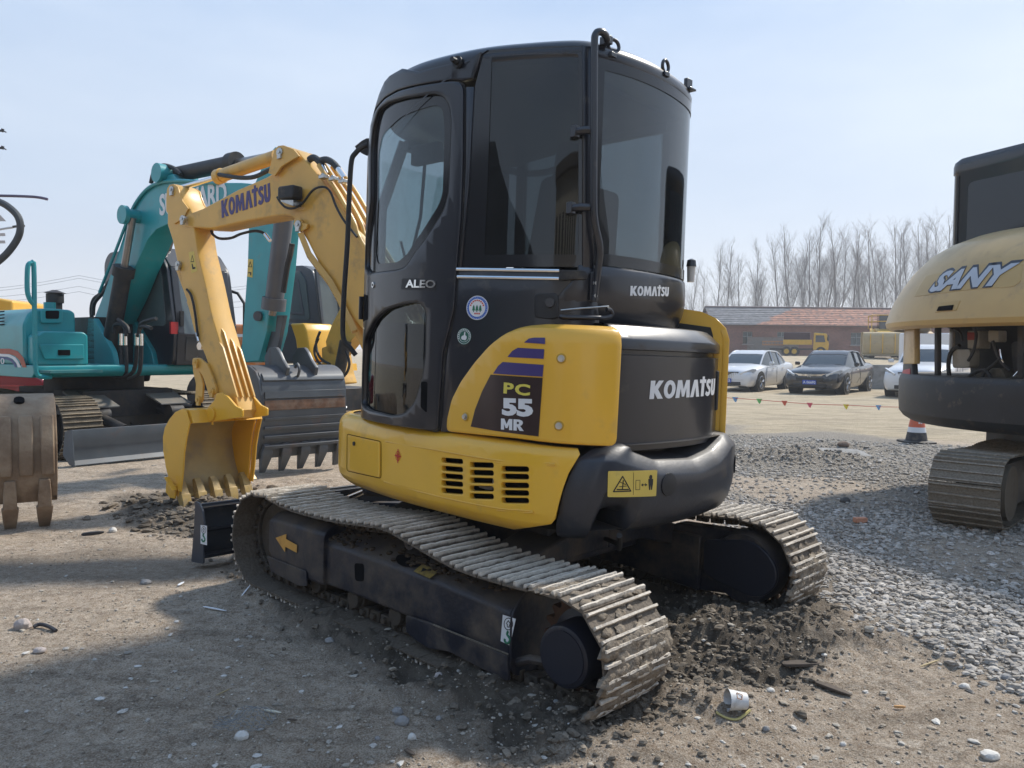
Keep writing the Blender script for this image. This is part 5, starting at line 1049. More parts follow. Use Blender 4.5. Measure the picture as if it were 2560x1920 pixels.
bp_ = N_('ShaderNodeBump', Strength=1.0, Distance=.035); L.new(a2_.outputs[0], bp_.inputs['Height']); L.new(bp_.outputs[0], pb_.inputs['Normal'])
gme = ground_sheet(); gme.materials.append(gm); link('ground', gme, kind='structure')

# loose pebbles, clods and litter crumbs: uncountable
def lump(rg, c, r, flat=.6, seg=6, rough=.25, ax=None):
    """one small faceted stone: verts, faces"""
    a = rg.uniform(0, math.pi); ca, sa = math.cos(a), math.sin(a); ex, ey = rg.uniform(.75, 1.45), rg.uniform(.6, 1.0); vs = []
    for i, (h, s) in enumerate(((-.55, .75), (.12, 1.0), (.62, .68))):
        for k in range(seg):
            t = 2*math.pi*(k+.5*i)/seg; q = r*s*rg.uniform(1-rough, 1+rough); X_, Y_ = q*math.cos(t)*ex, q*math.sin(t)*ey; vs.append((c[0]+X_*ca-Y_*sa, c[1]+X_*sa+Y_*ca, c[2]+r*flat*(h+rg.uniform(-.12, .12))))
    vs.append((c[0], c[1], c[2]+r*flat*.85)); fs = []
    for i in (0, 1):
        for k in range(seg): fs.append((i*seg+k, i*seg+(k+1) % seg, (i+1)*seg+(k+1) % seg, (i+1)*seg+k))
    fs += [(2*seg+k, 2*seg+(k+1) % seg, 3*seg) for k in range(seg)]
    return vs, fs
def stonemat(name, cols, rough=.85):
    m = bpy.data.materials.new(name); m.use_nodes = True; nn = m.node_tree.nodes; l = m.node_tree.links; g = nn.new('ShaderNodeNewGeometry'); r = nn.new('ShaderNodeValToRGB'); e = r.color_ramp.elements
    while len(e) < len(cols): e.new(.5)
    for i, c in enumerate(cols): e[i].position = i/(len(cols)-1); e[i].color = (*c, 1)
    l.new(g.outputs['Random Per Island'], r.inputs[0]); t = nn.new('ShaderNodeTexNoise'); t.inputs['Scale'].default_value = 90; t.inputs['Detail'].default_value = 4; l.new(g.outputs['Position'], t.inputs['Vector'])
    x = nn.new('ShaderNodeMix'); x.data_type = 'RGBA'; x.blend_type = 'SOFT_LIGHT'; x.inputs[0].default_value = .6; l.new(r.outputs[0], x.inputs[6]); l.new(t.outputs[0], x.inputs[7]); l.new(x.outputs[2], nn['Principled BSDF'].inputs['Base Color']); nn['Principled BSDF'].inputs['Roughness'].default_value = rough; return m
def scatter(name, m, n, sample, rmin, rmax, flat=.6, rough=.25, sink=.2, seed=1, pw=2.2):
    rg = random.Random(seed); pts = sample(rg, n); X = np.array([p[0] for p in pts]); Y = np.array([p[1] for p in pts]); H = ground_h(X, Y); b = B()
    for x, y, h in zip(X, Y, H):
        r = rmin+(rmax-rmin)*rg.random()**pw; v, f = lump(rg, (x, y, h+r*flat*(.55-sink)), r, flat, 6, rough); o = len(b.v); b.v += v; b.f += [tuple(i+o for i in q) for q in f]
    me = bpy.data.meshes.new(name); me.from_pydata(b.v, [], b.f); me.materials.append(m); o = link(name, me, kind='stuff'); return o
def zone_sampler(poly, near=2.6, far=16, jit=.3, holes=(), dens=1.0):
    xs = [p[0] for p in poly]; ys = [p[1] for p in poly]
    def f(rg, n):
        out = []; tries = 0
        while len(out) < n and tries < n*40:
            tries += 1; d = near*(far/near)**rg.random(); a = rg.uniform(-.66, .66); x, y = d*math.sin(a), d*math.cos(a)
            xa, ya = np.array([x+rg.gauss(0, jit)]), np.array([y+rg.gauss(0, jit)])
            if inside(xa, ya, poly)[0] and not any(inside(xa, ya, h)[0] and rg.random() < .8 for h in holes): out.append((x, y))
        return out
    return f
PEB = stonemat('pebbles', [(.24,.21,.18), (.38,.345,.30), (.30,.27,.235), (.47,.43,.38), (.27,.235,.195), (.56,.52,.47), (.33,.30,.265), (.41,.37,.31)])
CLOD = stonemat('clods', [(.115,.092,.068), (.17,.14,.105), (.135,.11,.083), (.23,.19,.145)], .95)
CHIP = stonemat('chips', [(.26,.22,.17), (.40,.36,.30), (.30,.27,.23), (.58,.55,.50), (.22,.19,.15), (.36,.30,.23)])
scatter('gravel', PEB, 26000, zone_sampler(GRAVZ, 3.0, 13.5, .14, [BAREZ, BARE2]), .006, .027, .8, .38, .3, 4, 2.8)
CLZ = wpx(1640,1540, 1900,1450, 2070,1530, 2060,1640, 1980,1700, 1800,1730, 1700,1790, 1560,1850, 1420,1900, 1200,1900, 1330,1860, 1480,1815, 1600,1700)
scatter('mud_clods', CLOD, 1500, zone_sampler(MUDZ, 2.3, 6.5, .12), .004, .022, .8, .38, .05, 15, 3.0)
scatter('mud_clods', CLOD, 3000, zone_sampler(CLZ, 2.2, 6.5, .10), .003, .020, .8, .45, .3, 5, 4.0)
DUG = wpx(280,1240, 450,1225, 640,1225, 660,1300, 470,1340, 330,1320)
scatter('mud_clods', CLOD, 900, zone_sampler(DUG, 6, 9, .12), .006, .045, .6, .4, .15, 6, 2.4)
CRUMB = stonemat('crumbs', [(.30,.25,.19), (.42,.36,.28), (.24,.20,.155), (.50,.44,.36), (.16,.13,.10), (.36,.30,.235)], .95)
FG = [(-9,2.0),(9,2.0),(9,3),(9,12),(-9,12)]
scatter('stone_chips', CHIP, 3600, zone_sampler(FG, 2.2, 12, .0, [GRAVZ]), .003, .017, .5, .35, .15, 7, 4.2)
scatter('soil_crumbs', CRUMB, 14000, zone_sampler(FG, 2.1, 7.5, 0), .0018, .008, .7, .4, .1, 9, 2.6)
# ================================================================ other machines
class Fr:
    """local frame on the ground: a forward, b to the machine's left"""
    def __init__(s, O, f, z=0):
        f = np.array(f, float); f /= np.linalg.norm(f); s.f = np.array([f[0], f[1], 0]); s.l = np.array([-f[1], f[0], 0]); s.O = np.array([O[0], O[1], z]); s.R = np.column_stack([s.f, s.l, [0, 0, 1]])
    def p(s, a, b, z): return s.O+s.f*a+s.l*b+np.array([0, 0, z])
    def box(s, b, c, d): b.box(s.p(*c), d, s.R)
    def prism(s, b, poly, b0, b1): b.prism(poly, s.O, s.f, (0, 0, 1), s.l, b0, b1)      # poly in (a, z), extruded across
    def prismf(s, b, poly, a0, a1): b.prism(poly, s.O, s.l, (0, 0, 1), s.f, a0, a1)     # poly in (b, z), extruded forward
    def root(s, name, label, cat, group=None):
        m = Matrix([[*s.R[0], s.O[0]], [*s.R[1], s.O[1]], [*s.R[2], s.O[2]], [0, 0, 0, 1]]); return wempty(name, label, cat, group, mtx=m)
    def plane_side(s, b): return Plane(s.p(0, b, 0), s.f)
    def plane_front(s, a): return Plane(s.p(a, 0, 0), s.l)
TEAL = mat('teal paint', (.014, .29, .32), .38, 0, .1, 3, DUST, .08, 3, .3, coat=.2)
TEALD = mat('faded teal paint', (.03, .20, .21), .55, 0, .15, 3, DUST, .25, 3, .4)
BKT = mat('grey bucket steel', (.085, .10, .115), .42, .1, .15, 4, (.18,.10,.06), .12, 5, .2)
RUSTY = mat('rust band', (.18, .10, .06), .7, 0, .4, 12, (.25,.2,.16), .4, 8)
BRN = mat('dusty brown bucket', (.24, .165, .105), .75, 0, .2, 6, (.34,.27,.19), .35, 6, .3, bump=.5, bscale=30)
DRK = mat('dark machinery', (.018, .018, .02), .55, 0, .3, 10, MUD, .3, 6, .3)
DGL = mat('dark window glass', (.02, .025, .03), .06, 0, .05, 3, spec=.8)
LGL = mat('hazy window glass', (.11, .14, .145), .08, 0, .1, 3, spec=.8)
TRK2 = trackmat('worn track plates', (.30, .24, .165), (.10, .08, .055))
TRK3 = trackmat('grey track plates', (.30, .265, .215), (.17, .145, .11))
def track(parent, fr, yc, xf, xr, r, w, pitch, m, nm='crawler_track', ribs=3, hub=True, seed=1):
    T = bpy.data.objects.new(nm, None); COL.objects.link(T); T.parent = parent   # local coordinates of the machine
    P, L = loop_pts(xf, r+.01, r, xr, r+.01, r, .03); me = [shoe_mesh(w, pitch*.97, m, seed+i, ribs=ribs, h=.026, jag=.004) for i in range(2)]
    place_shoes(T, P, L, yc, pitch, me)
    b = B(); b.cyl((xf, yc-.06, r+.01), (xf, yc+.06, r+.01), r-.07, n=28); b.obj('idler_wheel', DRK, T)
    b = B(); b.cyl((xr, yc-.14, r+.01), (xr, yc+.14, r+.01), r-.08, n=28); b.obj('drive_wheel', DRK, T)
    b = B(); b.prism(rnd([(xf-.1, r*.5), (xf-.1, r*1.45), (xr+.1, r*1.45), (xr+.1, r*.5)], .05), (0, yc, 0), (1, 0, 0), (0, 0, 1), (0, 1, 0), -w*.36, w*.36); b.obj('track_frame', DRK, T)
    b = B(); n = int((xf-xr)/.3)
    for k in range(n): b.cyl((xr+.25+k*.3, yc-w*.4, r*.36), (xr+.25+k*.3, yc+w*.4, r*.36), r*.25, n=12)
    b.obj('roller', DRK, T)
    return T
# ---------------- teal excavator, left
FT = Fr((-5.89, 10.78), (.80, -.60), gz(-5.9, 10.8))
TE = FT.root('excavator', 'large teal excavator with grey bucket, behind the yellow arm at left', 'excavator')
tf = lambda n: (lambda o: (setattr(o, 'parent', TE), o)[1])(n)
track(TE, FT, -.78, 1.28, -1.35, .37, .45, .16, TRK2); track(TE, FT, 1.02, 1.28, -1.35, .37, .45, .16, TRK2, seed=5)
b = B(); FT.box(b, (0, .12, .62), (1.9, 1.2, .35)); b.cyl(FT.p(0, .12, .75), FT.p(0, .12, .98), .62, n=40); b.obj('undercarriage', DRK, TE, .01)
bl = Plane(np.array([-4.95, 8.72, 0]), FT.l)
bq = bl.hits(Z(2, 397,925, 1010,884)); z1_, z0_ = bq[0][1], bl.hit(Z(2, 400,1140)[0])[1]
b = B(); pf = [(0, z1_), (.04, z1_), (.06, z1_-.12), (.03, (z1_+z0_)/2), (.05, z0_+.05), (.10, z0_), (.06, z0_), (-.02, (z1_+z0_)/2)]
blo = bl.O; b.prism(pf, blo, FT.f, (0, 0, 1), FT.l, 0, 2.25); bo = b.obj('dozer_blade', BKT, TE, .004, label='grey steel dozer blade')
b = B(); b.prism([(.06, z1_+.01), (-.10, z1_-.02), (-.16, z0_+.1), (.0, z0_), (.11, z0_-.01)], blo, FT.f, (0, 0, 1), FT.l, -.015, 0); b.obj('end_plate', BKT, bo, .002)
for y in (-.42, .55): 
    b = B(); FT.prism(b, rnd([(.75, .80), (1.35, .62), (1.35, .60), (.75, .77)], .005), y-.21, y+.21); b.obj('cover_plate', mat('dusty cover plate', (.14,.14,.135), .6, 0, .2, 6, DUST, .3, 6, .6), TE)
    b = B(); b.cyl(FT.p(.8, y, .55), FT.p(1.9, y, .36), .07, n=14); b.cyl(FT.p(1.3, y-.09, .5), FT.p(1.3, y+.09, .5), .10, n=16); b.obj('blade_arm', DRK, TE)
# deck
b = B(); FT.prism(b, rnd([(-1.5, .98), (1.05, .98), (1.12, 1.04), (1.12, 1.13), (-1.5, 1.13)], .03), -1.1, 1.55); b.obj('deck', TEAL, TE, .01)
HB = B(); FT.prismf(HB, rnd([(-1.1, 1.13), (-1.1, 1.62), (-1.04, 1.76), (-.94, 1.82), (-.56, 1.82), (-.50, 1.78), (-.50, 1.13)], .04), -1.6, .84); hood_ = HB.obj('engine_cover', TEAL, TE, .03, 3)
ps = FT.plane_side(-1.1); pf_ = FT.plane_front(.84)
if True:
    sw = pf_.sheet('window_recess', TEAL, TE, pf_.hits(Z(1, 242,1158, 380,1162, 378,1250, 242,1250)), th=.05, off=-.01, r=.04, bev=.015)
    pf_.sheet('opening', HOLE, sw, pf_.hits(Z(1, 270,1172, 355,1172, 352,1222, 272,1222)), th=.004, off=.041, r=.02, bev=0)
b = B(); FT.prismf(b, rnd([(-1.06, 1.13), (-1.06, 1.48), (-.98, 1.54), (-.52, 1.54), (-.47, 1.5), (-.47, 1.13)], .03), .84, 1.1); b.obj('tool_box', TEAL, TE, .02, 3)
pt = FT.plane_front(1.1); lid = pt.sheet('lid', TEAL, TE, pt.hits(Z(1, 235,1378, 510,1378, 512,1468, 268,1470)), th=.03, off=0, r=.02, bev=.01)
pt.sheet('handle', HOLE, lid, pt.hits(Z(1, 348,1412, 424,1412, 424,1446, 350,1446)), th=.006, off=.03, r=.01, bev=0)
b = B(); FT.box(b, (1.25, -.75, 1.06), (.35, .6, .03)); b.obj('step', TEALD, TE)
# hood side marks: red-white-blue swoosh and numerals
MBL = mat('faded blue marking', (.05,.08,.22), .5); MRD = mat('faded red marking', (.40,.09,.05), .5)
for i, (m_, q) in enumerate(((MRD, Z(1, 0,1405, 60,1405, 110,1420, 145,1460, 165,1520, 140,1520, 120,1475, 95,1450, 60,1438, 0,1436)), (WHT, Z(1, 0,1436, 60,1440, 95,1458, 118,1490, 130,1520, 112,1520, 100,1492, 80,1468, 50,1455, 0,1452)), (MBL, Z(1, 0,1453, 45,1457, 78,1472, 98,1498, 104,1520, 92,1520, 85,1500, 68,1482, 40,1470, 0,1468)))):
    ps.sheet('stripe', m_, hood_, ps.hits(q), th=.002, off=.002, bev=0)
a_ = ps.hit(Z(1, -42,1500)[0]); c_ = ps.hit(Z(1, 30,1500)[0]); ps.text('E90', WHT, hood_, a_, c_, abs(ps.hit(Z(1, 0,1465)[0])[1]-a_[1]), off=.004, bold=.01)
for y in range(5): ps.sheet('vent', HOLE, hood_, ps.hits(Z(1, 0,1175+y*20, 30,1172+y*20, 28,1180+y*20, 0,1183+y*20)), th=.002, off=.002, bev=0)
b = B(); c0 = FT.p(.15, -.45, 0); b.cyl(c0+[0,0,1.8], c0+[0,0,1.93], .085, n=20); b.cyl(c0+[0,0,1.93], c0+[0,0,2.05], .105, n=20); b.cyl(c0+[0,0,2.06], c0+[0,0,2.10], .13, .03, n=20); b.obj('exhaust', DRK, TE); b = B(); c0 = FT.p(.40, -.62, 0); b.cyl(c0+[0,0,1.8], c0+[0,0,1.92], .07, n=16); b.obj('filler_pipe', TEAL, TE)
ph = FT.plane_front(1.3); b = B(); b.tube([ph.at(*ph.hit(q)) for q in Z(1, 315,1578, 255,1578, 222,1545, 216,1400, 212,1200, 208,900, 195,880, 176,888, 168,930, 168,1050, 185,1105, 205,1130)], .028, 8, 4); b.obj('handrail', TEAL, TE)
# cab
CT = bpy.data.objects.new('cab', None); COL.objects.link(CT); CT.parent = TE; WEMP.add(CT.name); CT['label'] = 'dark cab with grey tinted glass'
_inv = CT
def cobj(b, name, m, bev=0): o = b.obj(name, m, None, bev); o.parent = TE if False else CT; o.matrix_parent_inverse = TE.matrix_basis.inverted(); return o
WEMP.discard(CT.name)
b = B(); prof = rnd([(-.55, 1.12), (1.25, 1.12), (1.30, 1.55), (1.12, 2.45), (.85, 2.72), (-.45, 2.74), (-.6, 2.6)], .10, 6)
FT.prism(b, prof, .55, .60); FT.prism(b, prof, 1.46, 1.51); cobj(b, 'cab_side', mat('cab charcoal', (.018,.02,.026), .35, 0, .1, 5, coat=.3), .01)
b = B(); FT.prism(b, [(1.18, 1.12), (1.26, 1.12), (1.31, 1.55), (1.22, 1.55)], .6, 1.46); FT.prism(b, [(1.08, 2.45), (1.14, 2.45), (.86, 2.73), (.75, 2.70)], .6, 1.46); FT.prism(b, [(.8, 2.68), (.85, 2.72), (-.45, 2.74), (-.6, 2.6), (-.6, 1.12), (-.5, 1.12), (-.5, 2.6)], .6, 1.46)
for y0, y1 in ((.60, .70), (1.36, 1.46)): FT.prism(b, [(1.24, 1.55), (1.31, 1.55), (1.14, 2.45), (1.06, 2.45)], y0, y1)
cobj(b, 'cab_frame', MATS['cab charcoal'], .01)
b = B(); FT.prism(b, [(1.26, 1.52), (1.275, 1.52), (1.11, 2.46), (1.095, 2.46)], .68, 1.38); cobj(b, 'windscreen', LGL)
b = B(); FT.prism(b, rnd([(-.30, 1.65), (1.12, 1.65), (1.0, 2.40), (.75, 2.58), (-.30, 2.58)], .08), .535, .55); cobj(b, 'side_window', LGL)
b = B(); FT.prism(b, [(1.262, 1.18), (1.275, 1.18), (1.315, 1.50), (1.30, 1.50)], .72, 1.34); cobj(b, 'lower_window', DGL)
b = B(); FT.box(b, (1.30, .66, 1.75), (.03, .05, .2)); b.tube([FT.p(1.33, 1.0, 1.55), FT.p(1.24, .85, 2.1)], .012, 5); cobj(b, 'wiper', RUB)
b = B(); b.tube([FT.p(1.1, 1.56, 1.2), FT.p(1.3, 1.62, 1.3), FT.p(1.28, 1.64, 2.0), FT.p(1.18, 1.60, 2.15), FT.p(1.0, 1.55, 2.2)], .022, 7); cobj(b, 'handrail', RUB)
b = B(); c0 = FT.p(1.30, .60, 1.55); FT.box(b, (1.28, .56, 1.62), (.04, .10, .16)); cobj(b, 'red_lamp', mat('red reflector', (.45,.02,.02), .3))
# boom
PB = Plane(np.array([-2.42, 8.6, 0]), FT.f)
def tpl(off): return Plane(PB.O+PB.N*off, FT.f)
p1 = tpl(.17)
TB = bpy.data.objects.new('boom', None); COL.objects.link(TB); TB.parent = TE; TB['label'] = 'arched teal boom with white lettering'
def tobj(b, name, m, bev=0, lab=None): o = b.obj(name, m, None, bev); o.parent = TB; o.matrix_parent_inverse = TE.matrix_basis.inverted(); return tag(o, lab)
def tsheet(pl, name, m, px, **k): o = pl.sheet(name, m, None, pl.hits(px), **k); o.parent = TB; o.matrix_parent_inverse = TE.matrix_basis.inverted(); return o
bo_ = tsheet(p1, 'boom_body', TEAL, Z(1, 500,1370, 490,1335, 515,1310, 550,1290, 620,1110, 700,890, 755,720, 795,580, 840,490, 905,420, 980,370, 1040,335, 1060,330, 1090,362, 1200,372, 1350,385, 1480,385, 1640,400, 1700,380, 1720,440, 1680,520, 1560,560, 1400,600, 1200,625, 1030,640, 960,672, 905,735, 865,830, 820,930, 760,1080, 690,1230, 620,1340, 560,1385), th=.34, off=-.34, bev=.012)
t = p1.text('SUNWARD', WHT, None, p1.hit(Z(1, 982,590)[0]), p1.hit(Z(1, 1395,520)[0]), .27, off=.004, bold=.03, sp=.95); t.parent = TB; t.matrix_parent_inverse = TE.matrix_basis.inverted(); t.name = 'lettering'; t['label'] = 'white maker lettering partly hidden by the yellow arm'
b = B(); b.tube([p1.at(*p1.hit(q), .02) for q in Z(1, 620,1060, 730,780, 800,600, 850,500, 920,420, 1000,385, 1090,375, 1200,378, 1350,392)], .022, 6, 4); tobj(b, 'pipe', TEAL)
b = B(); c0 = p1.at(*p1.hit(Z(1, 850,595)[0]), 0); b.cyl(c0-p1.N*.45, c0+p1.N*.16, .085, n=20); b.cyl(c0+p1.N*.16, c0+p1.N*.22, .12, n=20); tobj(b, 'cylinder_boss', TEAL)
for q, r in ((Z(1, 525,1342)[0], .11),): b = B(); c0 = p1.at(*p1.hit(q), 0); b.cyl(c0-p1.N*.5, c0+p1.N*.06, r, n=22); tobj(b, 'foot_pin', TEAL)
def cyl2(pl, pts, rr, rc, m=None, mr=None, ex=1.3):
    a, s, c = [pl.at(*pl.hit(q)) for q in pts]; b = B(); b.cyl(a, s, rr, n=16); tobj(b, 'cylinder_rod', mr or mat('dull rod', (.30,.28,.26), .3, .7)); b = B(); d = (c-s)/np.linalg.norm(c-s); b.cyl(s-d*.03, s+d*.10, rc*ex, n=22); b.cyl(s+d*.1, c, rc, n=22); tobj(b, 'cylinder', m or DRK)
cyl2(tpl(.28), Z(1, 815,600, 762,915, 640,1600), .045, .105); cyl2(tpl(-.38), Z(1, 1060,700, 992,935, 872,1590), .045, .105); cyl2(tpl(0), Z(1, 1710,210, 1450,262, 1090,335), .04, .095)
b = B(); c0 = tpl(.0).at(*tpl(0).hit(Z(1, 1075,345)[0])); b.cyl(c0-PB.N*.25, c0+PB.N*.25, .12, n=16); tobj(b, 'cylinder_boss', TEAL)
for P_ in (Z(1, 905,385, 920,325, 950,285, 990,275, 1050,295, 1090,330), Z(1, 660,980, 600,1060, 555,1100, 540,1160, 545,1230, 560,1290), Z(1, 690,960, 620,1050, 560,1120, 550,1200)):
    b = B(); b.tube([p1.at(*p1.hit(q), -.05) for q in P_], .028, 7, 5); tobj(b, 'hose', RUB)
pz = tpl(.34)
for P_ in (Z(1, 725,1225, 780,1270, 790,1310), Z(1, 700,1310, 705,1260, 745,1255, 770,1280, 775,1330), Z(1, 740,1380, 745,1480, 750,1560, 700,1575, 660,1540), Z(1, 770,1385, 775,1480, 770,1555, 720,1580), Z(1, 960,1220, 870,1250, 855,1310), Z(1, 930,1280, 870,1270, 845,1330), Z(1, 842,1385, 835,1480, 815,1550, 750,1585), Z(1, 868,1390, 865,1480, 850,1560, 790,1590)):
    b = B(); b.tube([pz.at(*pz.hit(q)) for q in P_], .026, 6, 5); tobj(b, 'hose', RUB)
for q in Z(1, 741,1360, 770,1360, 840,1360, 868,1362): b = B(); c0 = pz.at(*pz.hit(q)); b.cyl(c0-[0,0,.05], c0+[0,0,.10], .03, n=10); tobj(b, 'hose_fitting', CHR)
b = B(); FT.prism(b, rnd([(.05, 1.0), (.95, 1.0), (.85, 1.3), (.35, 1.75), (.15, 1.75)], .05), -.05, .02); FT.prism(b, rnd([(.05, 1.0), (.95, 1.0), (.85, 1.3), (.35, 1.75), (.15, 1.75)], .05), .48, .55); b.obj('boom_bracket', TEAL, TE, .01)
# dark bay behind the boom foot
b = B(); FT.box(b, (-.3, .25, 1.45), (1.3, .6, .62)); b.obj('engine_bay', DRK, TE)
# arm
p2 = tpl(.14); AT = bpy.data.objects.new('arm', None); COL.objects.link(AT); AT.parent = TE; AT['label'] = 'straight teal arm standing upright'
_TB = TB; TB = AT
tsheet(p2, 'arm_body', TEAL, Z(1, 1690,165, 1712,175, 1735,300, 1760,500, 1712,640, 1690,900, 1655,1180, 1640,1300, 1590,1480, 1500,1490, 1478,1465, 1500,1180, 1520,900, 1528,640, 1560,400, 1640,220), th=.28, off=-.28, bev=.01)
st2 = tsheet(p2, 'warning_sticker', STK, Z(1, 1526,853, 1556,857, 1552,968, 1521,962), th=.003, off=.001, bev=0)
e = p2.hits(Z(1, 1540,868, 1552,905, 1528,903)); o = p2.sheet('symbol', INK, st2, e, [ring2(e, .3)], th=.003, off=.004, bev=0)
p2.sheet('symbol', INK, st2, p2.hits(Z(1, 1528,935, 1546,935, 1546,955, 1540,955, 1540,942, 1528,942)), th=.003, off=.004, bev=0)
cyl2(tpl(.17), Z(1, 1672,1200, 1680,1150, 1745,600), .04, .10, mat('grey cylinder', (.10,.11,.125), .4, 0, .1, 4))
b = B(); b.tube([tpl(.25).at(*tpl(.25).hit(q)) for q in Z(1, 1795,760, 1782,830, 1765,900, 1740,1060)], .03, 7, 4); tobj(b, 'hose', RUB)
def link2(px, w=.05, offs=(.12, -.16), name='bucket_link', m=None):
    for o in offs: tsheet(tpl(o), name, m or BKT, px, th=w, off=-w, bev=.006)
link2(Z(1, 1565,1185, 1600,1180, 1610,1205, 1560,1300, 1510,1420, 1485,1440, 1468,1415, 1500,1340, 1540,1250)); link2(Z(1, 1595,1205, 1640,1205, 1650,1300, 1690,1300, 1700,1200, 1745,1200, 1700,1420, 1600,1430), offs=(.08,))
b = B(); A_ = tpl(.18).at(*tpl(.18).hit(Z(1, 1580,1205)[0])); C_ = tpl(-.30).at(*tpl(-.3).hit(Z(1, 1750,1208)[0])); b.cyl(A_, C_, .055, n=16); tobj(b, 'link_pin', BKT)
TB = bpy.data.objects.new('bucket', None); COL.objects.link(TB); TB.parent = TE; TB['label'] = 'grey steel bucket with rusty band and worn teeth'
# bucket: profile traced on the near side plate, extruded across
BF = Fr((-2.42, 8.6), (.70, -.714)); pk2 = Plane(PB.O-BF.l*.50, BF.f); W2 = 1.0
cv = pk2.hits(Z(2, 1440,560, 1462,535, 1500,524, 1545,528, 1582,560, 1602,610, 1612,700, 1614,800, 1610,900, 1602,1000, 1590,1100))
cm = catm(cv, 5); cc = np.array([pk2.hit(Z(2, 1500,850)[0])]).ravel(); inn = [np.array(p)+(cc-np.array(p))/np.linalg.norm(cc-np.array(p))*.03 for p in cm]
b = B(); b.loft([[tuple(pk2.at(p[0], p[1], n)) for p in list(cm)+inn[::-1]] for n in (0, -W2)]); tobj(b, 'shell', BKT)
for n in (0, -W2+.03):
    o = pk2.sheet('side_plate', BKT, None, cv+pk2.hits(Z(2, 1560,1110, 1480,900, 1440,700)), th=.03, off=n-.002, bev=.004); o.parent = TB; o.matrix_parent_inverse = TE.matrix_basis.inverted()
def band(px, name, m, t=.018, w=(-.02, -W2+.02), nseg=3):
    a = [np.array(p) for p in catm(pk2.hits(px), nseg)]; out = [p-(cc-p)/np.linalg.norm(cc-p)*t for p in a]; inn_ = [p+(cc-p)/np.linalg.norm(cc-p)*.012 for p in a]
    b = B(); b.loft([[tuple(pk2.at(p[0], p[1], n)) for p in out+inn_[::-1]] for n in w]); return tobj(b, name, m, .003)
band(Z(2, 1590,580, 1600,600, 1606,625), 'wear_strip', BKT); band(Z(2, 1612,690, 1613,715, 1614,735), 'wear_strip', BKT); band(Z(2, 1613,745, 1614,775, 1613,805), 'rusty_band', RUSTY, .014)
for y in (850, 905, 960, 1020): band(Z(2, 1612,y, 1610,y+18), 'wear_strip', BKT, .016)
for k in range(5):
    n = -.06-(W2-.12)*k/4; a = np.array(pk2.hit(Z(2, 1602,1010)[0])); c = np.array(pk2.hit(Z(2, 1600,1060)[0])); t_ = np.array(pk2.hit(Z(2, 1582,1155)[0])); b = B()
    out = np.array([1, .1]); R1 = []
    for p, w, d in ((a, .03, .02), (c, .055, .05), (c+(t_-c)*.4, .05, .055), (t_+(t_-c)*.35, .03, .015)): R1.append([pk2.at(p[0]+d, p[1], n+w), pk2.at(p[0]+d, p[1], n-w), pk2.at(p[0]-d*.6, p[1], n-w), pk2.at(p[0]-d*.6, p[1], n+w)])
    b.loft(R1); tobj(b, 'tooth', BKT, .004)
for n in (-.32, -.66):
    o = pk2.sheet('bucket_ear', BKT, None, rnd(pk2.hits(Z(2, 1480,560, 1475,470, 1500,415, 1540,410, 1560,440, 1580,490, 1610,540, 1600,600)), .02), th=.04, off=n, bev=.005); o.parent = TB; o.matrix_parent_inverse = TE.matrix_basis.inverted()
b = B(); p_ = np.array(pk2.hit(Z(2, 1588,575)[0])); c0 = pk2.at(p_[0], p_[1], -.42); b.tube([c0+np.array([0,0,.06]), c0+BF.f*.05+np.array([0,0,.10]), c0+BF.f*.09+np.array([0,0,.04]), c0+BF.f*.06+np.array([0,0,-.03])], .016, 6, 4); tobj(b, 'lifting_hook', BKT)
TB = _TB
# ---------------- brown bucket at the left edge
BX = VW.z((72, 1308), 0); BBF = Fr((BX[0], BX[1]), (.55, -.835), gz(BX[0], BX[1]))
BB = BBF.root('excavator_bucket', 'muddy brown ribbed excavator bucket standing on its teeth at the left edge', 'excavator bucket')
pr_ = [(-.30,.98),(-.14,1.0),(.03,.96),(.15,.86),(.22,.70),(.235,.52),(.22,.38),(.19,.30),(.16,.24),(.14,.20)]
cm = catm(pr_, 5); b = B(); inn = [np.array(p)+np.array([-.03, -.005]) for p in cm]
b.loft([[tuple(BBF.p(p[0], n, p[1])) for p in list(cm)+inn[::-1]] for n in (.18, -1.3)]); b.obj('shell', BRN, BB)
for n in (.15, -1.3): b = B(); BBF.prism(b, pr_+[(-.25,.45),(-.36,.85)], n, n+.035); b.obj('side_plate', BRN, BB, .005)
for k in range(9):
    y = .13-k*.135; b = B(); P = [(.16,.84),(.225,.70),(.24,.54),(.228,.42),(.255,.41),(.272,.54),(.258,.71),(.19,.86)]; BBF.prism(b, P, y-.05+random.uniform(-.01,.01), y+.035); b.obj('wear_bar', BRN, BB, .01)
for k in range(6):
    y = .10-k*.22; b = B(); b.loft([[tuple(BBF.p(a+d, y+w*s1, z)) for d, s1 in ((t, -1), (t, 1), (-t, 1), (-t, -1))] for a, z, w, t in ((.225,.38,.035,.015), (.20,.28,.042,.04), (.165,.17,.045,.045), (.155,.165,.055,.055), (.10,.06,.045,.04), (.04,-.04,.03,.015))]); b.obj('tooth', BRN, BB, .006)
b = B(); b.cyl(BBF.p(.03, -.05, .93), BBF.p(.06, -.05, .97), .035, n=12); b.obj('hole', HOLE, BB)
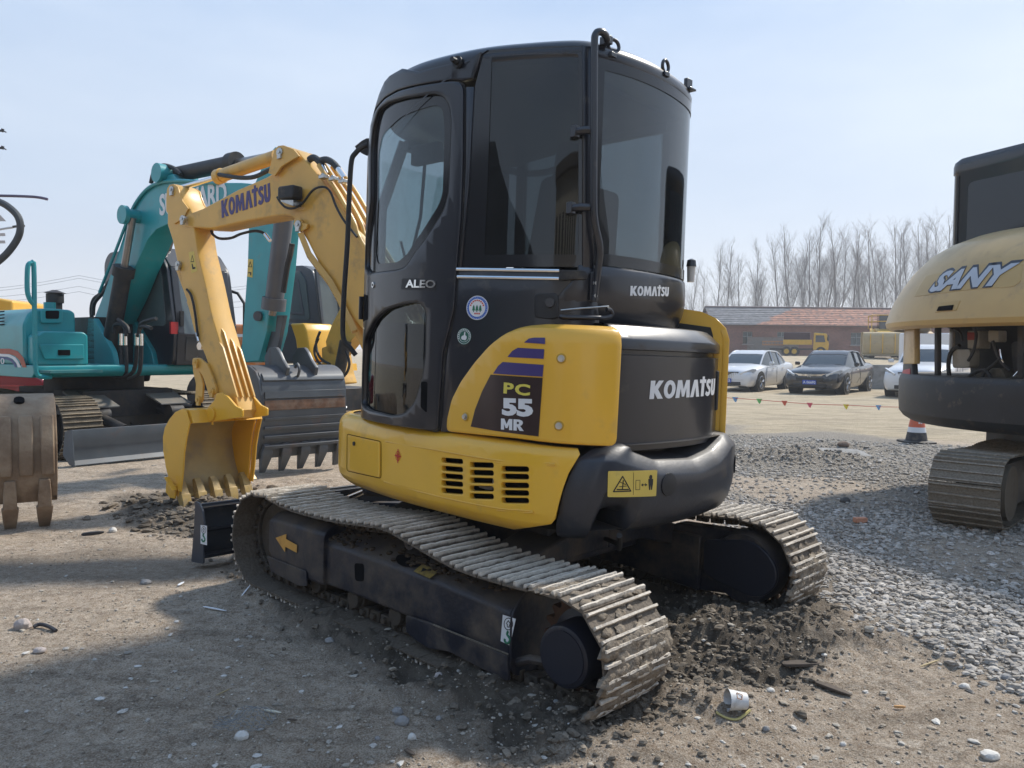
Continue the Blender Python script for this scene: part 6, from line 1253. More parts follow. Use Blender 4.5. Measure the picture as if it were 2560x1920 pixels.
# ---------------- tan excavator, right edge
TAN = mat('tan paint', (.50, .33, .12), .40, 0, .08, 3, DUST, .15, 4, .3, coat=.15)
DK2 = mat('scuffed black casting', (.022, .024, .028), .5, 0, .2, 4, (.30,.24,.16), .10, 9, .2)
SO = (5.28, 6.86)
SY = wempty('excavator', 'tan and black excavator with open engine bay, cut off by the right edge', 'excavator', loc=(SO[0], SO[1], 0))
def arc(R, a0=105, a1=262, n=26): return [(SO[0]+R*math.cos(rad(a)), SO[1]+R*math.sin(rad(a))) for a in np.linspace(a0, a1, n)]
WS = Wall(arc(1.66), ((.72,.14),(.78,.045),(.83,.008),(.95,0),(1.12,0),(1.16,.012),(1.19,.04)), 3, VW)
SL_ = WS.S[-1]
me = cuv([[(.02,.74),(.02,1.18),(SL_-.02,1.18),(SL_-.02,.74)]], .02, .004); WS.wrap(me, 0, .08); sw_ = link('counterweight', finish(me, DK2, 30), SY)
b = B(); b.add([tuple(WS.at(s, 1.18, 0)) for s in np.linspace(.02, SL_, 30)]+[(6.6, 6, 1.18)], [tuple(range(31))]); b.add([tuple(WS.at(s, .78, -.08)) for s in np.linspace(.02, SL_, 30)]+[(6.6, 6, .78)], [tuple(range(31))]); b.obj('deck', DK2, SY)
WSH = Wall(arc(1.80), ((1.58,.05),(1.61,.01),(1.65,0),(1.75,.028),(1.86,.07),(1.97,.13),(2.12,.23),(2.27,.37),(2.36,.52),(2.42,.68),(2.455,.9)), 3, VW)
SH_ = WSH.S[-1]; me = cuv([[(.3,1.585),(.3,2.45),(SH_-.05,2.45),(SH_-.05,1.585)]], .012, .004); WSH.wrap(me, 0, .06); sh = link('engine_hood', finish(me, TAN, 25), SY, label='tan curved engine hood with silver lettering')
b = B(); b.add([tuple(WSH.at(s, 2.45, 0)) for s in np.linspace(.3, SH_, 30)]+[(6.4, 6.5, 2.5)], [tuple(range(31))]); b.obj('hood_top', TAN, sh)
WSH.sheet('badge_recess', mat('tan recess', (.45,.30,.11), .45, 0, .08, 3), sh, Z(7, 1515,1010, 1590,875, 1750,838, 1950,800, 2190,785, 2212,800, 2200,910, 2150,945, 1900,960, 1700,985), th=.004, off=.015, r=.02, bev=.001)
t = text_on(WSH, 'SANY', mat('badge outline', (.03,.034,.045), .35), sh, Z(7, 1597,990)[0], Z(7, 2165,938)[0], Z(7, 1640,842)[0], 'badge', bold=.085, shear=.32, off=.0215)
SILV = mat('silver lettering', (.42,.43,.45), .35, .2, .05, 4)
t = text_on(WSH, 'SANY', SILV, sh, Z(7, 1614,980)[0], Z(7, 2148,930)[0], Z(7, 1650,856)[0], 'lettering', bold=.045, shear=.32, off=.026, label='silver slanted maker lettering')
hr_ = WSH.sheet('handle_recess', MATS['tan recess'], sh, Z(7, 1650,1110, 1672,1045, 1815,1030, 1790,1095), th=.006, off=.014, r=.01, bev=.002)
WSH.sheet('handle', HOLE, hr_, Z(7, 1665,1100, 1680,1070, 1775,1060, 1765,1095), th=.003, off=.022, r=.005, bev=0)
# engine bay
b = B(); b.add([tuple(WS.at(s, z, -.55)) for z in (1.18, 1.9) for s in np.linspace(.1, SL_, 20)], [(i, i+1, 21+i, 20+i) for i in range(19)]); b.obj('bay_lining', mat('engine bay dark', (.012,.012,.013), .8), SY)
WS0 = Wall(arc(1.62), ((0,0),(9,0)), 3, VW)
def bay(name, m, px, off, th, r=.01, lab=None): 
    return WS0.sheet(name, m, SY, px, th=th, off=off, r=r, bev=.006, label=lab)
bay('corner_post', TAN, Z(7, 1432,1205, 1530,1190, 1530,1440, 1425,1440), -.02, .05); bay('corner_box', DK2, Z(7, 1420,1440, 1515,1440, 1520,1560, 1418,1560), -.02, .05)
bay('red_sticker', mat('worn red sticker', (.42,.03,.04), .5, 0, .2, 30, DK2 and (.05,.05,.05), .1, 30), Z(7, 1424,1485, 1505,1470, 1505,1552, 1424,1545), .032, .002, 0)
bay('frame_post', DRK, Z(7, 1590,1185, 1610,1185, 1610,1560, 1590,1560), -.1, .04, 0); bay('frame_post', DRK, Z(7, 2140,1190, 2180,1190, 2180,1590, 2140,1590), -.1, .04, 0)
CRM = mat('cream plastic', (.30,.27,.22), .5, 0, .15, 6, DUST, .3, 6)
bay('expansion_tank', CRM, Z(7, 1642,1345, 1765,1345, 1762,1462, 1645,1465), -.25, .10, .03); bay('battery', CRM, Z(7, 1725,1225, 1808,1225, 1808,1340, 1725,1340), -.3, .12, .01); bay('battery_label', mat('dull red label', (.25,.03,.02), .6), Z(7, 1730,1235, 1800,1235, 1800,1285, 1730,1285), -.175, .003, 0); bay('filter_box', CRM, Z(7, 1870,1222, 1945,1222, 1945,1298, 1872,1298), -.28, .1, .015)
bay('engine_block', mat('dusty engine', (.10,.085,.06), .7, 0, .3, 12, DUST, .4, 9, .4), Z(7, 1780,1500, 1830,1470, 1960,1465, 1990,1520, 1990,1580, 1760,1580), -.35, .16, .03)
bay('engine_part', DRK, Z(7, 2000,1300, 2130,1280, 2130,1500, 2020,1520), -.4, .16, .03); bay('engine_part', MATS['dusty engine'], Z(7, 2130,1500, 2200,1505, 2200,1560, 2140,1555), -.2, .06, .01)
for P_, m_, r_h in ((Z(7, 1640,1560, 1625,1450, 1645,1360, 1700,1320), RUB, .018), (Z(7, 1800,1200, 1815,1250, 1800,1350, 1760,1420), RUB, .012), (Z(7, 1740,1580, 1770,1520, 1850,1480, 1900,1500, 1930,1570), RUB, .016), (Z(7, 1930,1290, 1960,1380, 2000,1440, 2050,1480), DRK, .012), (Z(7, 1980,1345, 1990,1400, 2010,1430), CHR, .008), (Z(7, 2060,1540, 2120,1480, 2160,1460), CHR, .007), (Z(7, 1620,1200, 1700,1230, 1720,1290), RUB, .01), (Z(7, 1850,1580, 1870,1500, 1930,1450, 1990,1400), RUB, .014), (Z(7, 2010,1580, 2080,1530, 2190,1520), RUB, .016)):
    b = B(); b.tube([WS0.at(*WS0.hit(q), -.14) for q in P_], r_h, 7, 5); b.obj('hose', m_, SY)
# cab of the tan excavator
CF = Fr((4.95, 7.2), (.93, .36)); b = B(); c1, c2 = (4.30, 7.80), (4.95, 6.10); d1 = np.array([c2[0]-c1[0], c2[1]-c1[1]]); d1 /= np.linalg.norm(d1); n1v = np.array([-d1[1], d1[0]]); n1v = n1v if n1v[0] > 0 else -n1v
pts = [np.array(c1), np.array(c1)+d1*2.3, np.array(c1)+d1*2.3+n1v*1.2, np.array(c1)+n1v*1.2]; pl2 = rnd([tuple(p) for p in pts], .14, 8)
b.loft([[(x+(4.9-x)*k, y+(7.0-y)*k, z) for x, y in pl2] for z, k in ((1.4, 0), (3.12, 0), (3.13, -.012), (3.20, -.012), (3.24, .0), (3.27, .05))]); cb = b.obj('cab', mat('cab black', (.020,.024,.032), .22, 0, .1, 3, coat=.4), SY, ang=30, label='dark cab rising behind the tan hood')
b = B()
for z0, z1, t in ((1.9, 3.10, .012), ):
    for s_ in (.10, 1.15): o0 = np.array([*c1, 0])+np.array([d1[0], d1[1], 0])*s_; b.prism([(0, z0), (.02, z0), (.02, z1), (0, z1)], o0-np.array([n1v[0], n1v[1], 0])*.012, (d1[0], d1[1], 0), (0, 0, 1), (n1v[0], n1v[1], 0), 0, .02)
b.obj('window_trim', RUB, cb)
o0 = np.array([*c1, 0])+np.array([d1[0], d1[1], 0])*.22-np.array([n1v[0], n1v[1], 0])*.003; b = B(); b.prism(rnd([(0, 2.0), (1.75, 2.0), (1.75, 3.02), (0, 3.02)], .06), o0, (d1[0], d1[1], 0), (0, 0, 1), (n1v[0], n1v[1], 0), 0, .01); b.obj('rear_window', mat('near black glass', (.012,.016,.022), .05, 0, .05, 3, spec=.6), cb)
# its visible track
TL = VW.z((2322, 1320), 0); nv = np.array([.714, -.70]); av = np.array([.70, .714]); c_t = TL[:2]+nv*.24+av*1.42
TRf = Fr((c_t[0], c_t[1]), (-av[0], -av[1])); tr_ = bpy.data.objects.new('crawler_track', None); COL.objects.link(tr_); tr_.parent = SY; tr_.location = (c_t[0]-SO[0], c_t[1]-SO[1], gz(c_t[0], c_t[1])); tr_.rotation_euler = (0, 0, math.atan2(-av[1], -av[0])); tr_['label'] = 'dusty steel track with wide plates'
P, L = loop_pts(1.18, .295, .285, -1.3, .295, .285, .03); ms = [shoe_mesh(.49, .185, TRK3, 20+i, ribs=3, h=.018, jag=.004) for i in range(3)]; place_shoes(tr_, P, L, 0, .20, ms, phase=.35)
b = B(); b.cyl((1.18, -.05, .295), (1.18, .26, .295), .21, n=30); b.obj('drive_motor', mat('muddy motor', (.12,.095,.065), .8, 0, .25, 6, MUD, .4, 6), tr_); b = B(); b.prism(rnd([(1.0, .12), (1.0, .48), (-1.2, .48), (-1.2, .12)], .05), (0, 0, 0), (1, 0, 0), (0, 0, 1), (0, 1, 0), -.17, .17); b.obj('track_frame', DRK, tr_)
b = B(); b.box((5.5, 7.1, .55), (1.6, 1.2, .35)); b.cyl((5.4, 6.9, .7), (5.4, 6.9, .85), .5, n=30); b.obj('undercarriage', DRK, SY)
# ---------------- yellow-grey excavator in the middle distance
FM = Fr((-3.35, 12.9), (.80, -.60), gz(-3.3, 12.9))
ME = FM.root('excavator', 'smaller yellow and grey excavator parked between the teal arm and the cab door', 'excavator')
def dpl(px, D): 
    return Plane(VW.depth(px, D), FM.f)
GR2 = mat('slate grey paint', (.05, .062, .08), .38, 0, .08, 4, DUST, .1, 5, .3, coat=.2)
pm = Plane(VW.depth((770, 850), 12.2), FM.f); 
wnd = pm.hits(Z(1, 1772,990, 1850,985, 1905,1240, 1775,1235)); 
pm.sheet('cab_side', GR2, ME, pm.hits(Z(1, 1690,1190, 1705,1000, 1740,930, 1790,900, 1880,895, 1935,925, 1955,1000, 1985,1280, 1990,1480, 1900,1480, 1890,1260, 1700,1250)), th=.06, off=0, r=.05, bev=.01)
pm.sheet('side_window', LGL, ME, pm.hits(Z(1, 1728,985, 1750,945, 1862,928, 1900,985, 1925,1230, 1725,1220)), th=.01, off=.062, r=.05, bev=0); pm.sheet('window_frame', GR2, ME, pm.hits(Z(1, 1764,990, 1858,982, 1895,1200, 1768,1190)), [pm.hits(Z(1, 1778,1002, 1850,996, 1880,1186, 1782,1178))], th=.02, off=.06, r=0, bev=.002)
pm3 = Plane(pm.at(*pm.hit(Z(1, 1985,1280)[0])), FM.l); pm3.sheet('windscreen', LGL, ME, pm3.hits(Z(1, 1945,930, 2060,1000, 2100,1330, 1985,1310)), th=.03, off=-.03, bev=0); pm3.sheet('cab_front', GR2, ME, pm3.hits(Z(1, 1985,1310, 2100,1330, 2105,1500, 1990,1490)), th=.06, off=-.04, bev=.01)
o_ = pm3.hits(Z(1, 1935,915, 2075,985, 2120,1340, 1980,1320)); pm3.sheet('front_frame', GR2, ME, o_, [pm3.hits(Z(1, 1955,945, 2060,1005, 2098,1320, 1992,1300))], th=.05, off=-.03, bev=.005)
b = B(); b.add([pm.at(*pm.hit(q), t) for t in (0, -1.1) for q in Z(1, 1705,1000, 1740,930, 1790,900, 1880,895, 1935,925)], [(0,1,6,5),(1,2,7,6),(2,3,8,7),(3,4,9,8)]); b.obj('cab_roof', GR2, ME)
pm4 = Plane(pm.at(0, 0, .35), FM.f)
pm4.sheet('body', GR2, ME, pm4.hits(Z(1, 1690,1250, 1800,1245, 1830,1330, 1845,1490, 1620,1500, 1660,1350)), th=.5, off=-.5, r=.04, bev=.03); pm4.sheet('body_panel', YEL, ME, pm4.hits(Z(1, 1798,1250, 1880,1248, 1900,1290, 1930,1480, 1848,1492, 1830,1350)), th=.55, off=-.5, r=.03, bev=.03)
pm4.sheet('deck', YEL, ME, pm4.hits(Z(2, 1840,510, 1970,515, 1975,560, 1860,560)), th=.7, off=-.7, bev=.01)
b = B(); FM.box(b, (0, .1, .50), (1.6, 1.3, .45)); b.obj('undercarriage', DRK, ME, .01)
track(ME, FM, -.70, 1.0, -1.0, .30, .40, .14, TRK2, seed=9); track(ME, FM, .85, 1.0, -1.0, .30, .40, .14, TRK2, seed=11)
pb3 = Plane(VW.depth((842, 1060), 11.0), FM.l); pb3.sheet('dozer_blade', BRN, ME, pb3.hits(Z(2, 1900,800, 2280,805, 2280,945, 1900,965)), th=.04, off=0, bev=.005)
b = B(); b.cyl(pb3.at(*pb3.hit(Z(2, 2050,740)[0]), -.3), pb3.at(*pb3.hit(Z(2, 2150,800)[0]), -.1), .06, n=14); b.obj('blade_cylinder', STL, ME); b = B(); b.box(pb3.at(*pb3.hit(Z(2, 2090,690)[0]), -.35), (.5, .3, .03), FM.R); b.obj('step', STL, ME)
pm5 = Plane(VW.depth((850, 830), 11.2), FM.f)
pm5.sheet('boom', YELB, ME, pm5.hits(Z(1, 2212,1000, 2120,1100, 2040,1250, 2000,1360, 2010,1430, 2080,1450, 2180,1330, 2260,1290, 2300,1100)), th=.22, off=-.22, bev=.01)
pm5.sheet('swing_bracket', YELB, ME, pm5.hits(Z(1, 1975,1400, 2030,1380, 2060,1440, 2080,1560, 2100,1620, 2020,1630, 1980,1520)), th=.3, off=-.3, r=.03, bev=.01)
b = B(); b.cyl(pm5.at(*pm5.hit(Z(1, 2140,1360)[0]), .05), pm5.at(*pm5.hit(Z(1, 2100,1560)[0]), .05), .085, n=16); b.obj('boom_cylinder', DRK, ME)
for P_ in (Z(1, 2000,1300, 1975,1380, 2000,1460, 2060,1500), Z(1, 2160,1420, 2180,1500, 2150,1570, 2080,1590, 2030,1560), Z(1, 1990,1340, 1965,1420, 2000,1500, 2080,1540)): b = B(); b.tube([pm5.at(*pm5.hit(q), .1) for q in P_], .02, 6, 5); b.obj('hose', RUB, ME)
# ---------------- small glimpses behind the teal machine
pr2 = Plane(VW.depth((60, 975), 13.5), (1, .1, 0)); b = B()
RO = VW.depth((40, 1000), 14.0); rb = Fr((RO[0], RO[1]), (1, .15), 0); b = B(); rb.prism(b, rnd([(-2.5,.35),(.75,.35),(.85,.5),(.80,.82),(.45,.93),(-2.5,.98)], .15, 6), -.8, .8); ro = wempty('car', 'glossy red vehicle low behind the left end of the teal excavator', 'car', loc=(RO[0], RO[1], 0)); b.obj('body', mat('red car paint', (.25,.012,.022), .2, 0, .03, 3, coat=.6), ro, .05, 3)
b = B(); rb.prism(b, [(-2.4,.70),(.5,.66),(.5,.69),(-2.4,.73)], -.83, -.80); b.obj('trim', mat('red trim', (.40,.05,.05), .2), ro)
for x in (-.1,): b = B(); b.cyl(rb.p(x, -.82, .33), rb.p(x, .8, .33), .33, n=24); b.obj('wheel', RUB, ro)
YO = VW.depth((30, 755), 17.0); yb = Fr((YO[0], YO[1]), (1, .1), 0); ye = wempty('loader', 'far yellow machine roof just above the teal engine cover at left', 'loader', loc=(YO[0], YO[1], 0)); b = B(); zt = YO[2]; yb.prism(b, [(-2.5, zt-.6), (.4, zt-.6), (.42, zt-.02), (.1, zt+.04), (-2.5, zt+.05)], -.8, .8); b.obj('roof', YEL, ye, .04); b = B(); yb.box(b, (-1, 0, (zt-.6)/2), (2.6, 1.5, zt-.6)); b.obj('body', DRK, ye, .03)
OO = VW.depth((598, 800), 16.0); of = Fr((OO[0], OO[1]), (1, .1), 0); oe = wempty('roller', 'orange machine glimpsed between the teal cab and the teal arm', 'roller', loc=(OO[0], OO[1], 0)); b = B(); ORG2 = mat('orange machine paint', (.62,.20,.05), .45, 0, .1, 4, WHT and (.6,.5,.4), .2, 6); of.box(b, (0, 0, 1.35), (1.3, 1.0, .95)); b.obj('body', ORG2, oe, .06, 3); b = B(); of.box(b, (0, -.51, 1.6), (.9, .02, .06)); of.box(b, (0, -.51, 1.3), (.9, .02, .05)); b.obj('stripe', WHT, oe); b = B()
for x in (-.45, .45): b.cyl(of.p(x, -.5, .45), of.p(x, .5, .45), .45, n=24)
b.obj('drum', DRK, oe)
# ================================================================ parked cars
def carpaint(name, col, rough=.22): return mat(name, col, rough, 0, .03, 2, coat=.8)
TYRE = mat('tyre rubber', (.018,.018,.018), .8, 0, .1, 20, DUST, .3, 10); RIM = mat('alloy rim', (.35,.35,.36), .3, .8, .05, 10); LENS = mat('headlight lens', (.55,.57,.6), .08, .2, .1, 20, coat=.8)
PLB = mat('blue number plate', (.02,.07,.42), .4); CGL = mat('car glass', (.045,.055,.06), .04, 0, .05, 3, spec=1.0); CTR = mat('car black trim', (.012,.012,.013), .4)
def car(name, label, x, y, fwd, paint, L=4.85, Wd=1.84, H=1.46, plate=None, suv=False, grille='chrome', group=None):
    """x forward, origin on the ground at the middle; front toward +x"""
    root = empty(name, label, 'car', 'cars parked in a row in front of the brick building', (x, y, gz(x, y)), math.atan2(fwd[1], fwd[0]))
    hw = Wd/2; k = H/1.46
    # lower body: sections along x: (x, halfwidth at sill, max halfwidth, z bottom, z belt, z top centre, top halfwidth)
    st = [(2.42,.50,.60,.34,.52,.56,.50),(2.38,.72,.78,.24,.62,.68,.62),(2.25,.82,.87,.20,.68,.77,.68),(1.9,.85,.905,.19,.76,.85,.70),(1.4,.85,.92,.19,.82,.92,.72),(.95,.85,.92,.19,.87,.97,.74),(.3,.85,.92,.19,.90,.92,.80),(-.7,.85,.92,.19,.93,.95,.80),(-1.5,.85,.92,.20,.96,1.0,.76),(-2.0,.83,.90,.22,.97,1.04,.72),(-2.32,.76,.84,.28,.93,1.03,.68),(-2.42,.60,.74,.36,.85,.92,.6)]
    sx = L/4.85; rings = []
    for X, ws, wm, zb_, zt, zc_, wt in catm(st, 3):
        ws, wm, wt = ws*hw/.92, wm*hw/.92, wt*hw/.92; zm = zb_+(zt-zb_)*.5
        rings.append([(X*sx, s*w, z*k) for s, seq in ((1, ((ws*.93, zb_), (ws, zb_+.06), (wm, zm), (wm*.985, zt-.10), (wm*.95, zt-.01), (wt, zc_-.02), (wt*.5, zc_+.015))), (-1, ((wt*.5, zc_+.015), (wt, zc_-.02), (wm*.95, zt-.01), (wm*.985, zt-.10), (wm, zm), (ws, zb_+.06), (ws*.93, zb_)))) for w, z in seq])
    b = B(); b.loft(rings); body = b.obj('body', paint, root, ang=32)
    # cabin: glasshouse then roof skin
    zr = H; zb0 = .90*k
    gh = [(1.02,.70,zb0+.0,.70,zb0+.02),(.25,.77,zb0,.60,zr-.06),(-.5,.78,zb0,.60,zr-.01),(-1.25,.76,zb0+.03,.58,zr-.09),(-2.0 if not suv else -2.25,.66,zb0+.08,.60,zb0+.12 if not suv else zr-.35)]
    rings = [[(X*sx, -wb, z0), (X*sx-.0, -wt, z1-.02), (X*sx, -wt*.6, z1), (X*sx, wt*.6, z1), (X*sx, wt, z1-.02), (X*sx, wb, z0)] for X, wb, z0, wt, z1 in [tuple(v) for v in catm([np.array(g)*np.array([1, hw/.92, 1, hw/.92, 1]) for g in gh], 5)]]
    b = B(); b.loft(rings); gl = b.obj('glass', CGL, root, ang=50)
    rr = [r for r in rings if r[2][2] > zr-.16]; b = B()
    up = [[(X_, y_*1.01, z_+.012) for X_, y_, z_ in r[1:5]] for r in rr]; lo = [[(X_, y_*1.0, z_-.01) for X_, y_, z_ in r[1:5]][::-1] for r in rr]
    b.loft([u+l for u, l in zip(up, lo)]); b.obj('roof', paint, root, ang=50)
    b = B()      # pillars
    def pil(r0, r1, s): i = 1 if s < 0 else 4; j = 0 if s < 0 else 5; return (np.array(rings[r0][j]), np.array(rings[r1][i]))
    n_ = len(rings)
    for s in (-1, 1):
        i, j = (1, 0) if s < 0 else (4, 5)
        A = [np.array(rings[q][i])+np.array([0, s*.012, .004]) for q in range(0, n_) if True]
        b.tube([p for p in A], .030, 6)
        for q in (int(n_*.40), int(n_*.66)): b.tube([np.array(rings[q][j])+[0, s*.01, 0], np.array(rings[q][i])+[0, s*.012, 0]], .035, 5)
    b.obj('pillar', paint, root)
    # wheels with dark arches
    wr = .335*k if not suv else .37
    for X in (1.42*sx, -1.42*sx):
        for s in (-1, 1):
            a = B(); a.tube([(X, s*(hw-.30), wr), (X, s*(hw+.003), wr)], wr+.055, 28); a.obj('wheel_arch', CTR, root)
            b = B(); yo = s*(hw+.012); yi = s*(hw-.20); b.tube([(X, yi, wr), (X, yi+s*.02, wr), (X, yo-s*.03, wr), (X, yo, wr)], [wr-.03, wr, wr, wr-.03], 28); w = b.obj('wheel', TYRE, root)
            b = B(); b.cyl((X, yo-s*.01, wr), (X, yo+s*.004, wr), wr*.66, n=24); b.obj('rim_disc', CTR, w)
            b = B()
            for t in range(5):
                a_ = t*2*math.pi/5+.3
                for da in (-.13, .13): b.tube([(X+.03*math.cos(a_), yo+s*.010, wr+.03*math.sin(a_)), (X+wr*.63*math.cos(a_+da), yo+s*.012, wr+wr*.63*math.sin(a_+da))], [.022, .018], 4)
            b.tube([(X+wr*.64*math.cos(q), yo+s*.008, wr+wr*.64*math.sin(q)) for q in np.linspace(0, 6.283, 25)], .014, 5, cap=False); b.obj('rim', RIM, w)
    fx = 2.42*sx
    # face: grille, lamps, plate
    b = B()
    if grille == 'chrome':
        b.loft([[(fx-.03-.09*abs(t)**2, t*.60*hw/.92, .60*k+a), (fx+.025-.09*abs(t)**2, t*.60*hw/.92, .60*k+a*.8), (fx+.025-.09*abs(t)**2, t*.60*hw/.92, .66*k+a), (fx-.05-.09*abs(t)**2, t*.60*hw/.92, .67*k+a)] for t, a in ((-1, .04), (-.6, .01), (0, 0), (.6, .01), (1, .04))]); b.obj('grille_bar', CHR, root)
        b = B(); b.box((fx+.035, 0, .62*k), (.01, .018, .10)); b.box((fx+.035, .045, .62*k), (.01, .018, .11)); b.box((fx+.035, -.045, .62*k), (.01, .018, .11)); b.box((fx+.035, 0, .625*k), (.01, .09, .018)); b.obj('emblem', STL, root)
        b = B(); b.box((fx+.0, 0, .50*k), (.05, .9, .10)); b.obj('grille', CTR, root, .01)
    else:
        g = B(); g.loft([[(fx+.012-.05*abs(y_)*1.2, y_*.46, z_) for z_ in (.47*k, .70*k)]+[(fx-.03, y_*.46, z_) for z_ in (.70*k, .47*k)] for y_ in (-1, -.5, 0, .5, 1)]); g.obj('grille', CTR, root)
        b = B()
        for t in range(-6, 7): b.box((fx+.02-.05*abs(t/6)*.9, t*.07, .585*k), (.02, .016, .22*k*(1-.25*abs(t/6))))
        b.obj('grille_bar', CHR, root); b = B(); b.ball((fx+.035, 0, .60*k), .045, 6, (.4, 1, 1)); b.obj('emblem', STL, root)
    for s in (-1, 1):
        b = B(); b.loft([[(X, s*y0, z0*k), (X+.012, s*(y0+.01), (z0+h_)*k), (X-.06, s*(y0-.05), (z0+h_)*k), (X-.08, s*(y0-.05), z0*k)] for X, y0, z0, h_ in ((fx+.005, .52*hw/.92, .60, .06), (fx-.08, .70*hw/.92, .62, .12), (fx-.30, .865*hw/.92, .67, .14), (fx-.52, .90*hw/.92, .74, .06))]); b.obj('headlight', LENS, root)
        b = B(); b.tube([(fx-.12, s*.66, .36*k), (fx-.03, s*.66, .36*k)], .05, 14); b.obj('fog_lamp', LENS, root)
        b = B(); b.box((.62*sx, s*(hw+.08), 1.0*k), (.10, .17, .12)); b.obj('wing_mirror', paint if grille != 'black' else CTR, root, .03)
        b = B()
        for X in (.2, -.85): b.box((X*sx, s*(hw+.005), .82*k), (.16, .02, .022))
        b.obj('door_handle', CHR, root)
        b = B(); b.tube([(.80*sx, s*(hw-.025), .86*k), (-.3*sx, s*(hw-.02), .90*k)], .006, 4); b.tube([(-.18*sx, s*(hw+.001), .30), (-.20*sx, s*(hw+.002), .85*k)], .005, 4); b.tube([(.92*sx, s*(hw+.001), .35), (.86*sx, s*(hw+.0), .84*k)], .005, 4); b.obj('door_gap', CTR, root)
    b = B(); b.box((fx-.04, 0, .30*k), (.10, 1.1, .12)); b.obj('lower_intake', CTR, root, .02)
    pl = B(); pl.box((fx+.03, 0, .40*k), (.02, .44, .14)); po = pl.obj('number_plate', PLB, root)
    if plate:
        me = textmesh(plate, .12, .002, 0, .001); n0 = len(me.vertices); co = np.empty(n0*3); me.vertices.foreach_get('co', co); co = co.reshape(-1, 3); w = co[:, 0].max()-co[:, 0].min()
        co = np.c_[np.full(n0, fx+.042)+co[:, 2], (co[:, 0]-co[:, 0].min()-w/2)*.40/w, co[:, 1]*1.0+.40*k-.042]; me.vertices.foreach_set('co', co.ravel()); me.update(); link('plate_text', finish(me, WHT), po)
    b = B(); b.box((.9*sx, 0, .98*k), (.08, 1.1, .01)); b.obj('wiper', CTR, root)
    if not suv: b = B(); b.box((-.3*sx, 0, zr+.008), (.5, .7, .008)); b.obj('sunroof', CGL, root)
    b = B(); b.box((0, 0, .22), (4.2*sx, 1.5, .08)); b.obj('underbody', CTR, root)
    return root
def onz(q, z=0.0): return VW.z(q, z)
wl = VW.depth(Z(8, 708,716)[0], 27.0)
fk = np.array([-.62, -.785]); lk = np.array([.785, -.62])
def car_at(q, front=True, left=True, f=fk, l=lk, hx=1.42, hy=.80): return VW.z(q, .0)[:2]-f*hx*(1 if front else -1)-l*hy*(1 if left else -1)
c_ = car_at((2108, 986)); car('car', 'black sedan with chrome grille bar, middle of the three parked cars', c_[0], c_[1], fk, carpaint('black car paint', (.014,.014,.017)), plate='A 066F0', grille='chrome')
c2_ = car_at((1893, 978)); car('car', 'white sedan with toothed grille, left of the black sedan', c2_[0], c2_[1], fk, carpaint('white car paint', (.62,.62,.63), .3), plate='ME55', grille='ribs', L=4.7, H=1.47)
c3_ = car_at((2229, 991), True, False); car('car', 'white off-road car half hidden behind the tan excavator', c3_[0], c3_[1], fk, MATS['white car paint'], L=4.6, H=1.68, Wd=1.9, suv=True, grille='ribs')
# ---------------- truck and loader
tp = VW.depth((2010, 880), 56.0); TF = Fr((tp[0], tp[1]), (.93, -.37), gz(tp[0], tp[1]))
TRU = TF.root('truck', 'small yellow cab truck with dark covered load in front of the brick wall', 'truck'); YT = mat('truck yellow', (.60,.36,.04), .4, 0, .08, 3, DUST, .15, 5)
b = B(); TF.prism(b, rnd([(.75,.55),(2.0,.55),(2.05,1.1),(1.85,2.0),(.8,2.08)], .1), -.9, .9); cb_ = b.obj('cab', YT, TRU, .03)
b = B(); TF.prism(b, [(.95,1.25),(1.75,1.25),(1.62,1.85),(.95,1.85)], -.93, -.905); b.obj('side_window', DGL, cb_); b = B(); TF.prismf(b, [(-.75,1.2),(.75,1.2),(.7,1.85),(-.7,1.85)], 1.93, 2.04); b.obj('windscreen', DGL, cb_)
b = B(); TF.box(b, (.5, 0, .62), (.9*3, 1.2, .14)); TF.box(b, (-1.6, 0, .62), (2.6, 1.2, .14)); b.obj('chassis', DRK, TRU)
b = B(); TF.box(b, (-.55, 0, 1.05), (2.4, 1.95, .06)); TF.box(b, (-.55, -.96, 1.25), (2.4, .04, .42)); TF.box(b, (-.55, .96, 1.25), (2.4, .04, .42))
for k in range(8): TF.box(b, (-1.6+k*.31, -.99, 1.25), (.04, .03, .42))
b.obj('load_bed', YT, TRU, .01)
b = B(); TF.box(b, (-.60, 0, 1.75), (2.2, 1.7, .75)); b.obj('covered_load', mat('maroon tarpaulin', (.045,.018,.022), .8, bump=.5, bscale=8), TRU, .08, 3)
b = B(); TF.box(b, (-2.6, -.6, 1.0), (1.9, .05, .10)); TF.box(b, (-2.6, -.6, 1.3), (1.9, .05, .08))
for k in range(8): TF.box(b, (-3.5+k*.26, -.6, 1.15), (.05, .05, .3))
b.obj('tail_rack', mat('rusty rack', (.35,.17,.07), .7), TRU)
for a, s in ((1.4, -1), (1.4, 1), (-.8, -1), (-.8, 1), (-1.45, -1)): b = B(); b.tube([TF.p(a, s*.70, .42), TF.p(a, s*.93, .42)], .42, 22); w = b.obj('wheel', TYRE, TRU); b = B(); b.tube([TF.p(a, s*.90, .42), TF.p(a, s*.94, .42)], .22, 16); b.obj('rim', YT, w)
b = B(); b.box(TF.p(1.95, -1.05, 1.55), (.12, .05, .35)); b.obj('wing_mirror', DRK, TRU)
TRU.scale = (.8, .8, .8)
lp = VW.depth((2212, 900), 50.0); LF = Fr((lp[0], lp[1]), (-.30, -.95), gz(lp[0], lp[1]))
LO = LF.root('loader', 'yellow wheel loader with wide ribbed bucket behind the parked cars', 'loader'); LYB = mat('pale worn yellow', (.38,.29,.15), .55, 0, .1, 5, DUST, .25, 5)
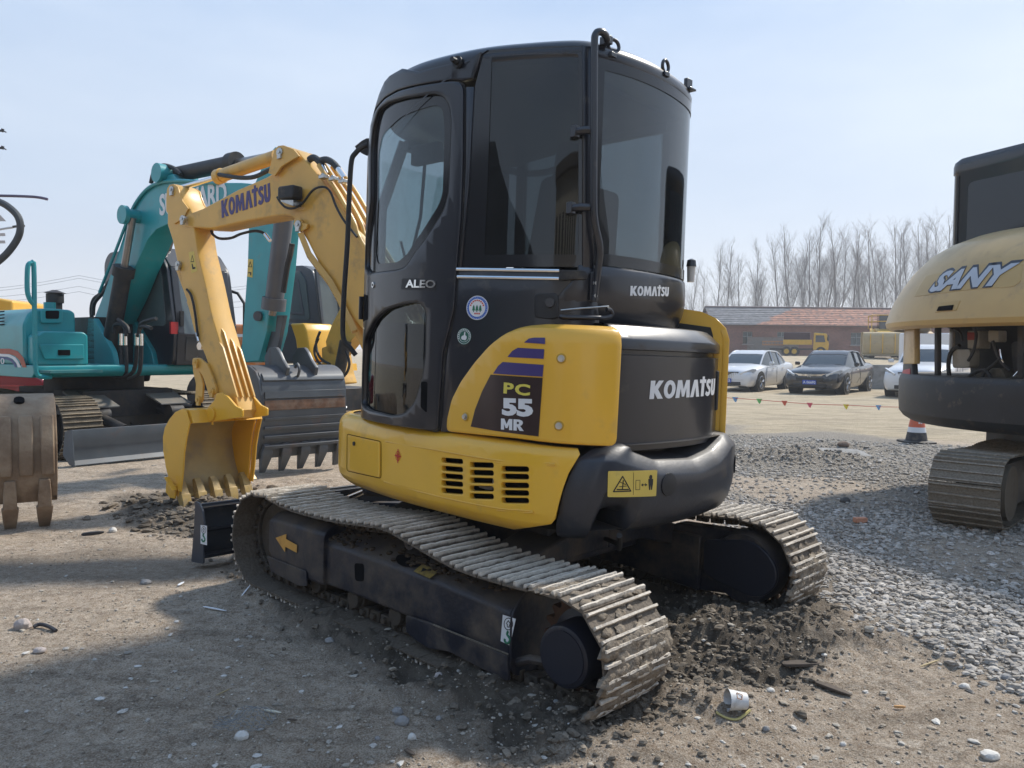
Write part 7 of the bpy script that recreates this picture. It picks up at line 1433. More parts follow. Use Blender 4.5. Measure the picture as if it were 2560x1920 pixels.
b = B(); LF.prism(b, rnd([(1.2,.25),(1.95,.15),(1.2,.38),(1.0,.9),(1.15,1.45),(1.45,1.62),(1.0,1.6),(.75,1.2),(.75,.6)], .04), -1.55, 1.25); b.obj('bucket', LYB, LO, .02)
b = B(); LF.prism(b, rnd([(1.55,.2),(1.72,.25),(1.80,.85),(1.72,1.35),(1.50,1.62),(1.2,1.6),(1.2,.2)], .12), -1.5, 1.2); b.obj('bucket_back', LYB, LO, .02)
for k in range(4): b = B(); LF.box(b, (1.80, -1.1+k*.7, .9), (.05, .05, 1.2)); b.obj('rib', YT, LO)
b = B(); LF.prism(b, [(.9,1.6),(-.6,1.9),(-2.4,1.9),(-2.4,1.0),(.9,.8)], -.55, .55); b.obj('body', YT, LO, .05)
b = B(); LF.prism(b, [(1.2,1.3),(1.25,1.1),(-.4,1.7),(-.4,1.9)], .9, 1.1); LF.prism(b, [(1.2,1.3),(1.25,1.1),(-.4,1.7),(-.4,1.9)], -.9, -.7); b.obj('lift_arm', YT, LO, .02)
b = B()
for p_ in ((-.2,-.8), (-.2,.8), (-1.9,-.8), (-1.9,.8)): b.tube([LF.p(*p_, 1.9), LF.p(*p_, 2.75)], .03, 5)
for z in (2.75, 2.35): b.tube([LF.p(-.2,-.8,z), LF.p(-.2,.8,z), LF.p(-1.9,.8,z), LF.p(-1.9,-.8,z), LF.p(-.2,-.8,z)], .03, 5)
b.obj('guard_rail', YT, LO); b = B(); LF.box(b, (-.9, .2, 2.3), (1.0, 1.1, 1.0)); b.obj('cab', DGL, LO, .05)
for a in (.2, -1.9):
    for s in (-1, 1): b = B(); b.tube([LF.p(a, s*.65, .65), LF.p(a, s*1.05, .65)], .65, 24); b.obj('wheel', TYRE, LO, .04)
# grey roadside block behind the black sedan
gp = VW.depth((2190, 955), 30.5); b = B(); b.loft([[(x, y, 0), (x, y+.35, 0), (x, y+.30, .95), (x, y+.05, .95)] for x, y in ((-1.0, 0), (1.6, 0))]); b.obj('concrete_barrier', mat('weathered concrete', (.24,.235,.225), .85, 0, .2, 3, (.12,.11,.10), .3, 4, bump=.3, bscale=30), None, .02, label='grey concrete barrier block behind the black sedan', cat='barrier', loc=(gp[0], gp[1], gz(gp[0], gp[1])), rotz=0)
vp = VW.depth((2350, 870), 42); vr = Fr((vp[0], vp[1]), (.3, -.95), gz(vp[0], vp[1])); VN = vr.root('van', 'white van glimpsed through the tan excavator engine bay', 'van'); b = B(); vr.prism(b, rnd([(-2,.35),(2.1,.35),(2.2,1.0),(1.6,1.9),(-2,1.95)], .12), -.85, .85); b.obj('body', MATS['white car paint'], VN, .05, 3); b = B(); vr.prismf(b, [(-.7,1.1),(.7,1.1),(.65,1.7),(-.65,1.7)], 1.85, 2.08); b.obj('windscreen', CGL, VN)
for a in (1.3, -1.3):
    for s in (-.75, .75): b = B(); b.tube([vr.p(a, s-.1, .33), vr.p(a, s+.1, .33)], .33, 20); b.obj('wheel', TYRE, VN)

# ================================================================ brick building
def bricks():
    m = bpy.data.materials.new('red brick'); m.use_nodes = True; n = m.node_tree.nodes; L = m.node_tree.links; t = n.new('ShaderNodeTexCoord'); mp = n.new('ShaderNodeMapping'); mp.inputs['Rotation'].default_value = (rad(90), 0, 0); L.new(t.outputs['Object'], mp.inputs[0])
    br = n.new('ShaderNodeTexBrick'); br.inputs['Scale'].default_value = 4.0; br.inputs['Color1'].default_value = (.21,.095,.07,1); br.inputs['Color2'].default_value = (.15,.07,.055,1); br.inputs['Mortar'].default_value = (.20,.15,.13,1); br.inputs['Mortar Size'].default_value = .018; L.new(mp.outputs[0], br.inputs[0])
    ns = n.new('ShaderNodeTexNoise'); ns.inputs['Scale'].default_value = .6; ns.inputs['Detail'].default_value = 8; L.new(t.outputs['Object'], ns.inputs['Vector']); x = n.new('ShaderNodeMix'); x.data_type = 'RGBA'; x.blend_type = 'SOFT_LIGHT'; x.inputs[0].default_value = .8; L.new(br.outputs[0], x.inputs[6]); L.new(ns.outputs['Fac'], x.inputs[7]); L.new(x.outputs[2], n['Principled BSDF'].inputs['Base Color']); n['Principled BSDF'].inputs['Roughness'].default_value = .9; return m
def tiles():
    m = bpy.data.materials.new('clay roof tiles'); m.use_nodes = True; n = m.node_tree.nodes; L = m.node_tree.links; t = n.new('ShaderNodeTexCoord'); P = n['Principled BSDF']; P.inputs['Roughness'].default_value = .85
    mp = n.new('ShaderNodeMapping'); L.new(t.outputs['Object'], mp.inputs[0])
    br = n.new('ShaderNodeTexBrick'); br.inputs['Scale'].default_value = 2.2; br.inputs['Mortar Size'].default_value = .03; br.inputs['Brick Width'].default_value = .55; br.inputs['Row Height'].default_value = .34
    br.inputs['Color1'].default_value = (0,0,0,1); br.inputs['Color2'].default_value = (1,1,1,1); br.inputs['Mortar'].default_value = (.3,.3,.3,1); L.new(mp.outputs[0], br.inputs[0])
    r1 = n.new('ShaderNodeValToRGB'); r1.color_ramp.elements[0].color = (.10,.07,.06,1); r1.color_ramp.elements[1].color = (.40,.185,.115,1); e = r1.color_ramp.elements.new(.45); e.color = (.29,.13,.085,1); L.new(br.outputs[0], r1.inputs[0])
    r2 = n.new('ShaderNodeValToRGB'); r2.color_ramp.elements[0].color = (.085,.09,.10,1); r2.color_ramp.elements[1].color = (.17,.17,.18,1); L.new(br.outputs[0], r2.inputs[0])
    sx = n.new('ShaderNodeSeparateXYZ'); L.new(t.outputs['Object'], sx.inputs[0]); ns = n.new('ShaderNodeTexNoise'); ns.inputs['Scale'].default_value = .7; ns.inputs['Detail'].default_value = 5; L.new(t.outputs['Object'], ns.inputs['Vector'])
    # grey tiles at the left end, orange ones beyond a slanting ragged edge
    a = n.new('ShaderNodeMath'); a.operation = 'MULTIPLY_ADD'; L.new(sx.outputs[1], a.inputs[0]); a.inputs[1].default_value = -1.25; L.new(sx.outputs[0], a.inputs[2])
    b_ = n.new('ShaderNodeMath'); b_.operation = 'MULTIPLY_ADD'; L.new(ns.outputs['Fac'], b_.inputs[0]); b_.inputs[1].default_value = 3.0; L.new(a.outputs[0], b_.inputs[2])
    mr = n.new('ShaderNodeMapRange'); mr.inputs[1].default_value = 5.5; mr.inputs[2].default_value = 5.9; L.new(b_.outputs[0], mr.inputs[0]); x = n.new('ShaderNodeMix'); x.data_type = 'RGBA'; L.new(mr.outputs[0], x.inputs[0]); L.new(r2.outputs[0], x.inputs[6]); L.new(r1.outputs[0], x.inputs[7])
    y = n.new('ShaderNodeMix'); y.data_type = 'RGBA'; y.blend_type = 'SOFT_LIGHT'; y.inputs[0].default_value = .7; ns2 = n.new('ShaderNodeTexNoise'); ns2.inputs['Scale'].default_value = 2.5; ns2.inputs['Detail'].default_value = 6; L.new(t.outputs['Object'], ns2.inputs['Vector']); L.new(x.outputs[2], y.inputs[6]); L.new(ns2.outputs['Fac'], y.inputs[7]); L.new(y.outputs[2], P.inputs['Base Color'])
    wv = n.new('ShaderNodeTexWave'); wv.bands_direction = 'Y'; wv.inputs['Scale'].default_value = 1.0; L.new(t.outputs['Object'], wv.inputs['Vector']); bp = n.new('ShaderNodeBump'); bp.inputs['Distance'].default_value = .05; L.new(wv.outputs[1], bp.inputs['Height']); L.new(bp.outputs[0], P.inputs['Normal']); return m
BD = 64.0; bl0 = VW.depth((1778, 808), BD); ze = bl0[2]; zr_ = VW.depth((1790, 768), BD+2.5)[2]
BL = empty('brick_building', 'long low red brick building with patched grey and orange tiled roof', 'building', loc=(bl0[0]+.3, BD, 0)); BRK = bricks(); LB = 48.0
b = B()
ops = []
for q0, q1 in (((1857, 0), (1881, 0)), ((1943, 0), (1966, 0)), ((2036, 0), (2058, 0)), ((2127, 0), (2156, 0))):
    xa = VW.depth((q0[0], 850), BD)[0]-bl0[0]-.3; xb = VW.depth((q1[0], 850), BD)[0]-bl0[0]-.3; ops.append((xa, xb))
ops += [(ops[-1][1]+2.6+k*3.4, ops[-1][1]+3.5+k*3.4) for k in range(6)]
wz0, wz1 = VW.depth((1870, 860), BD)[2], VW.depth((1870, 829), BD)[2]
me = cuv([[(0,-.3),(LB,-.3),(LB,ze+.02),(0,ze+.02)]]+[[(a,wz0),(c,wz0),(c,wz1),(a,wz1)] for a, c in ops], .14, 0)
n0 = len(me.vertices); co = np.empty(n0*3); me.vertices.foreach_get('co', co); co = co.reshape(-1, 3); me.vertices.foreach_set('co', np.c_[co[:, 0], -co[:, 2]+.14, co[:, 1]].ravel()); me.update(); link('wall', finish(me, BRK), BL)
b = B(); b.prism([(.0,-.3),(5.0,-.3),(5.0,ze),(2.5,zr_-.08),(.0,ze)], (0.02,0.02,0), (0,1,0), (0,0,1), (1,0,0), 0, .28); b.obj('gable_wall', BRK, BL); b = B(); b.box((LB/2, 4.9, ze/2), (LB, .25, ze)); b.obj('back_wall', BRK, BL)
b = B()
def slope(y0, z0, y1, z1, x0=-.25, x1=LB):
    n = 26; vs = []; 
    for i in range(n+1):
        t = i/n; vs += [(x0, y0+(y1-y0)*t, z0+(z1-z0)*t+(.03 if i % 2 else 0)), (x1, y0+(y1-y0)*t, z0+(z1-z0)*t+(.03 if i % 2 else 0))]
    return vs, [(2*i, 2*i+1, 2*i+3, 2*i+2) for i in range(n)]
for a in ((-.35, ze-.10, 2.5, zr_), (5.4, ze-.10, 2.5, zr_)): b.add(*slope(*a))
rf = b.obj('roof', tiles(), BL); b = B(); b.tube([(-.25, 2.5, zr_+.02), (LB, 2.5, zr_+.02)], .09, 8); b.obj('ridge', mat('ridge tile', (.16,.12,.11), .8), rf); b = B(); b.box((LB/2, -.3, ze-.14), (LB+.4, .06, .10)); b.obj('eaves_board', mat('eaves timber', (.10,.07,.055), .8), rf)
for a, c in ops:
    b = B(); b.box(((a+c)/2, .16, (wz0+wz1)/2), (c-a, .02, wz1-wz0)); w = b.obj('window', mat('building window glass', (.03,.05,.055), .15, 0, .3, 2, spec=.7), BL); b = B(); g = .05; fr_ = mat('window frame grey', (.20,.22,.22), .6)
    for X in (a+.02, (a+c)/2, c-.02): b.box((X, .12, (wz0+wz1)/2), (.04, .05, wz1-wz0))
    for Zz in (wz0+.02, wz1-.02, wz0+(wz1-wz0)*.62): b.box(((a+c)/2, .115, Zz), (c-a, .045, .04))
    b.obj('frame', fr_, w); b = B(); b.box(((a+c)/2, -.03, wz0-.05), (c-a+.15, .12, .07)); b.obj('sill', mat('sill concrete', (.25,.22,.20), .8), w)
xa = VW.depth((1880, 880), BD)[0]-bl0[0]-.3; b = B(); b.box((xa+1.7, -.006, 1.9), (4.2, .01, 1.5)); b.obj('plaster_patch', mat('grey plaster patch', (.20,.185,.17), .9, 0, .3, 2, (.12,.09,.07), .4, 2), BL)
# low shrubs along the wall foot
# ---------------- bare trees
def bare_tree(seed, h=13.0):
    rg = random.Random(seed); tr = B(); cr = B()
    def grow(b, p, d, l, r, lev, sides):
        n = 4 if lev < 2 else 3; P = [p]; R_ = [r]; q = p.copy(); v = d.copy()
        for i in range(n):
            v = v+np.array([rg.gauss(0, .06), rg.gauss(0, .06), .03 if lev else .0]); v /= np.linalg.norm(v); q = q+v*l/n; P.append(q.copy()); R_.append(r*(1-(i+1)/n*.72))
        b.tube(P, R_, sides, cap=False)
        if lev >= 3: return
        kids = {0: 24, 1: 9, 2: 5, 3: 0}[lev]
        for k in range(kids):
            t = rg.uniform(.16 if lev == 0 else .2, .98); i = min(n-1, int(t*n)); base = P[i]+(P[i+1]-P[i])*(t*n-i); a = rg.uniform(0, 2*math.pi); sp = rg.uniform(.25, .5) if lev == 0 else rg.uniform(.35, .8)
            ax = v if lev else np.array([0, 0, 1.0]); side = np.array([math.cos(a), math.sin(a), 0.0]); nd = ax*math.cos(sp)+side*math.sin(sp); nd[2] = abs(nd[2])*.9+.15; nd /= np.linalg.norm(nd)
            ll = l*(rg.uniform(.20, .40)*(1.25-t*.9) if lev == 0 else rg.uniform(.35, .6)); grow(cr, base, nd, ll, max(.004, r*(.30 if lev == 0 else .42)*(1.05-t*.5)), lev+1, 3)
    grow(tr, np.array([0.0, 0, 0]), np.array([0.0, 0, 1]), h, .105, 0, 6)
    if rg.random() < .45: d = np.array([rg.uniform(-.25, .25), rg.uniform(-.2, .2), 1.0]); grow(tr, np.array([0.0, 0, h*.12]), d/np.linalg.norm(d), h*.75, .07, 0, 5)
    return tr, cr
BARK = mat('bare winter bark', (.27,.25,.235), .9, 0, .2, 3)
protos = []
for i in range(7):
    tr, cr = bare_tree(100+i); r0 = empty('tree', 'x', 'tree', 'row of bare trees behind the brick building'); tr.obj('trunk', BARK, r0, ang=180); cr.obj('crown', BARK, r0, ang=180); protos.append(r0)
def tree_at(px, top, D, i, used={}):
    X = VW.depth((px, 850), D)[0]; zt = VW.depth((px, top), D)[2]; p = protos[i % 7]
    t = p if i < 7 else copy_tree(p); D0 = 1.1; sc = (zt-D0)/13.2; t.location = (X, D, D0); t.scale = (sc*random.uniform(.85, 1.05), sc*random.uniform(.85, 1.05), sc); t.rotation_euler = (0, 0, random.uniform(0, 6.28)); return t
rg_t = random.Random(12); TL_ = []; TR_ = [(1728,660,70),(1750,690,74),(1782,612,66),(1812,612,70),(1850,650,68),(1882,618,66),(1908,660,72),(1943,598,64),(1960,632,70),(1985,576,64),(2005,600,70),(2018,590,66),(2045,566,64),(2062,600,72),(2085,566,64),(2096,600,70),(2130,582,64),(2150,600,70),(2165,640,75),(2185,574,64),(2205,590,70),(2230,566,64),(2250,578,68),(2285,574,66),(2300,560,64),(2330,566,66),(2352,556,64),(2375,560,68),(2405,560,66),(2440,560,66),(1836,640,78),(1925,640,80),(2030,640,80),(2115,640,80),(2270,640,80),(2360,600,78)]
for i, (px, tp_, D) in enumerate(TR_[:30]):
    t = tree_at(px+rg_t.uniform(-4, 4), tp_, D*1.28, i)
    edge = 'above the grey part of the roof' if px < 1960 else ('above the orange part of the roof' if px < 2240 else 'beside the tan excavator cab')
    TL_.append((px, t))
TL_.sort(key=lambda v: v[0]); ORD = ['leftmost', 'second', 'third', 'fourth', 'fifth', 'sixth', 'seventh', 'eighth', 'ninth', 'tenth', 'eleventh', 'twelfth', 'thirteenth', 'fourteenth', 'fifteenth', 'sixteenth', 'seventeenth', 'eighteenth', 'nineteenth', 'twentieth', 'twenty-first', 'twenty-second', 'twenty-third', 'twenty-fourth', 'twenty-fifth', 'twenty-sixth', 'twenty-seventh', 'twenty-eighth', 'twenty-ninth', 'rightmost']
for k, (px, t) in enumerate(TL_):
    t['label'] = (f'{ORD[k]} bare tree' if k in (0, 29) else f'{ORD[k]} bare tree from the left')+' in the row behind the brick building'
# brushy undergrowth at the foot of the tree row
rg_ = random.Random(77); b = B()
for k in range(420):
    px = rg_.uniform(1680, 2460); D = rg_.uniform(78, 105); X = VW.depth((px, 850), D)[0]; h = rg_.uniform(3.0, 7.0); p = np.array([X, D, 1.0]); tp2 = p+np.array([rg_.uniform(-.8,.8), rg_.uniform(-.5,.5), h]); b.tube([p, (p+tp2)/2+np.array([rg_.uniform(-.3,.3),0,0]), tp2], [.03, .02, .006], 3, cap=False)
    for j in range(3): q = p+(tp2-p)*rg_.uniform(.3,.9); b.tube([q, q+np.array([rg_.uniform(-.8,.8), rg_.uniform(-.5,.5), rg_.uniform(.3,1.2)])], [.014, .004], 3, cap=False)
me = bpy.data.meshes.new('brushwood'); me.from_pydata(b.v, [], b.f); me.materials.append(BARK); link('brushwood', me, kind='stuff')
# ---------------- traffic cone
cp = VW.z((2291, 1104), 0); cz = gz(cp[0], cp[1]); CO = empty('traffic_cone', 'orange and white traffic cone with black base on the pale ground', 'traffic cone', loc=(cp[0], cp[1], cz)); OR = mat('cone orange', (.62,.13,.06), .5, 0, .08, 10, DUST, .15, 10)
b = B(); b.loft([[(x*s, y*s, z) for x, y in rnd([(-.22,-.22),(.22,-.22),(.22,.22),(-.22,.22)], .05)] for s, z in ((1, 0), (1, .025), (.9, .035))]); b.obj('base', RUB, CO)
for nm, z0, z1, m_ in (('lower_band', .035, .165, mat('cone black', (.03,.03,.035), .6, 0, .1, 10, DUST, .3, 10)), ('white_band', .165, .245, WHT), ('cone_body', .245, .50, OR), ('top_band', .50, .64, OR)):
    b = B(); f = lambda z: .165-.165*z*1.12; b.tube([(0,0,z0), (0,0,z1)], [f(z0), f(z1)], 24); b.obj(nm, m_, CO)
b = B()
for z in (.42, .37, .32):
    for dx in (-.02, .012): b.box((dx, -.001-(.165-.185*z), z), (.022, .006, .035))
b.obj('lettering', WHT, CO)
# ---------------- string of pennants
fl = [(1838,1001,'b'),(1898,1005,'g'),(1961,1010,'r'),(2024,1015,'p'),(2115,1019,'y'),(2196,1021,'b')]
PS = wempty('pennant_string', 'low red string with small coloured pennants across the pale ground', 'bunting', loc=tuple(VW.depth((1838, 1000), 15.5)))
pp = [VW.depth(q, 15.5) for q in ((1560,985),(1700,990),(1806,994),(1900,1000),(2025,1010),(2115,1013),(2196,1017),(2260,1018),(2600,1026),(3000,1030))]
b = B(); b.tube(pp, .006, 5, 3); b.obj('string', mat('red string', (.50,.08,.06), .7), PS)
fc = {'b': mat('blue pennant', (.16,.33,.55), .6), 'g': mat('green pennant', (.15,.50,.15), .6), 'r': mat('orange pennant', (.65,.14,.08), .6), 'p': mat('pink pennant', (.62,.12,.16), .6), 'y': mat('yellow pennant', (.68,.55,.05), .6)}
for x, y, c in fl:
    p0 = VW.depth((x, y-5), 15.5); b = B(); s = .055; b.prism([(-s*1.2, s*.5), (s*1.2, s*.4), (s*.3, -s*1.4), (-s*.2, -s*1.2)], p0, (1, .25, 0), (0, .1, 1), (0, -1, 0), 0, .004); b.obj('pennant', fc[c], PS)
for px in ((1560,985),(3000,1030)): 
    p0 = VW.depth(px, 15.5); b = B(); b.tube([(p0[0], p0[1], 0), (p0[0], p0[1], p0[2]+.05)], .02, 6); b.obj('stake', STL, PS)
# ---------------- left edge: lamp arms, cable loop, power lines
lp0 = VW.depth((-60, 900), 7.0)
def pole(name, label, px, D, top, arms, mt, r=.05):
    p = VW.depth((px, top), D); root = wempty(name, label, 'street lamp' if name == 'street_lamp' else name.replace('_', ' '), loc=(p[0], p[1], 0)); b = B(); b.tube([(p[0], p[1], 0), (p[0], p[1], p[2])], [r, r*.7], 10); b.obj('pole', mt, root)
    for nm, q, rr, m_ in arms: b = B(); b.tube([VW.depth(a, D) for a in q], rr, 7, 3); b.obj(nm, m_, root)
    return root
LGY = mat('pale lamp grey', (.42,.42,.44), .5); 
s1_ = pole('street_lamp', 'slim lamp arm reaching in from the left edge', -70, 14, 480, [('arm', Z(1, -170,470, 0,465, 210,472, 292,487), .025, mat('dark lamp arm', (.10,.08,.13), .5))], LGY)
s2_ = pole('street_lamp', 'pale lower lamp arm with small lamp head at the left edge', -90, 22, 560, [('arm', Z(1, -220,720, 0,672, 80,660), .03, LGY), ('lamp_head', Z(1, 80,656, 110,652, 150,650), .035, DRK)], LGY)
pn = wempty('solar_panels', 'tilted pale panels on a mast at the left edge', 'solar panel', loc=tuple(VW.depth((-40, 620), 18)*np.array([1, 1, 0])))
b = B(); b.add([VW.depth(q, D) for D in (18, 18.05) for q in Z(1, -60,560, 0,582, 38,622, -40,622)], [(0,1,2,3),(4,5,6,7),(0,1,5,4),(1,2,6,5)]); b.obj('panel', LGY, pn)
for y in (705, 750): b = B(); b.add([VW.depth(q, D) for D in (18, 18.05) for q in Z(1, -60,y-10, 30,y-10, 34,y+8, -60,y+10)], [(0,1,2,3),(4,5,6,7),(0,1,5,4),(1,2,6,5)]); b.obj('panel', LGY, pn)
b = B(); p = VW.depth((-50, 500), 18.1); b.tube([(p[0], p[1], 0), tuple(p)], .05, 8); b.obj('mast', LGY, pn)
hc = wempty('hydraulic_hose', 'thick grey hose looping into view at the left edge', 'hose', loc=tuple(VW.depth((-60, 800), 8)*np.array([1, 1, 0])))
b = B(); b.tube([VW.depth(q, 8) for q in Z(1, -300,1100, -160,940, -60,900, 0,860, 60,800, 112,720, 125,650, 108,590, 60,540, 0,505, -100,480, -250,560, -300,1100)], .035, 10, 4); b.obj('hose', mat('grey rubber hose', (.06,.065,.07), .5), hc)
b = B(); p = VW.depth((-122, 747), 8); b.tube([(p[0], p[1], 0), tuple(p)], .05, 8); b.obj('stand', DRK, hc)
wb = wempty('wind_vane', 'two small dark insulators sticking in at the upper left edge', 'power pole', loc=tuple(VW.depth((-60, 400), 20)*np.array([1, 1, 0])))
wb.name = 'power_pole'; WEMP.add(wb.name)
b = B(); p = VW.depth((-60, 250), 20); b.tube([(p[0], p[1], 0), tuple(p)], [.14, .09], 10); b.obj('pole', mat('concrete pole', (.35,.34,.33), .8), wb)
for y in (66, 172):
    b = B(); b.tube([VW.depth(q, 20) for q in Z(1, -200,y+4, 0,y, 22,y)], .03, 6); b.tube([VW.depth(q, 20) for q in Z(1, 12,y+8, 18,y-12)], .035, 6); b.tube([VW.depth(q, 20) for q in Z(1, 20,y, 38,y+10)], .015, 5); b.obj('cross_arm', DRK, wb)
pw = wempty('power_line', 'thin far power lines low in the sky behind the teal excavator', 'power line', loc=tuple(VW.depth((-400, 700), 120)*np.array([1, 1, 0])))
for a, c, sg in (((-400, 688), (1300, 690), 8), ((-400, 695), (1300, 697), 8), ((-400, 700), (1300, 745), 6), ((-400, 712), (1300, 760), 6)):
    A, C_ = VW.depth(a, 120), VW.depth(c, 130); b = B(); b.tube([A+(C_-A)*t+np.array([0, 0, -2.2*math.sin(math.pi*((t*3) % 1))]) for t in np.linspace(0, 1, 40)], .028, 4); b.obj('wire', mat('far wire', (.20,.21,.23), .7), pw)
for px in (-400, 1300): A = VW.depth((px, 685), 120 if px < 0 else 130); b = B(); b.tube([(A[0], A[1], 0), tuple(A)], .15, 6); b.obj('pylon', DRK, pw)
# ================================================================ litter and stones one can tell apart
GT = lambda q: (lambda c: np.array([c[0], c[1], gz(c[0], c[1])]))(VW.z(q, 0))
# paper cup
c0 = GT((1848, 1792)); CU = wempty('paper_cup', 'white paper cup lying on its side by the dug-up mud', 'cup', loc=tuple(c0))
cs, ce = VW.z((1818, 1765), .045), VW.z((1868, 1770), .035); cs = GT((1818,1790))+np.array([0,0,.040]); ce = GT((1866,1792))+np.array([0,.01,.036]); d = ce-cs
CPM = mat('cup paper', (.66,.65,.63), .6, 0, .05, 20, DUST, .15, 20); b = B(); b.tube([cs, cs+d*.02, ce], [.0415, .039, .030], 28, cap=False); b.tube([ce, ce-d*.03, cs+d*.03], [.029, .029, .036], 28, cap=False); b.obj('cup_wall', CPM, CU)
b = B(); b.tube([cs-d*.01, cs+d*.03], [.041, .041], 28, cap=False); b.tube([cs+np.array([0,0,0])+.0405*np.array([0,0,1])*0]*1+[cs+d*.001], .001, 4); b.obj('rim', CPM, CU); b = B(); b.tube([ce-d*.06, ce-d*.04], [.029,.029], 24); b.obj('base', CPM, CU)
dn = d/np.linalg.norm(d); sd_ = np.cross(dn, [0,0,1]); sd_ /= np.linalg.norm(sd_); sd_ = sd_ if sd_[1] < 0 else -sd_; tv = (sd_*.62+np.array([0,0,1])*.78); ctr = cs+d*.55+tv*.0362
for a, c in (((-.010,-.012),(.010,-.004)), ((.010,-.004),(.004,.014)), ((.004,.014),(-.012,.010)), ((-.012,.010),(-.010,-.012))):
    tt2 = np.cross(dn, tv); b = B(); b.tube([ctr+dn*a[0]+tt2*a[1], ctr+dn*c[0]+tt2*c[1]], .0016, 4); b.obj('printed_mark', mat('brown print', (.40,.22,.13), .6), CU)
b = B(); b.tube([GT(q)+np.array([0,0,.006]) for q in ((1790,1800),(1815,1806),(1845,1804),(1875,1792))], .005, 5, 4); b.obj('straw', mat('yellowish straw', (.50,.42,.16), .6), None, label='yellow-green stalk lying just in front of the paper cup', cat='stalk')
WOOD = mat('weathered dark wood', (.085,.065,.05), .85, 0, .3, 12, stretch=(1,1,6))
def stick(q0, q1, w, h, m, label, cat='wood piece', name='wood_plank', z=.01):
    a, c = GT(q0)+np.array([0,0,z]), GT(q1)+np.array([0,0,z]); d = c-a; L_ = np.linalg.norm(d); u = d/L_; v = np.cross([0,0,1], u); v /= np.linalg.norm(v); up = np.cross(u, v); b = B()
    b.loft([[u*(L_*t)+v*s1*w*k*.5+up*s2*h*.5*k for s1, s2 in ((-1,-1),(1,-1),(1,1),(-1,1))] for t, k in ((0,.35),(.08,.8),(.4,1.0),(.75,.85),(.97,.4))]); o = b.obj(name, m, None, .002, label=label, cat=cat); o.location = tuple(a); return o
stick((2038,1706), (2132,1742), .035, .012, WOOD, 'dark splintered plank right of the dug-up mud'); stick((1955,1668), (2058,1668), .05, .015, WOOD, 'dark flat plank half buried at the right side of the mud heap')
stick((2300,1677), (2350,1658), .008, .006, mat('dry straw colour', (.42,.33,.18), .8), 'thin pale twig on the bare ground at right', 'twig', 'twig'); stick((2234,1757), (2266,1759), .010, .010, mat('cigarette end', (.55,.30,.12), .7), 'orange-tipped cigarette end at lower right', 'cigarette end', 'cigarette_end')
stick((203,1336), (262,1329), .03, .025, mat('dark broken pipe', (.03,.03,.035), .6), 'dark broken pipe pointing left on the ground at left', 'pipe', 'pipe')
b = B(); b.tube([GT(q)+np.array([0,0,h]) for q, h in (((84,1572),.01),((100,1569),.018),((120,1573),.016),((140,1581),.008))], .009, 7, 4); b.obj('pipe', MATS['dark broken pipe'], None, label='short curved dark pipe beside the pale block at left', cat='pipe')
stick((507,1518), (568,1527), .014, .005, WHT, 'thin white plastic strip left of the track', 'plastic strip', 'plastic_strip'); stick((604,1491), (626,1480), .008, .004, WHT, 'tiny white stick near the track front', 'stick', 'stick'); stick((446,1467), (460,1456), .02, .005, WHT, 'small white flat chip in front of the blade', 'chip', 'chip')
stick((660,1780), (705,1785), .010, .006, mat('bone white plastic', (.60,.56,.44), .6), 'curved cream plastic piece beside the wire mesh', 'plastic piece', 'plastic_piece'); stick((718,1802), (744,1806), .008, .006, WOOD, 'short dark twig right of the wire mesh', 'twig', 'twig'); stick((1012,1876), (1038,1890), .016, .008, WOOD, 'short dark wood splinter at the bottom near the stones', 'wood piece')
stick((540,1742), (578,1720), .006, .005, mat('dry straw colour', (.42,.33,.18), .8), 'dry grass stalk on shaded ground at lower left', 'stalk', 'stalk')
def stone(q, wpx_, m, label, flat=.6, seed=0, cat='stone', group=None):
    c = GT(q); D = c[1]; r = wpx_/1950.8*D/2; rg = random.Random(seed+int(q[0])); b = B(); vs = []; rings = []
    for i, (h, s) in enumerate(((-.5,.8),(-.1,1),(.35,.92),(.7,.62),(.88,.25))): rings.append([(r*s*rg.uniform(.82,1.15)*math.cos(2*math.pi*(k+.3*i)/9), r*s*.8*rg.uniform(.82,1.15)*math.sin(2*math.pi*(k+.3*i)/9), r*flat*(h+.35+rg.uniform(-.08,.08))) for k in range(9)])
    b.loft(rings); o = b.obj('stone', m, None, r*.06, 1, 25, label=label, cat=cat, group=group); o.location = tuple(c); return o
SP = mat('pale pinkish stone', (.44,.38,.35), .85, 0, .2, 20, DUST, .3, 12, bump=.5, bscale=60); SG = mat('grey stone', (.27,.26,.25), .85, 0, .2, 20, DUST, .2, 12, bump=.5, bscale=60); SW = mat('white stone', (.60,.57,.52), .85, 0, .15, 20, DUST, .25, 12, bump=.4, bscale=60)
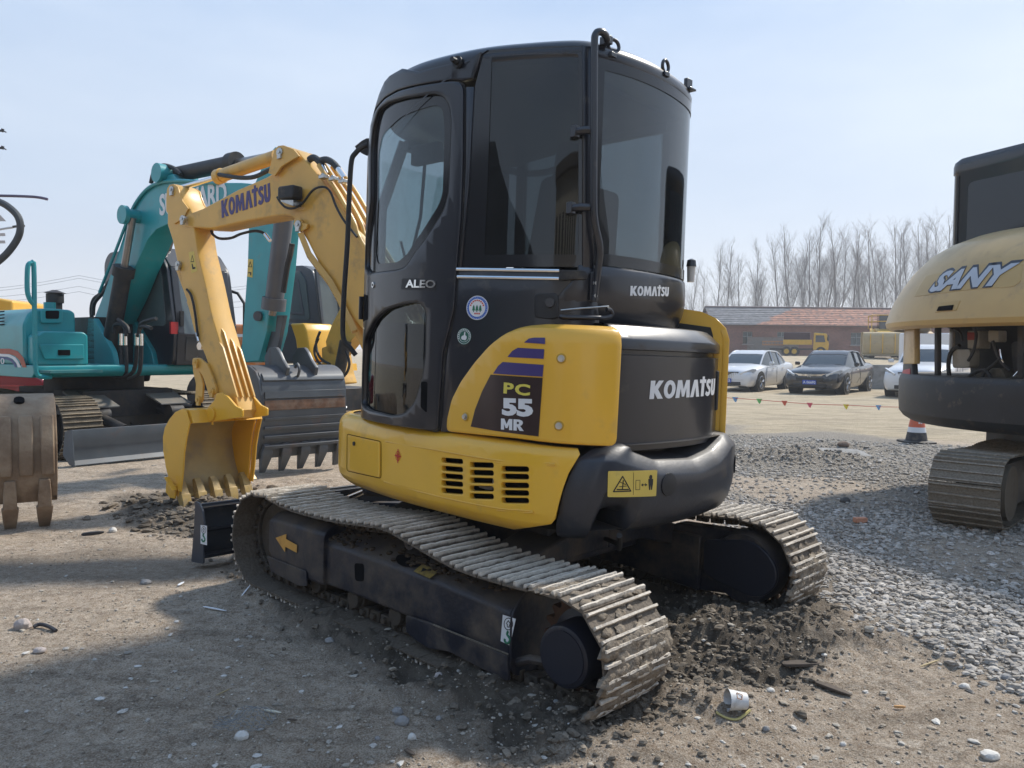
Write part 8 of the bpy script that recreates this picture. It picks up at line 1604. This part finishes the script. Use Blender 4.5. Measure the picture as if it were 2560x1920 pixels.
for q, w, m_, lab, fl_ in (((605,1842), 40, SW, 'whitish stone at the corner of the wire mesh', .8), ((57,1570), 46, SP, 'pale angular stone block near the left edge', .9), ((100,1632), 34, SP, 'small pinkish stone below the pale block at left', .6), ((365,1456), 30, SG, 'pale grey stone left of the dozer blade', .6),
        ((282,1326), 22, SW, 'white stone at the right end of the dark pipe', .9), ((993,1782), 30, SG, 'upper grey stone of the pair in the shade', 1.0), ((1006,1806), 40, SG, 'lower and larger grey stone of the pair in the shade', .8), ((1030,1845), 24, SW, 'white stone on lit ground below the grey pair', 1.0), ((944,1842), 16, SG, 'small grey stone left of the white one at the bottom', .9), ((1097,1700), 26, SP, 'round pinkish flat stone in front of the track', .7),
        ((1097,1795), 18, SG, 'lone grey pebble between stone pair and track', .9), ((823,1608), 24, SG, 'grey square stone on shaded ground beside the track', .8), ((2475,1893), 54, SW, 'large white stone in the bottom right corner', .5), ((2411,1720), 30, SW, 'rounded whitish stone at the gravel edge, lower right', .6), ((2514,1703), 34, SG, 'flat grey stone at the gravel edge near the right border', .5),
        ((1926,1728), 26, SW, 'white stone right of the mud edge', .6), ((1915,1820), 20, SG, 'small stone right of the paper cup', .9), ((2108,1842), 18, SW, 'small white stone below the splintered plank', .8), ((2113,1262), 26, mat('dark stone', (.10,.095,.09), .85, bump=.4), 'dark round stone in the gravel behind the far track', .8), ((2108,1133), 32, mat('rubble brown', (.17,.12,.09), .9, bump=.5), 'brown rubble lump on top of the gravel heap', .6), ((2165,1148), 26, mat('brick rubble', (.30,.14,.09), .9, bump=.5), 'reddish brick lump right of the gravel heap', .6), ((2323,1329), 20, SG, 'stone just in front of the tan machine track', .7), ((1390,1772), 16, SG, 'small pebble in the mud under the track end', .8),
        ((345,1664), 20, SW, 'small flat pale stone on shaded ground at left', .3), ((250,1745), 26, SW, 'white shard on shaded ground, lower left', .25), ((314,1718), 14, SW, 'tiny bright chip above the white shard', .3), ((560,1688), 16, SW, 'tiny bright chip in the shade centre left', .3)):
    stone(q, w, m_, lab, fl_)
# rubble slab and pink brick piece on the gravel
b = B(); c0 = GT((2150,1316)); b.box((0,0,.03), (.10,.05,.04)); o = b.obj('brick_piece', mat('salmon brick', (.55,.26,.16), .8, bump=.3), None, .005, label='salmon coloured brick piece lying on the gravel', cat='brick'); o.location = tuple(c0); o.rotation_euler = (0,0,.2)
b = B(); c0 = GT((2095,1150)); b.loft([[(x,-.45,0),(x,.4,0),(x,.35,.10),(x,-.4,.07)] for x in (-.55,-.2,.2,.6)]); o = b.obj('concrete_slab', MATS['weathered concrete'], None, .02, label='broken concrete slab lying on the gravel heap', cat='slab'); o.location = tuple(c0); o.rotation_euler = (.05,.04,.1); o.scale = (.6,.5,.8)
# scrap of hexagonal wire mesh
c0 = GT((610,1810)); b = B(); rg = random.Random(4); sH = .0125
def wm(u, v):
    x = c0[0]+u; y = c0[1]+v; return np.array([x, y, gz(x, y)+.012+.022*math.sin(u*31+1)*math.cos(v*23)+.02*abs(math.sin(u*13+v*19))])
segs = set()
for i in range(-9, 9):
    for j in range(-6, 7):
        cx, cy = i*sH*1.5, j*sH*1.732+(i % 2)*sH*.866
        if (cx/.105)**2+(cy/.085)**2 > 1+.25*math.sin(5*math.atan2(cy, cx)): continue
        H = [(round(cx+sH*math.cos(a*math.pi/3), 4), round(cy+sH*math.sin(a*math.pi/3), 4)) for a in range(6)]
        for a in range(6): segs.add(tuple(sorted((H[a], H[(a+1) % 6]))))
for a, c in segs: b.tube([wm(*a), wm(*c)], .0011, 3, cap=False)
o = b.obj('wire_mesh', mat('galvanised wire', (.20,.21,.21), .5, .5), None, label='crumpled scrap of hexagonal wire mesh on shaded ground', cat='wire mesh')
o.location = (0, 0, 0)
# ================================================================ behind the photographer (seen mirrored in the cab glass)
CW = mat('cream render', (.52,.47,.38), .8)
b1_ = Fr((4.5, -27), (1, 0)); OB = b1_.root('office_building', 'cream two-storey office seen mirrored in the cab glass', 'building'); b = B(); b1_.box(b, (-6, 0, 4.2), (13, 8, 8.4)); b.obj('wall', CW, OB); b = B(); b1_.box(b, (-6, 0, 8.6), (14, 9, .5)); b.obj('roof', MATS['grey plaster patch'], OB)
for k in range(8):
    for z in (2.0, 5.8): b = B(); b1_.box(b, (-11.6+k*1.6, 4.02, z), (.7, .06, 2.2)); b.obj('window', DGL, OB)
b2_ = Fr((-20, -12), (1, 0)); b = B(); b2_.prismf(b, [(-16,0),(12,0),(12,6.0),(-2,9.0),(-16,6.0)], -7, 4); sh2 = b2_.root('shed', 'dark metal shed seen mirrored in the cab glass', 'shed'); b.obj('wall', mat('dark sheet metal', (.05,.055,.065), .6, 0, .2, 2), sh2)

b3_ = Fr((21, -13), (1, 0)); sh3 = b3_.root('shed', 'tall dark corrugated shed to the right of the photographer', 'shed'); b = B(); b3_.prismf(b, [(-12,0),(7,0),(7,5.2),(2,9.5),(-12,7.0)], -5, 5); b.obj('wall', MATS['dark sheet metal'], sh3); b = B()
for k in range(16): b3_.box(b, (-5.04, -11.5+k*1.15, 2.8), (.08, .10, 5.4))
b.obj('wall_rib', MATS['grey plaster patch'], sh3)
for src, pos, rz, lab in ((TE, (-7.5, -1.5, 0), 2.2, 'second teal excavator standing behind the photographer'), (ME, (-9.5, 3.2, 0), 1.0, 'second yellow and grey excavator left of the photographer'), (ME, (-1.5, -6.5, 0), 2.6, 'third yellow and grey excavator behind the photographer')):
    t = copy_tree(src); t.matrix_world = Matrix.Translation(pos) @ Matrix.Rotation(rz, 4, 'Z'); t['label'] = lab
hz = B(); hz.box((20, 70, 14), (240, 180, 31)); hm = bpy.data.materials.new('haze'); hm.use_nodes = True; hn = hm.node_tree.nodes; hn.clear(); ho = hn.new('ShaderNodeOutputMaterial'); hp = hn.new('ShaderNodeVolumePrincipled'); hp.inputs['Color'].default_value = (.86, .90, .96, 1); hp.inputs['Density'].default_value = .0018; hp.inputs['Anisotropy'].default_value = .3; hm.node_tree.links.new(hp.outputs[0], ho.inputs['Volume'])
link('haze', hz.mesh('haze', hm, 180), kind='stuff')
